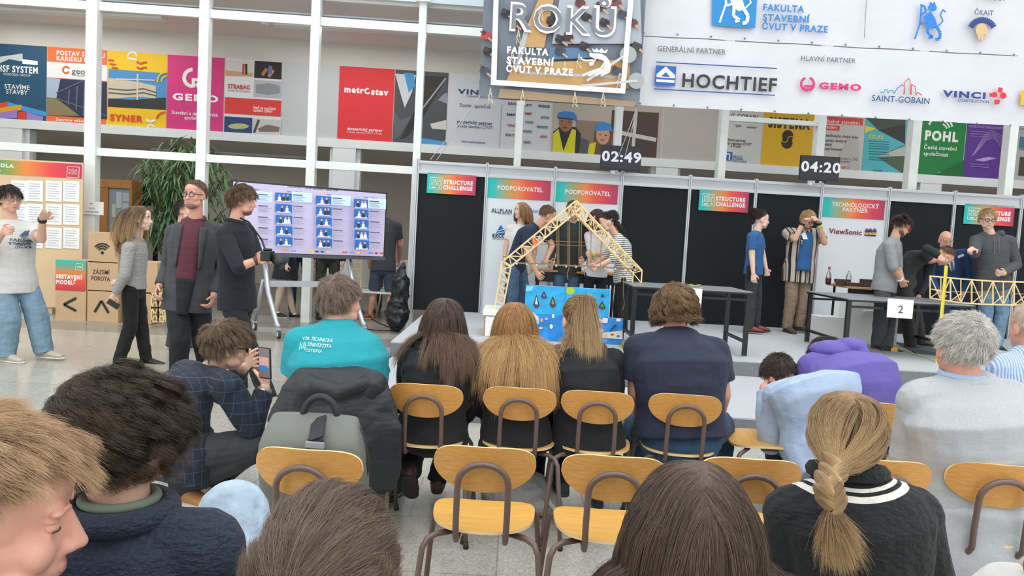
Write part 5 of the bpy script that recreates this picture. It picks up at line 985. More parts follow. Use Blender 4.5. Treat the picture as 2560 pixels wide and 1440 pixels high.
# ================= left side of the hall =================
m_bd = mat('pale_plywood', 'dcc19a', .6, var=(3, .05)); m_card = mat('cardboard', 'c9a983', .8, var=(4, .05))
PL = Plane(10.35, .03); r = thing('notice_board', 'tall plywood notice board with a rainbow header and rows of pinned papers', 'notice board', PL.pt(PL.uv(60, 760)[0], 0))
(u0, zb), (u1, z1) = PL.uv(-230, 757), PL.uv(208, 407); zb = PL.uv(130, 768)[1]
mb = MB(m_bd); PL.rectm(mb, u0, zb, u1, z1, 0, .03); mb.build('board', r)
for x in (-120, 120): u = PL.uv(x, 760)[0]; mb = MB(m_bd); slab(PL, u - .04, 0, u + .04, zb + .5, .03, .07, mb); mb.build('leg', r)
g2 = ramp_mat('rainbow_header', [(0, '1fae9a'), (.45, '2f9a6a'), (.58, '8fa04a'), (.68, 'f08a3a'), (.82, 'e8484a'), (1, 'c03058')], 0, .5)
(ua, za), (ub, zc) = PL.uv(-225, 430), PL.uv(205, 411); za = PL.uv(100, 441)[1]; mb = MB(g2); PL.rectm(mb, ua, za, ub, zc, .004, .003); mb.build('header', r)
draw(PL, [T('PRAVIDLA', -45, 415, 35, WH, 9, .04), T('2025', -30, 428, 2, WH, 6), ('l', [(170, 417), (199, 418), (198, 445), (168, 443), (170, 417)], 1.5, 'f6d9d2'), T('HALA', 173, 428, 194, 'f3c9c0', 7), T('ROKU', 173, 436, 194, 'f3c9c0', 7)], r, .005)
mb = MB(m_pap); mc = MB(mat('ink_bcc2d0', 'bcc2d0', .6)); x0s = (29, 68, 115, 159)
for j, y0 in enumerate((450, 508, 567)):
    for i, x in enumerate(x0s): PL.rect(mb, x, y0 + .5 * i, x + 40, y0 + 54 + .5 * i, .006 + .0005 * i, .001)
    for i, x in enumerate(x0s):
        for q in range(7): PL.line(mc, [(x + 5, y0 + 9 + 6 * q), (x + 33 - 6 * (q % 3 == 2), y0 + 10.5 + 6 * q)], 1.3, .009)
for x in x0s: pass
mb.build('pinned_paper', r); mc.build('lettering', r)
# cardboard boxes
PBX = Plane(9.6, 0.0); g3 = ramp_mat('box_gradient', [(0, 'c8354a'), (.35, 'e8583a'), (.6, 'd8884a'), (.8, '6aa88a'), (1, '1fbfae')], 2, .6)
rows = {}
def cbox(label, x0, x1, yt, yb, ops, face=None, Yd=.36, dy=0):
    P = Plane(9.6 + dy, 0); (u0, z0), (u1, z1) = P.uv(x0, yb), P.uv(x1, yt); r = thing('cardboard_box', label, 'box', P.pt((u0 + u1) / 2, z0), 'cardboard boxes'); mb = MB(m_card); slab(P, u0, z0, u1, z1, 0, Yd, mb); mb.build('carton', r, bevel=.004)
    if face: mb = MB(face); P.rectm(mb, u0 + .003, z0 + .003, u1 - .004, z1 - .003, .003, .003); mb.build('printed_front', r)
    draw(P, ops, r, .004); return r
BKK = '2b2622'
cbox('bottom left cardboard box with a black left arrow', 138, 215, 726, 800, [('l', [(191, 745), (160, 761), (191, 777)], 6, BKK)])
cbox('bottom cardboard box with a black up arrow', 217, 296, 727.5, 804, [('l', [(237, 780), (254, 752), (272, 782)], 6, BKK)])
cbox('cardboard box with a gradient front and white block words', 138, 215, 652, 725.5, [T('SESTAVENÍ', 141, 695, 206, WH, 10, .05), T('MODELŮ', 141, 709, 192, WH, 10, .05), ('l', [(191, 659), (208, 660), (207, 676), (190, 675), (191, 659)], 1, WH), ('l', [(194, 667), (205, 668)], 3, 'd5e0c8')], g3)
cbox('cardboard box with two dark words, under the box with the wireless symbol', 217, 296, 656, 727, [T('ZÁZEMÍ', 232, 684, 274, '4a4038', 11, .01), T('POROTA', 229, 700, 275, '4a4038', 11, .01)])
cbox('top cardboard box with a black wireless symbol', 220, 296, 583.5, 655.5, [('d', 256, 632, 4, BKK), ('a', 256, 632, 11, 3.5, 40, 140, BKK), ('a', 256, 632, 17, 3.5, 40, 140, BKK), ('a', 256, 632, 23, 3.5, 40, 140, BKK)])
cbox('plain cardboard box standing behind the person in the grey jumper, upper', 318, 394, 657, 732, [], None, .36, .02)
cbox('plain cardboard box standing behind the person in the grey jumper, lower', 312, 379, 731, 808, [], None, .36, .02)
r = thing('lattice_model', 'small wooden lattice tower with crossed bars beside the grey-jacketed person', 'model', W(395, 805, 9.45)); P = Plane(9.45)
mb = MB(m_stick)
for y0, y1 in ((735, 769), (769, 804)):
    for x0, x1 in ((379, 396), (396, 413)):
        for a, b in (((x0, y0), (x1, y0)), ((x0, y1), (x1, y1)), ((x0, y0), (x0, y1)), ((x1, y0), (x1, y1)), ((x0, y0), (x1, y1)), ((x1, y0), (x0, y1))):
            for d in (0, .2): A, B = P.pt(*P.uv(*a), -d), P.pt(*P.uv(*b), -d); mb.bar(A, B, .015)
for x in (379, 396, 413):
    for y in (735, 769, 804): mb.bar(P.pt(*P.uv(x, y)), P.pt(*P.uv(x, y), -.2), .013)
mb.build('lattice', r)
# notice taped to the post
P = Plane(10.775, PB); r = thing('paper_sign', 'white paper notice taped to the white post', 'notice', P.pt(*P.uv(230, 540))); mb = MB(m_pap); P.rect(mb, 203, 502, 259, 538, .004, .003); mb.build('sheet', r); draw(P, [('a', 229, 512, 4, 1, 40, 140, '6a7080'), T('WI-FI', 222, 522, 238, '8a90a0', 4), T('HALA ROKU 2025', 213, 530, 246, '8a90a0', 4)], r, .005)
# wooden display cabinet
P = Plane(12.6, .0); m_cab = mat('cabinet_wood', 'b07840', .45, var=(3, .12, (8, 8, 1))); r = thing('display_cabinet', 'wooden display cabinet with papers behind its glass door', 'cabinet', P.pt(P.uv(288, 560)[0], 0))
(u0, z1), (u1, _) = P.uv(247, 447), P.uv(332, 455); mb = MB(m_cab); slab(P, u0, 0, u1, z1, .02, .35, mb); slab(P, u0, z1 - .14, u1, z1, -.03, .02, mb); slab(P, u0 - .02, 0, u0 + .17, z1 - .14, -.02, .02, mb); slab(P, u1 - .04, 0, u1, z1 - .14, -.02, .02, mb); slab(P, u0, 0, u1, .8, -.02, .02, mb); mb.build('carcass', r, bevel=.004)
mb = MB(mat('cabinet_back', '8fa3ad', .5)); slab(P, u0 + .17, .8, u1 - .04, z1 - .14, .015, .02, mb); mb.build('backing', r); draw(P, [('r', 290, 480, 303, 520, 'c3ccd0'), ('r', 306, 482, 322, 504, 'b9c4c8'), ('r', 305, 508, 320, 545, 'b9c4c8'), ('r', 279, 510, 288, 543, 'c9c6b0')], r, -.012, ('paper', 'lettering'))
tag(MB(mat('dark_screen')).box((W(355, 480, 13).x, 13, 1.6), (W(425, 480, 13).x, 13.06, 2.1)).box((W(385, 480, 13).x, 13.0, 0), (W(395, 480, 13).x, 13.05, 1.6)).build('dark_monitor'), 'dark monitor on a pole behind the leafy plant', 'monitor')
# tall plant with long drooping leaves
rp_ = G(450, 770, 0); rp_ = V((W(450, 600, 11.8).x, 11.8, 0)); r = thing('potted_plant', 'tall indoor plant with long narrow drooping leaves behind the white posts', 'plant', rp_)
MB(mat('grey_pot', '6f6b66', .7)).tube([(rp_.x, 11.8, 0), (rp_.x, 11.8, .02), (rp_.x, 11.8, .45), (rp_.x, 11.8, .46)], [.18, .2, .26, .24], 20).build('pot', r, smooth=True)
mb = MB(mat('plant_stem', '6a5540', .8)); g = np.random.default_rng(5); lv = MB(mat('plant_leaf', '64875a', .45, var=(4, .3)))
tips = []
for i in range(34):
    a = g.uniform(0, 6.28); px, py = g.normal(452, 58), g.uniform(335, 620); px = 452 + (px - 452) * (1.0 if 390 < py < 560 else .75); e = W(px, py, 11.8 + g.normal(0, .28)); s0 = V((rp_.x + g.normal(0, .05), 11.8 + g.normal(0, .05), .4)); mb.tube([s0, s0.lerp(e, .5) + V((0, 0, .25)), e], [.018, .012, .006], 6); tips.append(e)
    for j in range(52):
        b = e.lerp(s0, abs(g.normal(0, .12))) + V(g.normal(0, .07, 3)); t = g.uniform(0, 6.28); L = g.uniform(.16, .30); d = V((math.cos(t), math.sin(t), g.uniform(-.3, .5))).normalized(); w = V((-math.sin(t), math.cos(t), 0)) * g.uniform(.010, .016)
        P_ = [b + d * L * q + V((0, 0, -L * 1.0 * q * q)) for q in (0, .3, .65, 1)]
        lv.add([P_[0], P_[1] - w, P_[1] + w, P_[2] - w * .9, P_[2] + w * .9, P_[3]], [(0, 1, 2), (1, 3, 4, 2), (3, 5, 4)])
mb.build('stem', r, smooth=True); lv.build('foliage', r, kind='stuff')
# rubbish bag
q = G(1003, 818, 0); q = V((q.x + .02, 10.25, 0)); r = thing('rubbish_bag', 'tall black plastic rubbish bag at the corner of the stage', 'bag', q)
mb = MB(mat('black_film', '1b1e21', .22)).ell(q + V((0, 0, .28)), (.17, .15, .28)).ell(q + V((.02, 0, .58)), (.13, .12, .3)).cone(q + V((.02, 0, .75)), q + V((.05, 0, .95)), .08, .04); vox(mb.build('film', r), .015, 2, (.07, .10))
# behind the screen: white plastic chairs, a white table and small models
def plastic_chair(x, Y, rz, lb):
    r = thing('plastic_chair', lb, 'chair', (0, 0, 0), 'white plastic chairs'); m = mat('white_plastic', 'e2e2df', .4)
    ol = sup(.22, .24, 3.2, 3); plate(MB(), ol, lambda a, z, t: (a, -.2 - .25 * z + .05 * (a / .22) ** 2 + .012 * t, .68 + z), 1, m, m).build('backrest', r, smooth=True); plate(MB(), sup(.22, .21, 3, 3), lambda a, b, t: (a, b, .44 + .012 * t), 1, m, m).build('seat', r, smooth=True)
    for sx in (-1, 1):
        for sy in (-1, 1): MB(m).tube([(sx * .17, sy * .16, .44), (sx * .21, sy * .22, 0)], .014, 8).build('leg', r, smooth=True)
    r.location = (x, Y, 0); r.rotation_euler = (0, 0, rz)
plastic_chair(W(992, 700, 12.2).x, 12.2, 2.6, 'white plastic chair behind the person in dark shorts'); plastic_chair(W(905, 700, 12.3).x, 12.3, .5, 'white plastic chair behind the right leg of the screen stand')
r = thing('stick_tower', 'pale wooden ladder-like model standing behind the screen', 'model', W(893, 735, 11.6)); mb = MB(m_stick); w3 = lambda x, y, d=0: W(x, y, 11.6 + d)
for x0, x1 in ((886, 884), (904, 902)): mb.bar(w3(x0, 640), w3(x1, 735), .02)
for y in (655, 672, 690, 712): mb.bar(w3(886, y), w3(903, y + 1), .016)
mb.bar(w3(886, 672), w3(902, 690), .012); mb.bar(w3(903, 690), w3(886, 712), .012); mb.build('lattice', r)
a, b = W(880, 722, 11.8), W(985, 728, 11.8); r = thing('white_table', 'low white table behind the right leg of the screen stand', 'table', ((a.x + b.x) / 2, 11.8, 0)); MB(m_white).box((a.x, 11.5, a.z - .03), (b.x, 12.0, a.z)).build('tabletop', r)
for x in (a.x + .05, b.x - .05): MB(m_white).box((x - .02, 11.6, 0), (x + .02, 11.64, a.z - .03)).build('leg', r)
# ================= people on the stage =================
def hs_(Y, n, **k): d = dict(n=int(n * 1.5), rad=.00030 * Y * (.55 if Y > 5 else .5), L=.035, zf=.52, zs=.05, zb=-.5, lift=.14, comb=.8, grav=.14, vol=.025, clump=.35); d.update(k); return d
h_brown = hair_mat('brown', '3f2e22', '6b5038'); h_dark = hair_mat('dark', '201814', '3c2c24'); h_blond = hair_mat('blond', '7d5a38', 'b98f60'); h_fair = hair_mat('fair', '9a7a4e', 'c8a878'); h_mid = hair_mat('mid', '54402f', '7d6248'); h_grey = hair_mat('grey', 'a39d96', 'f0ece4'); h_red = hair_mat('reddark', '2a1512', '502822')
m_blackj = cloth('black_jeans', '191b1f', .3); m_jean = cloth('blue_jeans', '45607a', .4, var=(5, .25)); m_jean2 = cloth('dark_jeans', '2c4a68', .4, var=(5, .2)); m_blk_ = cloth('black_cloth', '101114', .4); m_hood_blk = cloth('black_fleece', '15171a', .45, 7)
s_blk = mat('black_shoe', '1c1c1e', .4); s_wht = mat('white_shoe', 'd9d5cb', .5); s_sole = mat('pale_sole', 'd8cfb8', .6); m_dkf = mat('dark_frame', '2a2622', .35); m_clear = mat('clear_lens', 'f4f6f6', .05, alpha=.18); m_lime = mat('lime_band', 'c3dc3a', .5); m_steel = mat('watch_steel', '9a9a98', .3, .7)
def B(px, Y, z=0): p_ = W(px, 720, Y); return V((p_.x, Y, z))
K = person('person in a white T-shirt with long wavy fair hair, looking to the left', B(1294, 10.1, Z2), 205, 1.64, dict(pel=(1293, 668), neck=(1303, 560), head=(1303, 527), sR=(1277, 572), sL=(1331, 574, .1), eR=(1266, 612), wR=(1261, 642)), 'pale', hy=235, hp=-3, top=cloth('white_tee', 'dfdcd8'), sleeve='short', bottom=m_jean2, shoes=s_wht,
           hairst=hs_(10, 2600, L=.25, Lv=.2, zf=.55, zb=-.65, part=.1, comb=.2, lift=.05, grav=.6, wave=.004, vol=.03, sweep=(0, -.4, 0)), hairm=h_blond); band(K, 'R', m_lime)
K = person('person in a navy polo bending towards the pointed bridge and pointing down', B(1300, 9.45, Z2), 80, 1.82, dict(pel=(1292, 655), neck=(1345, 563, -.05), head=(1369, 539, -.05), bend=.06, sR=(1322, 578, -.17), sL=(1357, 572, .16), eR=(1317, 634, -.26), wR=(1343, 684, -.30), eL=(1380, 615, .12), wL=(1366, 648, -.05), kR=(1283, 735, -.08), kL=(1313, 735, .15), aR=(1278, 800, -.05), aL=(1318, 800, .2)), 'tan', hy=80, hp=22, bw=1.02, top=cloth('navy_polo', '1d2a40'), sleeve='short', bottom=m_jean, shoes=s_blk,
           hairst=hs_(9.4, 1500, L=.022, zf=.6, zs=.1, zb=-.45, lift=.2), hairm=h_mid, handR=((1368, 712, -.3), None, .9), point='R', curl=.9, collar=(cloth('navy_polo'), .018))
K = person('person in a dark green jumper standing behind the peak of the pointed bridge', B(1425, 9.85, Z2), 180, 1.80, dict(pel=(1418, 672), neck=(1433, 553), head=(1433, 526, -.08), sR=(1392, 566), sL=(1471, 568), eR=(1380, 622), wR=(1377, 655, -.2), eL=(1466, 620, -.05), wL=(1456, 652, -.25)), 'fair', hy=195, hp=30, bw=1.1, top=cloth('green_jumper', '2c332d', .4), bottom=m_jean, shoes=s_blk, hairst=hs_(9.8, 1800, L=.05), hairm=h_brown, curl=.95, handL=((1458, 664, -.3),), handR=((1378, 668, -.3),))
K = person('person in a white shirt with dark reddish hair over the face, holding a wooden deck', B(1492, 9.7, Z2), 200, 1.62, dict(pel=(1490, 678), neck=(1499, 573), head=(1493, 546, -.06), sR=(1472, 590), sL=(1530, 588, .1), eR=(1478, 632, -.06), wR=(1475, 655, -.3), eL=(1520, 636, -.1), wL=(1478, 636, -.32)), 'fair', hy=215, hp=30, top=cloth('white_shirt', 'dcdcdf', .4), sleeve='elbow', bottom=m_blk_, shoes=s_blk, hairst=hs_(9.6, 2400, L=.20, zf=.42, zb=-.7, part=0, comb=.2, lift=.1, grav=.6, vol=.06), hairm=h_red, curl=.8, handL=((1462, 637, -.35),)); band(K, 'L', m_lime)
m_str = stripe_mat('striped_knit', [(0, 'd5d6d0'), (.62, '4c5450')], 42, 2)
K = person('person in a grey striped top with a dark pony tail and clear glasses', B(1550, 9.3, Z2), 258, 1.66, dict(pel=(1556, 690), neck=(1542, 582), head=(1518, 556, -.05), bend=.05, sR=(1545, 596, .16), sL=(1548, 600, -.16), eL=(1532, 648, -.25), wL=(1490, 668, -.3), eR=(1515, 640, .2), wR=(1486, 660, .1), kR=(1545, 765, .1), kL=(1556, 768, -.08), aR=(1543, 835, .08), aL=(1558, 842, -.1)), 'fair', hy=262, hp=22, top=m_str, sleeve='elbow', bottom=m_blk_, shoes=s_blk, hairst=hs_(9.3, 1700, L=.06, Lv=.1, zf=.5, zb=-.45, lift=.0, comb=0, sweep=(0, -1, .1), grav=0, vol=.02), hairm=h_dark, glasses=(m_clear, m_clear, .003), curl=.7, handL=((1478, 676, -.3),))
tail(K['hair'], [W(1534, 553, 9.27), W(1548, 566, 9.25), W(1562, 590, 9.25), W(1568, 612, 9.26)], .035, 500, .0016, h_dark, 5, .5)
MB(m_clear).tube([W(1503, 560, 9.2), W(1518, 556, 9.14), W(1530, 548, 9.18)], .012, 8).build('eye_shield', K['root'], smooth=True)
# right half of the stage
m_bt = cloth('blue_tee', '2a5c90', .3)
K = person('person in a blue T-shirt with dark hair in a bun, in profile', B(1886, 9.9, Z2), 97, 1.70, dict(pel=(1884, 672), neck=(1891, 577), head=(1903, 549), sR=(1880, 592, -.17), sL=(1897, 592, .15), eR=(1880, 640, -.2), wR=(1883, 684, -.24), eL=(1907, 636, .2), wL=(1915, 672, .1), kR=(1876, 745, -.08), kL=(1892, 745, .1), aR=(1872, 815, -.1), aL=(1888, 812, .1)), 'pale', hy=92, hp=4, top=m_bt, sleeve='short', bottom=cloth('charcoal_jeans', '30353a'), legw=1.05, shoes=mat('rust_shoe', '8a4034', .4), sole=s_blk, hairst=hs_(9.9, 1900, L=.07, Lv=.1, zf=.5, zb=-.35, zs=.1, lift=.0, comb=0, sweep=(0, -1, .25), grav=0, vol=.02), hairm=h_dark, curl=.5)
Hd = K['Hd']; q = V(Hd['C']) - Hd['f'] * .105 + Hd['u'] * .02; o = MB(MATS['hair_dark_base']).ell(q, (.034, .036, .04)).ell(q - Hd['u'] * .055 - Hd['f'] * .0, (.03, .03, .045)).build('hair_bun', K['root'], smooth=True); tail(o, [q + V((0, 0, .03)), q - V((.02, 0, .01)), q - V((.03, 0, .08))], .045, 400, .0016, h_dark, 3, .8)
MB(mat('brown_belt', '6a3a2c', .5)).sweep([(K['pel'] + V((0, 0, .085)), K['lat'] * .142, K['tf'] * .105), (K['pel'] + V((0, 0, .118)), K['lat'] * .142, K['tf'] * .105)], caps=False).build('belt', K['root'], smooth=True)
MB(m_blk_).box(K['pel'] + V((-.13, -.19, -.13)), K['pel'] + V((-.02, -.10, .05))).build('pouch', K['root'], bevel=.02)
m_card_ = stripe_mat('striped_cardigan', [(0, 'c3b6a4'), (.36, '231f2e'), (.50, 'b7a58f'), (.60, '4a3a34'), (.66, 'c3b6a4'), (.78, '231f2e')], 7.5, 0)
K = person('person in a striped open cardigan holding both hands to the forehead', B(1990, 10.25, Z2), 172, 1.82, dict(pel=(1998, 668), neck=(2010, 573), head=(2020, 549, -.12), sR=(1970, 583), sL=(2044, 584), eR=(1987, 598, -.24), wR=(2008, 556, -.26), eL=(2061, 606, -.15), wL=(2046, 553, -.24), kR=(1978, 745, -.05), kL=(2008, 748, 0), aR=(1968, 815, -.05), aL=(1998, 812, 0), tR=170, tL=125), 'fair', hy=158, hp=28, bw=1.12, fat=1.1, top=m_card_, sleeve='short', hem=.20, loose=1.12, bottom=cloth('khaki_trousers', '8f7c66', .45), legw=1.15, shoes=mat('brown_suede', '55483a', .8), hairst=hs_(10, 1500, L=.05, zb=-.4), hairm=h_fair, beard=mat('ginger_beard', '8a5a3c', .8), glasses=(m_dkf, None, .0035), handR=((2026, 533, -.2), (0, .5, -.5), .3), handL=((2030, 532, -.2), (0, .5, -.5), .3))
K['up'] = 1; o = strip(K, m_bt, 'inner_shirt', -.08, .93, .095, .07, .035, 1.12, 1.1); on_cloth(K, o, [('FAKULTA', 2003, 604, 2026, 4), ('STAVEBNÍ', 2003, 610, 2027, 4), ('ČVUT', 2007, 617, 2021, 4), ('p', [(2008, 598), (2003, 585), (2012, 578), (2022, 588), (2024, 598)])], mat('ink_' + WH)); band(K, 'R', s_blk, .88, .03); band(K, 'L', s_blk, .9, .03, name='watch'); band(K, 'L', m_lime, .76, .02, .04)
K = person('person in a grey T-shirt with red safety glasses, looking down at the low bridge', B(2213, 8.95, Z2), 92, 1.74, dict(pel=(2212, 708), neck=(2236, 594), head=(2253, 566), bend=.03, sR=(2222, 614, -.17), sL=(2240, 612, .15), eR=(2233, 668, -.22), wR=(2252, 702, -.16), eL=(2245, 665, .1), wL=(2256, 700, -.02), kR=(2203, 790, -.08), kL=(2222, 785, .1), aR=(2193, 858, -.08), aL=(2216, 866, -.16)), 'tan', hy=95, hp=22, bw=1.1, fat=1.12, top=cloth('grey_tee', '8b8e91', .4), sleeve='elbow', hem=.1, bottom=cloth('grey_workwear', '47484a', .5), legw=1.25, shoes=mat('grey_trainer', '3b3c3c', .6), sole=mat('tan_sole', 'b58a3a', .6), hairst=hs_(9, 1700, L=.05, zb=-.35, zs=.15, Ltop=1.4, lift=.5), hairm=h_dark, beard=mat('dark_beard', '604a3d', .8), curl=.6, glasses=(mat('red_frame', 'b8323a', .35), m_clear, .006)); band(K, 'R', m_white, .9, .02)
P_ = K['aL']; MB(mat('ink_e0a83a', 'e0a83a', .5)).box((P_.x + .03, P_.y - .055, P_.z - .05), (P_.x + .11, P_.y - .045, P_.z + .005)).build('shoe_emblem', K['root'])
K = person('person in a dark sweatshirt bending over, holding the tape measure', B(2275, 9.25, Z2), 90, 1.78, dict(pel=(2262, 712), neck=(2334, 640), head=(2362, 640, -.02), bend=.14, sR=(2318, 632, -.17), sL=(2325, 652, .17), eR=(2318, 622, -.42), wR=(2352, 643, -.52), eL=(2317, 700, .1), wL=(2296, 742, .0), kR=(2268, 790, -.1), kL=(2288, 785, .12), aR=(2275, 858, -.05), aL=(2300, 848, .15)), 'pink', hy=92, hp=62, bw=1.05, top=cloth('black_sweat', '212224', .45), bottom=cloth('dark_work', '33302f', .5), legw=1.15, shoes=mat('grey_boot', '3b3c3c', .7), sole=s_blk, hairst=hs_(9.2, 900, L=.015, zf=.9, zs=.12, zb=-.35, lift=.1, vol=.01), hairm=h_brown, handR=((2368, 658, -.55), (0, .3, -1), .9), curl=.9, glasses=(m_clear, m_clear, .004)); band(K, 'R', mat('yellow_band', 'e3cf33', .5), .85, .035, .04); band(K, 'L', s_blk, .85)
m_suit = cloth('blue_suit', '213f66', .45)
K = person('bald person in a blue suit leaning forward with a tie, behind the tape measure', B(2378, 9.95, Z2), 184, 1.78, dict(pel=(2378, 715, .25), neck=(2369, 630), head=(2364, 600, -.1), bend=.05, sR=(2328, 632), sL=(2414, 634), eR=(2325, 690, .08), wR=(2345, 728, -.1), eL=(2424, 690, .1), wL=(2405, 735, 0), kR=(2360, 785, .2), kL=(2395, 785, .2)), 'pink', hy=190, hp=18, bw=1.12, fat=1.1, top=m_suit, hem=.16, bottom=m_suit, shoes=s_blk, glasses=(m_steel, None, .003), curl=.6)
strip(K, cloth('white_shirt'), 'shirt_front', .55, .97, .02, .05, .016, 1, 1.1, bend=.05); strip(K, mat('blue_tie', '4a5f86', .5), 'tie', .55, .95, .016, .012, .022, 1, 1.1, bend=.05); MB(mat('pocket_square', 'b9c3d0', .6)).bar(W(2395, 643, 9.78), W(2409, 637, 9.78), .01, .03).build('pocket_square', K['root'])
m_hg = cloth('grey_hoodie', '4d4d52', .45, 7)
K = person('tall person in a dark grey hooded top pointing at the low bridge', B(2476, 9.75, Z2), 182, 1.90, dict(pel=(2484, 697), neck=(2478, 583), head=(2469, 548, -.06), sR=(2440, 602), sL=(2525, 604), eR=(2436, 634, -.2), wR=(2430, 622, -.45), eL=(2541, 662, -.04), wL=(2506, 684, -.22), kR=(2465, 785), kL=(2503, 788), aR=(2460, 858), aL=(2492, 862, -.1)), 'pale', hy=193, hp=10, bw=1.08, top=m_hg, hem=.12, loose=1.08, hood=m_hg, bottom=cloth('light_jeans', '67869c', .5, var=(5, .2)), legw=1.1, shoes=s_blk, hairst=hs_(9.7, 1500, L=.05, zb=-.4, lift=.5, zf=.48), hairm=h_fair, glasses=(mat('smoke_frame', '6a4a44', .3), m_clear, .005), handR=((2416, 632, -.62), (0, 0, -1), .8), point='R', curl=.75, handL=((2482, 690, -.3), (0, .6, .3), .7)); band(K, 'L', m_lime, .9, .025, .042)
for x in (-.03, .03): MB(mat('grey_string', '77777c', .7)).tube([K['neck'] + V((x, -.125, -.06)), K['neck'] + V((x, -.15, -.27))], .004, 6).build('drawstring', K['root'])
# ================= people on the left =================
K = person('person in a pale grey T-shirt raising an open hand, at the left edge', B(38, 6.9), 128, 1.77, dict(pel=(36, 700), neck=(28, 548), head=(24, 497, -.04), sR=(-18, 578, -.1), sL=(76, 574, .08), eR=(-32, 640, -.22), wR=(8, 580, -.38), eL=(104, 597, -.1), wL=(106, 546, -.22), kR=(22, 800, -.1), kL=(92, 790, .1), aR=(15, 882, -.1), aL=(108, 873, .1), tR=105, tL=95), 'fair', hy=118, hp=6, bw=1.02, top=cloth('pale_tee', 'cbcac6', .35), sleeve='short', hem=.12, loose=1.1, bottom=cloth('wash_jeans', '7b97aa', .5, var=(4, .2)), legw=1.45, shoes=mat('worn_trainer', 'b9b0a2', .6), sole=s_wht, hairst=hs_(6.9, 2600, L=.07, zf=.40, zb=-.45, lift=.4, sweep=(.2, .5, 0)), hairm=h_dark, glasses=(m_steel, None, .003), handL=((136, 508, -.3), (.2, .3, .9), .15), handR=((46, 560, -.42), (0, 1, 0), .6), curl=.4, vx=.006)
band(K, 'L', s_blk, .93, .03, .037, 'watch'); on_cloth(K, K['top'], [('FAKULTA', 6, 602, 54, 6), ('STAVEBNÍ', 4, 611, 58, 6), ('ČVUT', 20, 620, 46, 6), ('p', [(20, 590), (28, 578), (50, 576), (52, 588)])], mat('ink_3a4a6a', '3a4a6a', .6))
m_grk = cloth('grey_knit', '9c9b98', .5, 30)
K = person('person in a grey cable jumper with long light brown hair, standing in profile', B(335, 7.0), 92, 1.63, dict(pel=(334, 716), neck=(340, 590), head=(352, 546), sR=(322, 622, -.15), sL=(350, 615, .14), eR=(312, 688, -.22), wR=(287, 736, -.2), eL=(322, 690, .16), wL=(298, 708, -.1), kR=(326, 815, -.07), kL=(352, 812, .1), aR=(300, 895, -.08), aL=(365, 895, .1)), 'pale', hy=90, hp=0, bw=.95, fat=.95, top=m_grk, hem=.02, bottom=m_blk_, legw=1.0, shoes=s_blk, hairst=hs_(7, 3200, L=.36, Lv=.15, zf=.52, zb=-.7, part=.05, comb=.3, lift=.05, grav=.5, vol=.05, sweep=(0, -.9, 0)), hairm=hair_mat('lightbrown', '4f3a2a', '7d6044', tip='b9966c'), curl=.6, vx=.006, collar=(m_grk, .018))
tag(MB(mat('black_plastic')).bar(W(270, 752, 6.78), W(296, 768, 6.78), .012, .05).build('phone'), 'dark phone held low by the person in the grey jumper', 'phone')
m_blz = cloth('grey_blazer', '434448', .4)
K = person('person in a grey blazer over a maroon shirt, wearing glasses and walking past', B(472, 6.4), 198, 1.83, dict(pel=(470, 735), neck=(490, 545), head=(488, 487, -.05), sR=(434, 583), sL=(548, 580, .12), eR=(420, 668, .05), wR=(398, 716, -.1), eL=(556, 670, .15), wL=(534, 738, 0), kR=(450, 850, -.12), kL=(505, 845, .1), aR=(445, 925, 0), aL=(520, 930, .2), tR=220), 'pink', hy=192, hp=2, bw=1.08, fat=1.05, top=m_blz, hem=.14, loose=1.06, bottom=m_blackj, legw=1.2, shoes=s_blk, hairst=hs_(6.4, 1600, L=.018, zf=.62, zs=.12, zb=-.42, lift=.25, vol=.015), hairm=h_mid, glasses=(m_dkf, m_clear, .003), curl=.55, vx=.006)
strip(K, cloth('maroon_shirt', '5e2f3a', .4), 'shirt_front', .20, .97, .072, .085, .014, 1.06, 1.05, shift=.02); MB(cloth('maroon_shirt')).tube([K['neck'] + V((math.cos(t) * .074, math.sin(t) * .07, -.005 + .02 * math.sin(t))) for t in np.linspace(1.57, 8.2, 22)], .015, 8, False).build('collar', K['root'], smooth=True)
strip(K, m_blackj, 'trouser_front', -.24, .21, .04, .072, .016, 1.06, 1.05, shift=.02)
for sx in (-1, 1): strip(K, m_blz, 'lapel', .36, .90, .010, .030, .026, 1.06, 1.05, shift=.02 + sx * .092)
MB(mat('beard_grey')).ell(V(K['Hd']['C']) + K['Hd']['f'] * .05 - K['Hd']['u'] * .094, (.046, .044, .03), (K['Hd']['r'], K['Hd']['f'], K['Hd']['u'])).build('beard', K['root'], smooth=True) if mat('beard_grey', '7d6a60', .8) else 0
m_bs = cloth('black_shirt', '141a22', .45)
K = person('photographer in a black shirt holding a camera, looking to the right', B(600, 6.1), 68, 1.77, dict(pel=(593, 742), neck=(588, 547), head=(606, 501), sR=(560, 588, -.14), sL=(617, 578, .16), eR=(597, 668, -.28), wR=(645, 650, -.22), eL=(642, 640, .12), wL=(668, 645, -.05), kR=(618, 862, -.08), kL=(588, 860, .14), aR=(668, 985, -.1), aL=(600, 975, .15), tR=80), 'pink', hy=78, hp=4, bw=1.08, fat=1.12, top=m_bs, sleeve='elbow', hem=.10, bottom=m_blackj, legw=1.15, shoes=s_blk, hairst=hs_(6.1, 3000, L=.075, zf=.46, zb=-.5, lift=.4, sweep=(0, .3, 0), wave=.003), hairm=hair_mat('chestnut', '4a3627', '7a5f47'), curl=.6, vx=.006, handR=((668, 645, -.2), None, .7), collar=(m_bs, .02), beard=None)
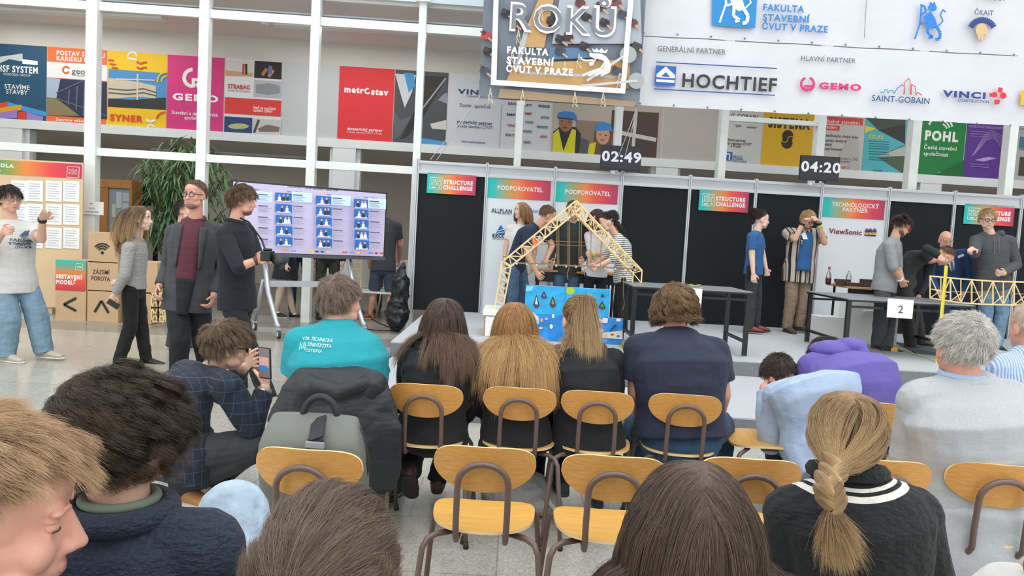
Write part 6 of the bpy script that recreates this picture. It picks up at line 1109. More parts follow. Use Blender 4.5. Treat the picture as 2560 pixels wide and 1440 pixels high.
band(K, 'R', mat('bead_band', '4a3a26', .4), .88, .025, .038); MB(mat('stubble', '6f5344', .8)).ell(V(K['Hd']['C']) + K['Hd']['f'] * .038 - K['Hd']['u'] * .085, (.047, .048, .036), (K['Hd']['r'], K['Hd']['f'], K['Hd']['u'])).build('beard', K['root'], smooth=True)
c = W(672, 640, 5.85); r = thing('camera', 'black camera with a long lens held by the photographer', 'camera', c); m_cb = mat('camera_black', '1a1b1d', .4); MB(m_cb).box(c + V((-.05, -.06, -.04)), c + V((.03, .06, .04))).box(c + V((-.04, -.03, .04)), c + V((.02, .03, .06))).build('body', r, bevel=.008); MB(m_cb).tube([c + V((.03, 0, -.005)), c + V((.09, -.01, -.045)), c + V((.12, -.015, -.065))], [.036, .04, .042], 18).build('lens', r, smooth=True)
MB(m_cb).tube([c + V((-.04, .05, .03)), W(655, 600, 6.0), W(622, 555, 5.98), W(600, 545, 5.92)], .008, 6).build('strap', r)
K = person('person in dark jeans and white trainers, mostly hidden behind the grey blazer', B(452, 8.0), 95, 1.62, dict(aR=(428, 860, -.1), aL=(480, 862, .1)), 'fair', top=m_blk_, bottom=cloth('slate_jeans', '3c4a58'), shoes=s_wht, hairst=hs_(8, 900, L=.05), hairm=h_dark)
# ---------- plaid shirt, crouching ----------
m_pl = cloth('plaid_shirt', '1a2230', .3); nt, p = nodes(m_pl); tc = nt.nodes.new('ShaderNodeTexCoord'); sx_ = nt.nodes.new('ShaderNodeSeparateXYZ'); nt.links.new(tc.outputs['Object'], sx_.inputs[0]); cb = nt.nodes.new('ShaderNodeCombineXYZ'); ad = nt.nodes.new('ShaderNodeMath'); ad.operation = 'ADD'; nt.links.new(sx_.outputs[0], ad.inputs[0]); nt.links.new(sx_.outputs[1], ad.inputs[1]); nt.links.new(ad.outputs[0], cb.inputs[0]); nt.links.new(sx_.outputs[2], cb.inputs[1])
bk = nt.nodes.new('ShaderNodeTexBrick'); bk.offset = 0; bk.inputs['Scale'].default_value = 1; bk.inputs['Brick Width'].default_value = .055; bk.inputs['Row Height'].default_value = .055; bk.inputs['Mortar Size'].default_value = .0014; bk.inputs['Color1'].default_value = (*lin('161d29'), 1); bk.inputs['Color2'].default_value = (*lin('1f2a3b'), 1); bk.inputs['Mortar'].default_value = (*lin('3d4c62'), 1); nt.links.new(cb.outputs[0], bk.inputs[0]); nt.links.new(bk.outputs[0], p.inputs['Base Color'])
K = person('person in a dark plaid shirt crouching and taking a photo with a phone', B(500, 3.6), 58, 1.80, dict(pel=(462, 1118), neck=(525, 915, .12), head=(566, 866, .12), bend=.10, sR=(568, 968, -.06), sL=(462, 935, .28), eR=(630, 1068, -.02), wR=(662, 972, .05), eL=(560, 985, .40), wL=(607, 920, .32), kR=(640, 1115, .0), kL=(612, 1130, .25), aR=(452, 1215, -.05), aL=(540, 1195, .25), tR=110, tL=100), 'fair', hy=62, hp=6, bw=1.08, fat=1.05, top=m_pl, hem=.16, loose=1.1, bottom=cloth('dark_green_jeans', '33373a', .4), legw=1.12, shoes=mat('tan_boot', 'b07a45', .6), sole=s_sole, hairst=hs_(3.6, 6500, L=.065, Ltop=1.4, zf=.44, zb=-.55, lift=.5, sweep=(.25, .55, 0), rad=.0008, clump=.65), hairm=hair_mat('ash', '4b3b2f', '83694f'), curl=.45, vx=.005, handR=((666, 925, .08), (-.7, .3, .1), .5), handL=((640, 880, .18), (.5, -.4, 0), .3), glasses=(m_dkf, None, .004), disp=(.014, .09))
band(K, 'R', m_steel, .93, .035, .036, 'watch')
c = W(661, 908, 3.62); r = thing('phone', 'phone with a lit screen held up by the crouching person', 'phone', c); a_ = fdir(22); x2 = V((a_.y, -a_.x, 0)); mb = MB(mat('black_plastic')); U = V((-.06, 0, .998)); q = lambda x, z, d: c + x2 * x + U * z + a_ * d
mb.hexa([q(-.037, -.078, 0), q(.037, -.078, 0), q(.037, -.078, .009), q(-.037, -.078, .009), q(-.037, .078, 0), q(.037, .078, 0), q(.037, .078, .009), q(-.037, .078, .009)]).build('case', r, bevel=.003)
def scr(a, b, c_, d_, m, o): MB(m).add([q(a, b, o), q(c_, b, o), q(c_, d_, o), q(a, d_, o)], [(0, 1, 2, 3)]).build('display', r)
scr(-.033, -.072, .033, .074, mat('phone_screen', '6a5f60', .2, emit=.3), -.001); scr(-.030, -.02, .028, .03, mat('phone_pink', 'b98a80', .2, emit=.3), -.0015); scr(-.03, -.035, .02, -.012, mat('phone_blue', '2f6fb0', .2, emit=.3), -.0016)
# ---------- behind the screen ----------
K = person('person in a short black skirt and pale tights, hidden above by the screen', B(712, 11.2), 110, 1.68, dict(wL=(700, 640, .1), wR=(716, 660, -.15), eR=(722, 612, -.1), aR=(690, 780, -.06), aL=(733, 784, .1), kR=(705, 712, -.06), kL=(718, 716, .1)), 'pale', top=cloth('denim_shirt', '3b5a6c'), bottom=cloth('black_skirt', '1d2025'), skirt=.34, shoes=s_blk, sole=s_sole, hairst=hs_(11, 900, L=.2, grav=.4), hairm=h_brown, curl=.8)
for a_ in ('R', 'L'): Kn, An = K['k' + a_], K['a' + a_]; MB(mat('pale_tights', 'c9b6a2', .7)).limb([K['h' + a_], Kn, Kn.lerp(An, .35), An + V((0, 0, .02))], [.08, .058, .058, .038], 14).build('tights', K['root'], smooth=True)
K = person('person in blue jeans standing behind the screen, beside the white post', B(748, 11.7), 160, 1.78, None, 'fair', top=m_blk_, bottom=m_jean2, shoes=s_blk, hairst=hs_(11, 700), hairm=h_dark)
K = person('person in dark green trousers, hidden above by the screen', B(818, 11.3), 170, 1.78, None, 'fair', top=m_blk_, bottom=cloth('olive_dark', '33372f', .4), legw=1.1, shoes=s_blk, hairst=hs_(11, 700), hairm=h_dark)
K = person('person in a dark polo and dark shorts seen from behind, right of the screen', B(950, 11.6), 350, 1.86, dict(pel=(958, 668), neck=(963, 545, .2), head=(940, 528, .3), sR=(993, 566, .15), sL=(935, 566, .15), eR=(999, 612, .2), wR=(998, 648, .35), kR=(977, 735), kL=(934, 733), aR=(972, 788), aL=(925, 785), tL=290, tR=0), 'pink', hy=330, hp=30, bw=1.12, fat=1.1, top=cloth('dark_polo', '3c4048'), sleeve='short', bottom=cloth('slate_shorts', '41505f'), shorts=True, shoes=mat('tan_loafer', 'a8623a', .5), sole=s_sole, hairst=hs_(11, 700), hairm=h_dark, face=False)
K = person('person in a salmon top and khaki trousers, behind the person in dark shorts', B(962, 12.6), 190, 1.74, dict(eL=(1003, 606, 0), wL=(998, 640, -.15), sL=(990, 565, .05), head=(945, 520), neck=(958, 548), sR=(935, 568)), 'pink', top=cloth('salmon_top', 'cc6e55'), sleeve='short', bottom=cloth('khaki_dark', '6b5c3c'), shoes=mat('red_brown_shoe', '6f3f30', .5), hairst=hs_(12, 600), hairm=h_brown)
# ================= the seated audience =================
def seat_b(px, py, dz=.20): q = G(px, py, .742); return V((q.x, q.y + dz, 0))
m_bf = m_hood_blk
def longhair(Y, n, **k): d = dict(n=n, rad=.00042 * Y * .5, L=.42, Lv=.12, zf=.5, zs=-.1, zb=-.75, part=0, partk=.55, comb=.25, lift=.04, grav=.75, vol=.07, k=14, guides=260, clump=.75, fuzz=.005, noise=.03, rand=.05); d.update(k); return d
def blobs(K):
    L = [(K['sR'], .09), (K['sL'], .09), (K['sR'].lerp(K['neck'], .5), .085), (K['sL'].lerp(K['neck'], .5), .085)]
    T_ = K['tor'][1:-1]
    for (c, a, b), (c2, a2, b2) in zip(T_[:-1], T_[1:]):
        for t in (0, .5):
            c3, a3, b3 = c.lerp(c2, t), a.lerp(a2, t), b.lerp(b2, t); d = b3.length
            for x in (-1, -.5, 0, .5, 1): L.append((c3 + a3.normalized() * x * max(0, a3.length - d * .9), d + .022))
    return L
def wig(K, st, m, seed, extra=None, hb=None):
    K['hair'] = add_hair(K['root'], K['Hd'], st, m, seed, blobs(K) + ([(K['neck'] - K['tf'] * .07 - K['td'] * .07, hb), (K['neck'] - K['tf'] * .11 - K['td'] * .13, hb)] if hb else []), extra); return K['hair']
# long brown hair
h_lb = hair_mat('longbrown', '33261e', '5e493a', tip='7a5f4c')
K = person('person in a black hooded top with long brown hair, front row', seat_b(1063, 957), -3, 1.62, dict(pel=(1080, 1078), neck=(1106, 862, .14), head=(1110, 806, .20), bend=.05, sR=(1183, 902, .10), sL=(1030, 906, .10), eR=(1190, 1000, .10), eL=(1012, 1010, .12), wR=(1150, 1052, .34), wL=(1060, 1055, .34), kL=(1045, 1075, .42), aL=(1026, 1172, .02), tL=V((0, .75, -.66)), aR=(1095, 1190, .34)), 'pale', sit=True, hy=-4, hp=18, top=m_bf, hem=.10, loose=1.12, bottom=m_blk_, legw=1.0, shoes=mat('maroon_trainer', '4a3432', .6), sole=mat('black_sole', '2a2523', .7), hood=m_bf, vx=.0055, face=False, disp=(.016, .10), curl=.7)
wig(K, longhair(3.5, 16000, L=.37, part=.05, Lv=.2, rad=.0006, guides=420, clump=.35, fuzz=.011, sweep=(0, -.35, 0)), h_lb, 4, hb=.10)
# long fair hair
h_lf = hair_mat('longfair', '7a5530', 'b98a52', tip='d9b27c')
K = person('person in a black hooded top with long straight fair hair, front row', seat_b(1301, 966), -1, 1.62, dict(pel=(1290, 1082), neck=(1286, 872, .14), head=(1286, 816, .22), bend=.05, sR=(1362, 912, .10), sL=(1214, 915, .10), eR=(1378, 1010, .10), eL=(1206, 1015, .12), wR=(1340, 1062, .34), wL=(1250, 1062, .34)), 'pale', sit=True, hy=0, hp=22, top=m_bf, hem=.10, loose=1.12, bottom=m_blk_, shoes=s_blk, hood=m_bf, vx=.0055, face=False, disp=(.016, .10), curl=.7)
wig(K, longhair(3.5, 20000, L=.50, part=.0, partk=.4, rad=.0006, guides=480, clump=.3, fuzz=.013, sweep=(.14, -.75, 0)), h_lf, 9, hb=.112)
# pony tail
h_pt = hair_mat('ponyfair', '6a5036', 'b29062', tip='d8bb8e')
K = person('person in a black hooded top with a fair pony tail, front row', seat_b(1498, 975), -2, 1.66, dict(pel=(1470, 1086), neck=(1447, 868, .14), head=(1443, 800, .20), bend=.05, sR=(1528, 905, .10), sL=(1385, 902, .10), eR=(1532, 1000, .10), eL=(1388, 1010, .12), wR=(1500, 1060, .34), wL=(1420, 1062, .34), aL=(1408, 1195, .2)), 'pale', sit=True, hy=-22, hp=6, top=m_bf, hem=.10, loose=1.12, bottom=m_blk_, shoes=mat('grey_boot'), hood=m_bf, vx=.0055, face=False, disp=(.016, .10), curl=.7)
Hd = K['Hd']; tie = V(Hd['C']) - Hd['f'] * .075 + Hd['u'] * .082
wig(K, dict(longhair(3.5, 8000, L=.17, grav=0, lift=0, comb=.15, sweep=(0, -1, .5), zb=-.6, vol=.03, Lv=.1, clump=.3), to=tie, tok=1.6, part=0, partk=0), h_pt, 5)
tail(K['hair'], [tie, tie + V((.0, -.06, .01)), tie + V((.005, -.09, -.08)), tie + V((.02, -.10, -.22)), tie + V((.035, -.10, -.36))], [.022, .028, .04, .055, .05], 5200, .00045, h_pt, 6, K=16, frizz=.0012)
tail(K['hair'], [tie + V((-.02, -.01, -.12)), tie + V((-.07, -.06, -.2)), tie + V((-.10, -.09, -.30)), tie + V((-.09, -.10, -.40))], [.02, .03, .035, .025], 2000, .00045, h_pt, 7, K=14, frizz=.0012)
MB(m_blk_).tube([tie + V((.02 * math.cos(t), -.035, .02 * math.sin(t))) for t in np.linspace(0, 6.28, 13)], .009, 8).build('hair_tie', K['root'], smooth=True)
# navy T-shirt
m_nv = cloth('navy_tee', '252b40', .5, 6)
K = person('broad person in a navy T-shirt with wavy brown hair, front row', seat_b(1720, 983), 0, 1.84, dict(pel=(1700, 1080), neck=(1690, 826, .10), head=(1686, 775, .14), bend=.05, sR=(1783, 880, .04), sL=(1598, 874, .04), eR=(1806, 985, .06), eL=(1590, 980, .06), wR=(1795, 1050, .34), wL=(1600, 1052, .34), kR=(1795, 1065, .40), kL=(1600, 1065, .40)), 'pink', sit=True, hy=3, hp=6, bw=1.22, fat=1.25, top=m_nv, sleeve='short', hem=.02, loose=1.10, bottom=m_jean2, legw=1.25, shoes=s_blk, vx=.0055, face=False, disp=(.016, .12))
h_wb = hair_mat('wavybrown', '4f3825', '957350')
wig(K, hs_(3.5, 9000, L=.12, Lv=.25, zf=.45, zb=-.72, zs=-.15, lift=.25, comb=.55, grav=.45, wave=.006, wfreq=1.6, vol=.10, k=12, clump=.8, rad=.0008), h_wb, 3)
# turquoise polo
m_tq = cloth('turquoise_polo', '1c97a2', .4, 6)
K = person('broad person in a turquoise polo with white lettering on the back', seat_b(862, 950, .17), 14, 1.84, dict(pel=(860, 1085, .05), neck=(838, 808, .08), head=(853, 754, .12), bend=.05, sR=(915, 872, .08), sL=(752, 858, .0), eR=(950, 972, .10), eL=(735, 965, .05), wR=(975, 1010, .36), wL=(790, 1040, .34), kR=(985, 1080, .42), kL=(840, 1085, .42)), 'pink', sit=True, hy=42, hp=2, hs=.94, bw=1.22, fat=1.3, top=m_tq, sleeve='short', hem=.05, loose=1.08, bottom=cloth('charcoal_trousers', '3a3c40', .5), legw=1.25, shoes=s_blk, vx=.0055, face=True, disp=(.014, .12), collar=(m_tq, .024))
h_gb = hair_mat('greybrown', '5e4c40', 'a6917f')
wig(K, hs_(3.5, 8000, L=.045, Lv=.3, zf=.45, zb=-.66, zs=.0, lift=.22, comb=.75, grav=.12, wave=.003, vol=.035, clump=.5, rad=.0006), h_gb, 3)
m_wp = mat('white_print', 'cfeef0', .6)
on_cloth(K, K['top'], [('VŠB  TECHNICKÁ', 742, 857, 824, 8), ('UNIVERZITA', 762, 870, 824, 8), ('OSTRAVA', 759, 883, 802, 8)] + [('l', [(739 + 5 * q, 862 + q % 2 * 3), (741 + 5 * q, 880 - q % 3 * 2)], 2) for q in range(4)], m_wp, 'lettering')
# pale blue shirt, bowed
m_lb = cloth('pale_blue_shirt', 'aabdd6', .5, 5)
b = G(1930, 1123, .43)
K = person('person in a pale blue shirt bent forward with a hand at the temple', V((b.x + .22, b.y + .02, 0)), -8, 1.82, dict(pel=(2062, 1098, .0), neck=(1998, 952, .20), head=(1950, 944, .34), bend=.13, sR=(2092, 978, .10), sL=(1942, 992, .12), eR=(2150, 1080, .15), eL=(1925, 1105, .12), wR=(2120, 1095, .45), wL=(1912, 970, .30), kR=(2080, 1085, .45), kL=(1950, 1105, .42)), 'pink', sit=True, hy=-25, hp=48, hr=-8, bw=1.18, fat=1.1, top=m_lb, hem=.16, loose=1.12, bottom=cloth('dark_navy', '23283a', .4), legw=1.1, shoes=s_blk, vx=.0055, face=False, disp=(.022, .14), handL=((1938, 938, .33), (.6, .3, 0), .7))
wig(K, hs_(3.9, 6000, L=.016, zf=.5, zb=-.62, zs=.0, lift=.25, vol=.012, rad=.0008), hair_mat('cropped', '2f2620', '57493f'), 3)
# purple hooded top
m_pu = cloth('purple_fleece', '665aa6', .45, 5)
K = person('person in a purple hooded top bowed forward, front row', seat_b(2178, 1002, .30), -10, 1.78, dict(pel=(2165, 1085), neck=(2095, 888, .22), head=(2066, 900, .40), bend=.10, sR=(2172, 940, .12), sL=(2032, 920, .18), eR=(2206, 1010, .15), eL=(2010, 1000, .25), wR=(2180, 1060, .4), wL=(2060, 1060, .45)), 'fair', sit=True, hy=-15, hp=50, bw=1.15, fat=1.1, top=m_pu, hem=.10, loose=1.14, bottom=m_blk_, shoes=s_blk, vx=.0055, face=False, disp=(.018, .13))
wig(K, hs_(3.9, 3500, L=.05, zb=-.6, rad=.0009), h_dark, 3)
mb = MB(m_pu); c = K['neck'] + V((0, -.01, .03)); mb.ell(c + V((-.03, .0, .0)), (.135, .085, .052)).ell(c + V((.055, -.01, .028)), (.085, .065, .045)).ell(c + V((.09, -.03, -.01)), (.06, .05, .05)); vox(mb.build('hood', K['root']), .007, 10, (.012, .07))
# pale grey jacket
m_gj = cloth('pale_grey_jacket', 'b0b3b6', .35, 5, var=(260, .12)); q = seat_b(2517, 1158, .16)
K = person('broad grey-haired person in a pale grey jacket, right of the plait', V((q.x - .08, q.y + .05, 0)), -4, 1.86, dict(pel=(2430, 1235), neck=(2408, 945, .02), head=(2402, 868, .02), bend=.05, sR=(2530, 1005, .0), sL=(2300, 1000, .0), eR=(2600, 1150, .05), eL=(2268, 1140, .06), wR=(2560, 1230, .32), wL=(2320, 1220, .34), kR=(2520, 1215, .42), kL=(2390, 1215, .42), aR=(2450, 1385, .12), tR=-60), 'pink', sit=True, hy=-3, hp=2, hs=1.0, bw=1.25, fat=1.2, top=m_gj, hem=.20, loose=1.12, bottom=cloth('dark_navy'), legw=1.1, shoes=mat('brown_lace_shoe', '6a4434', .5), vx=.0055, face=False, disp=(.02, .16), collar=(m_gj, .026))
wig(K, hs_(2.8, 13000, L=.034, Lv=.3, zf=.45, zb=-.62, zs=.0, lift=.18, comb=.9, grav=.08, vol=.03, clump=.7, rad=.0005, guides=400, whorl=(.30, -.70, .62)), h_grey, 3)
mb = MB(m_gj); mb.sweep([(K['pel'] + V((0, -.03, -.02)), V((.235, 0, 0)), V((0, .17, 0))), (K['pel'] + V((-.01, -.06, -.16)), V((.235, 0, 0)), V((0, .13, 0))), (K['pel'] + V((-.04, -.08, -.30)), V((.22, 0, 0)), V((0, .09, 0)))]); vox(mb.build('jacket_skirt', K['root']), .008, 4, (.03, .15))
MB(cloth('pale_blue_shirt')).tube([K['neck'] + V((math.cos(t) * .075, math.sin(t) * .070, .010)) for t in np.linspace(1.57, 8.2, 22)], .013, 8, False).build('shirt_collar', K['root'], smooth=True)
# right edge, check shirt
m_ck = stripe_mat('fine_check', [(0, 'c3d2e6'), (.5, '8aa4c8')], 90, 0)
K = person('balding person in a pale blue checked shirt cut by the right edge', B(2600, 3.55), -8, 1.80, dict(pel=(2600, 1085), neck=(2580, 872, .02), head=(2572, 818, .05), sL=(2510, 925), sR=(2680, 930)), 'pink', sit=True, hy=-10, hp=4, bw=1.15, fat=1.15, top=m_ck, hem=.1, loose=1.1, bottom=m_jean2, shoes=s_blk, vx=.006, face=False, disp=(.014, .12), glasses=None)
wig(K, hs_(3.5, 1800, L=.010, zf=.8, zb=-.6, zs=-.05, lift=.1, vol=.004, rad=.0006, comb=.3), hair_mat('thin', 'b9a08c', 'd8c6b4'), 3)
# plait and black jumper
m_bj = cloth('black_knit', '15171a', .5, 40); nt, p = nodes(m_bj)
K = person('person in a black jumper with white bands at the neck and a fair plait', B(2140, 1.92), 0, 1.68, dict(pel=(2150, 1560), neck=(2118, 1172, .03), head=(2112, 1080, .07), bend=.04, sR=(2278, 1290, .02), sL=(1985, 1290, .02), eR=(2325, 1460, .05), eL=(1950, 1470, .05), wR=(2250, 1560, .32), wL=(2020, 1560, .32)), 'pale', sit=True, hy=2, hp=12, hs=.93, bw=1.05, top=m_bj, hem=.05, loose=1.16, sleeve_r=1.05, bottom=m_jean2, shoes=s_wht, vx=.0045, face=False, disp=(.012, .12))
tc = nt.nodes.new('ShaderNodeTexCoord'); vm = nt.nodes.new('ShaderNodeVectorMath'); vm.operation = 'DISTANCE'; n0 = K['neck'] - K['root'].location; vm.inputs[1].default_value = (n0.x + .003, n0.y + .02, n0.z + .045); nt.links.new(tc.outputs['Object'], vm.inputs[0])
r_ = nt.nodes.new('ShaderNodeValToRGB'); r_.color_ramp.interpolation = 'CONSTANT'; e_ = r_.color_ramp.elements; e_[0].position = 0; e_[0].color = (*lin('15171a'), 1); e_[1].position = .128; e_[1].color = (*lin('e6e2d6'), 1)
for q, c in ((.139, '15171a'), (.150, 'e6e2d6'), (.170, '15171a')): e = e_.new(q); e.color = (*lin(c), 1)
nt.links.new(vm.outputs['Value'], r_.inputs[0]); nt.links.new(r_.outputs[0], p.inputs['Base Color'])
MB(cloth('rib_knit', '191b1d', .6, 60)).tube([K['neck'] + V((math.cos(t) * .085, math.sin(t) * .08, -.005 - .015 * math.sin(t))) for t in np.linspace(1.57, 8.2, 26)], .022, 8, False).build('collar', K['root'], smooth=True)
h_pl = hair_mat('plaitfair', '6b5036', 'a98a62', tip='c9a878'); Hd = K['Hd']; nape = V(Hd['C']) - Hd['f'] * .085 - Hd['u'] * .085
wig(K, dict(longhair(1.9, 16000, L=.23, part=0, partk=.5, grav=.12, comb=.25, lift=0, sweep=(0, -.2, -.1), vol=.035, rad=.00040, Lv=.08, clump=.45, zb=-.7, fuzz=.003), to=W(2090, 1160, 1.81), tok=1.3), h_pl, 8)
plait = [W(2092, 1155, 1.80), W(2082, 1185, 1.77), W(2066, 1212, 1.755), W(2072, 1242, 1.752), W(2078, 1262, 1.75)]
m_plb = mat('hair_plaitlobe', 'b8935f', .45, bump=(90, .9, .004, (1, 1, .3)), var=(60, .25, (1, 1, .25))); mb = MB(m_plb)
for i in range(10):
    t = i / 9 * (len(plait) - 1); a = int(min(t, len(plait) - 2)); c = plait[a].lerp(plait[a + 1], t - a); sg = 1 if i % 2 else -1; d = (plait[a + 1] - plait[a]).normalized(); x, y, _ = frame_of((d * .9 + V((sg * -.75, 0, 0))).normalized(), V((0, 1, 0)))
    dd = (d * .8 + V((sg * -.8, 0, 0))).normalized(); z3 = dd.cross(V((0, -1, 0))).normalized(); mb.ell(c + V((sg * .012, -.006, .0)), (.034, .016, .0155), (dd, V((0, -1, 0)), z3), 14, 9)
pl_ = mb.build('plait', K['root'], smooth=True)
g = np.random.default_rng(12); PP = []
for i in range(10):
    t = i / 9 * (len(plait) - 1); a = int(min(t, len(plait) - 2)); c = plait[a].lerp(plait[a + 1], t - a); sg = 1 if i % 2 else -1; d = (plait[a + 1] - plait[a]).normalized(); dd = (d * .8 + V((sg * -.8, 0, 0))).normalized(); z3 = dd.cross(V((0, -1, 0))).normalized()
    for j in range(230):
        th = g.uniform(-1.45, 1.45); r0 = g.uniform(.96, 1.06); row = []
        for s in np.linspace(-1, 1, 8): w = math.sqrt(max(0, 1 - s * s * .98)) * r0; row.append(list(c + V((sg * .012, -.006, 0)) + dd * (.035 * s) + V((0, -1, 0)) * (.0165 * w * math.cos(th)) + z3 * (.016 * w * math.sin(th))))
        PP.append(row)
strands('hair_strands', np.array(PP), .00045, h_pl, pl_, .2)
MB(m_blk_).tube([W(2079, 1262, 1.745) + V((0, 0, .006)), W(2080, 1275, 1.745)], [.016, .016], 12).build('hair_tie', K['root'], smooth=True)
tail(pl_, [W(2080, 1270, 1.745), W(2085, 1305, 1.735), W(2095, 1350, 1.74), W(2112, 1405, 1.745)], [.010, .018, .034, .050], 3200, .00036, h_pl, 15, K=12, flat=.6, frizz=.0007)
# ---------- nearest heads ----------
h_n1 = hair_mat('nearbrown', '30241c', '6e5a49', tip='4f3c2e'); h_n2 = hair_mat('nearash', '4a3c31', '8d7966')
K = person('person with straight brown hair parted at the crown, at the bottom of the photo', B(1728, 1.15), 0, 1.66, dict(pel=(1728, 1860), neck=(1730, 1510, -.04), head=(1728, 1338, 0)), 'pale', sit=True, hy=0, hp=14, hs=.97, top=cloth('dark_top', '2a2a2e', .4), bottom=m_jean2, shoes=s_wht, vx=.005, face=False)
wig(K, longhair(1.0, 26000, L=.34, part=.0, partk=.45, rad=.00024, guides=520, vol=.07, grav=.55, clump=.55, fuzz=.003, whorl=(0, -.3, .95)), h_n1, 21)
K = person('person with short ruffled ash-brown hair, at the bottom left of the photo', B(822, .98), 4, 1.72, dict(pel=(815, 2000), neck=(822, 1640, -.05), head=(824, 1452, 0)), 'fair', sit=True, hy=8, hp=4, hs=1.04, top=cloth('dark_top'), bottom=m_jean2, shoes=s_wht, vx=.005, face=False)
wig(K, hs_(1, 24000, L=.085, Lv=.3, zf=.42, zb=-.7, zs=-.1, lift=.10, comb=.9, grav=.05, stick=.35, vol=.06, rad=.00024, guides=520, clump=.6, fuzz=.004, sweep=(.1, .1, 0), whorl=(-.1, -.95, -.25), k=10), h_n2, 31)
m_ns = cloth('navy_wool', '222b3c', .5, 70, var=(160, .35)); 
K = person('person in a navy wool jumper with thick dark wavy hair, left foreground', B(310, 1.28), 16, 1.76, dict(pel=(340, 1780), neck=(300, 1268, .0), head=(316, 1078, .04), sR=(508, 1380, .0), sL=(112, 1370, -.02), eR=(560, 1560, .05), eL=(60, 1560, .05), kR=(583, 1292, .33), aR=(672, 1540, .36)), 'fair', sit=True, hy=28, hp=6, hs=.90, bw=1.0, top=m_ns, hem=.06, loose=1.08, bottom=cloth('pale_jeans', 'a9bccc', .4, 12, var=(22, .16)), legw=1.15, shoes=s_wht, vx=.0045, face=True, disp=(.010, .10))
MB(m_ns).tube([K['neck'] + V((math.cos(t) * .080, math.sin(t) * .080, -.004)) for t in np.linspace(1.57, 8.2, 30)], .021, 10, False).build('collar', K['root'], smooth=True)
MB(cloth('green_tee', '6a7562', .3)).tube([K['neck'] + V((math.cos(t) * .059, math.sin(t) * .059, .018)) for t in np.linspace(1.57, 8.2, 30)], .009, 10, False).build('shirt_collar', K['root'], smooth=True)
h_dw = hair_mat('darkwavy', '1a1512', '4b3f36', tip='554433')
wig(K, hs_(1.3, 27000, L=.11, Lv=.3, zf=.35, zb=-.60, zs=-.15, lift=.30, comb=.6, grav=.30, wave=.006, wfreq=1.5, vol=.06, rad=.00026, guides=420, clump=.74, fuzz=.006, Lback=.75, k=14, sweep=(.12, .1, 0)), h_dw, 41)
K = person('person with tousled sandy hair seen in profile at the left edge', B(22, .95), 60, 1.80, dict(pel=(-150, 2100), neck=(-75, 1550, -.03), head=(-34, 1296, .02), kR=(-300, 2100, .05), kL=(-350, 2000, .2)), 'pink', sit=True, closed=True, hy=62, hp=6, hs=1.06, top=cloth('dark_top'), bottom=m_jean2, shoes=s_wht, vx=.0032, face=True)
h_sd = hair_mat('sandy', '5a412e', 'a5825f', tip='c4a27c')
wig(K, hs_(.95, 26000, L=.030, Lv=.3, Ltop=2.4, zf=.62, zb=-.7, zs=.12, lift=.34, comb=.6, grav=.05, stick=.12, vol=.045, rad=.00022, guides=520, clump=.6, fuzz=.005, sweep=(.1, .30, .1), k=10, wave=.002), h_sd, 51)
K = person('person in white trousers, only knee and hand in view, bottom right corner', B(2950, 1.0), -25, 1.75, dict(pel=(2900, 1650), kR=(2780, 1560, .30), kL=(2530, 1520, .30), eL=(2780, 1440, .05), wL=(2612, 1428, .26)), 'pink', sit=True, top=cloth('dark_top'), bottom=cloth('white_trousers', 'd9d6d0', .4), shoes=s_blk, vx=.005, handL=((2545, 1432, .30), (0, 0, -1), .5), legw=1.1, hairst=hs_(1, 9000, rad=.0004), hairm=h_dark)
# ================= bags and coat =================
m_coat = cloth('black_coat', '1e2126', .6, 6, .5)
q = seat_b(862, 950, 0); r = thing('jacket', 'black padded jacket hung over the back of a front row chair', 'jacket', (q.x, q.y, 0)); L_ = lambda x, y, d=0: W(x, y, q.y + d)
mb = MB(m_coat); mb.sweep([(L_(850, 930, .02), V((.20, 0, 0)), V((0, .05, 0))), (L_(845, 975, -.03), V((.25, 0, 0)), V((0, .06, 0))), (L_(840, 1060, -.05), V((.30, 0, 0)), V((0, .055, 0))), (L_(842, 1150, -.04), V((.29, 0, 0)), V((0, .05, 0))), (L_(850, 1215, -.02), V((.26, 0, 0)), V((0, .04, 0)))])
mb.tube([L_(765, 950, -.04), L_(800, 965, -.08), L_(850, 980, -.09), L_(900, 965, -.08), L_(930, 955, -.04)], [.03, .035, .04, .035, .03], 10); mb.limb([L_(765, 975, -.05), L_(740, 1060, -.05), L_(735, 1120, -.04)], [.06, .05, .04]); vox(mb.build('coat_body', r), .007, 5, (.03, .12))
mb = MB(m_coat).limb([L_(930, 965, -.02), L_(955, 1080, .02), L_(955, 1220, .05)], [.07, .065, .05]); vox(mb.build('sleeve', r), .007, 4, (.02, .09))
q = G(762, 1118, .742); Yb = q.y + .20; r = thing('backpack', 'grey-green roll-top backpack standing on a second row chair', 'backpack', (W(785, 1100, Yb).x, Yb, .44)); L_ = lambda x, y, d=0: W(x, y, Yb + d)
m_bag = mat('grey_green_canvas', '6d7169', .55, bump=(10, .25, .02), var=(5, .06)); m_web = mat('black_webbing', '26282c', .6, bump=(120, .3, .003))
def bxs(cx, w, d, z): return [(V((cx - w, Yb - d, z))), V((cx + w, Yb - d, z)), V((cx + w, Yb + d, z)), V((cx - w, Yb + d, z))]
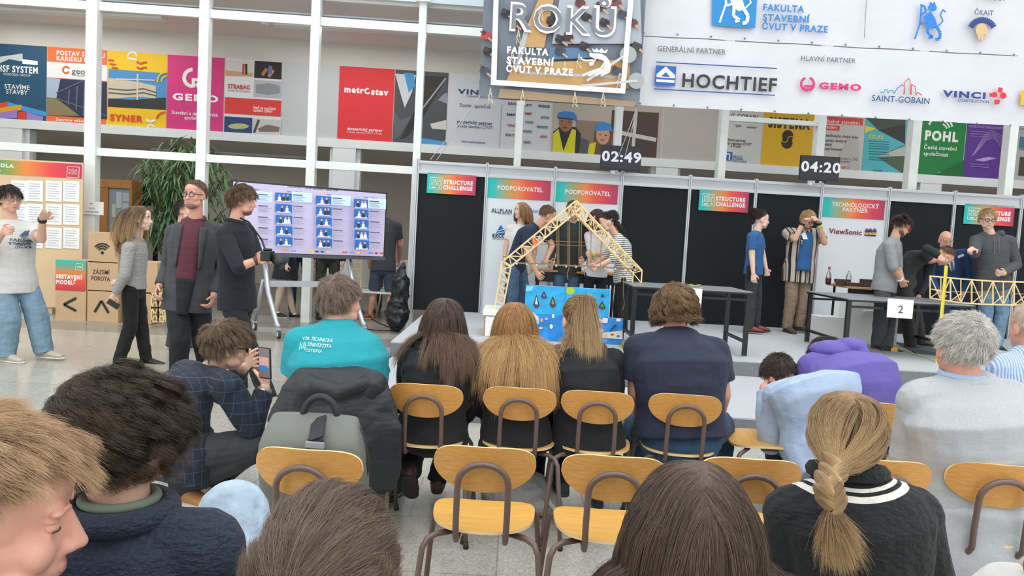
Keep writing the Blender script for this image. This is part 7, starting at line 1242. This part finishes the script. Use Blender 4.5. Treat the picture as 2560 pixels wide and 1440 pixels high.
xc = L_(785, 1100).x; zt_ = L_(790, 1045).z; mb = MB(m_bag).sweep([(V((xc, Yb + .06, .445)), V((.175, 0, 0)), V((0, .09, 0))), (V((xc, Yb + .03, .60)), V((.18, 0, 0)), V((0, .09, 0))), (V((xc - .005, Yb + .0, .70)), V((.175, 0, 0)), V((0, .085, 0))), (V((xc - .005, Yb + .02, zt_ - .02)), V((.148, 0, 0)), V((0, .04, 0))), (V((xc - .005, Yb + .03, zt_)), V((.146, 0, 0)), V((0, .016, 0)))], 28, True, 4.5); o = mb.build('pack_body', r, smooth=True); o.modifiers.new('s', 'SUBSURF').levels = 1
o.modifiers[0].render_levels = 1
mb = MB(m_web); mb.bar(L_(798, 1044, .012), L_(789, 1098, -.092), .05, .006, V((0, 1, 0))); mb.bar(L_(789, 1098, -.085), L_(782, 1200, -.10), .05, .006, V((0, 1, 0))); mb.build('strap', r); MB(mat('grey_buckle', '8f969c', .4)).bar(L_(788, 1104, -.092), L_(786, 1122, -.095), .062, .012, V((0, 1, 0))).build('buckle', r, bevel=.004)
MB(m_web).tube([L_(800 + 43 * math.cos(t), 1046 - 54 * math.sin(t), .03) for t in np.linspace(math.pi, 0, 17)], .012, 10).build('handle', r, smooth=True)
for x, y0, y1 in ((893, 1070, 1235), (668, 1120, 1290)): MB(m_web).tube([L_(x, y0, .02), L_(x + (22 if x > 800 else -4), (y0 + y1) / 2, .03), L_(x + (8 if x > 800 else 2), y1, .05)], .016, 8).build('strap', r, smooth=True)
q = G(1310, 1300, 0); r = thing('shoulder_bag', 'pale grey bag lying on the floor beyond the empty middle chair', 'bag', (q.x, q.y + .12, 0)); mb = MB(mat('pale_grey_bag', '9a9893', .6, bump=(12, .4, .02))).ell((q.x - .03, q.y + .14, .10), (.20, .13, .11)).ell((q.x + .08, q.y + .10, .07), (.12, .12, .07)); vox(mb.build('bag_body', r), .008, 3, (.02, .06)); MB(mat('pale_strap', 'b5b2ab', .6)).tube([(q.x + .10, q.y, .13), (q.x + .16, q.y - .03, .06), (q.x + .20, q.y - .08, .012), (q.x + .17, q.y - .12, .012)], .012, 8).build('strap', r, smooth=True)
a = W(1592, 968, 3.75); tag(MB(m_pap).hexa([a + V(v) for v in ((-.03, -.02, -.09), (.03, -.02, -.09), (.03, .1, -.09), (-.03, .1, -.09), (-.02, 0, .06), (.03, 0, .06), (.03, .003, .06), (-.02, .003, .06))]).build('paper_bundle'), 'white papers on the lap left of the person in the navy T-shirt', 'paper') if False else 0
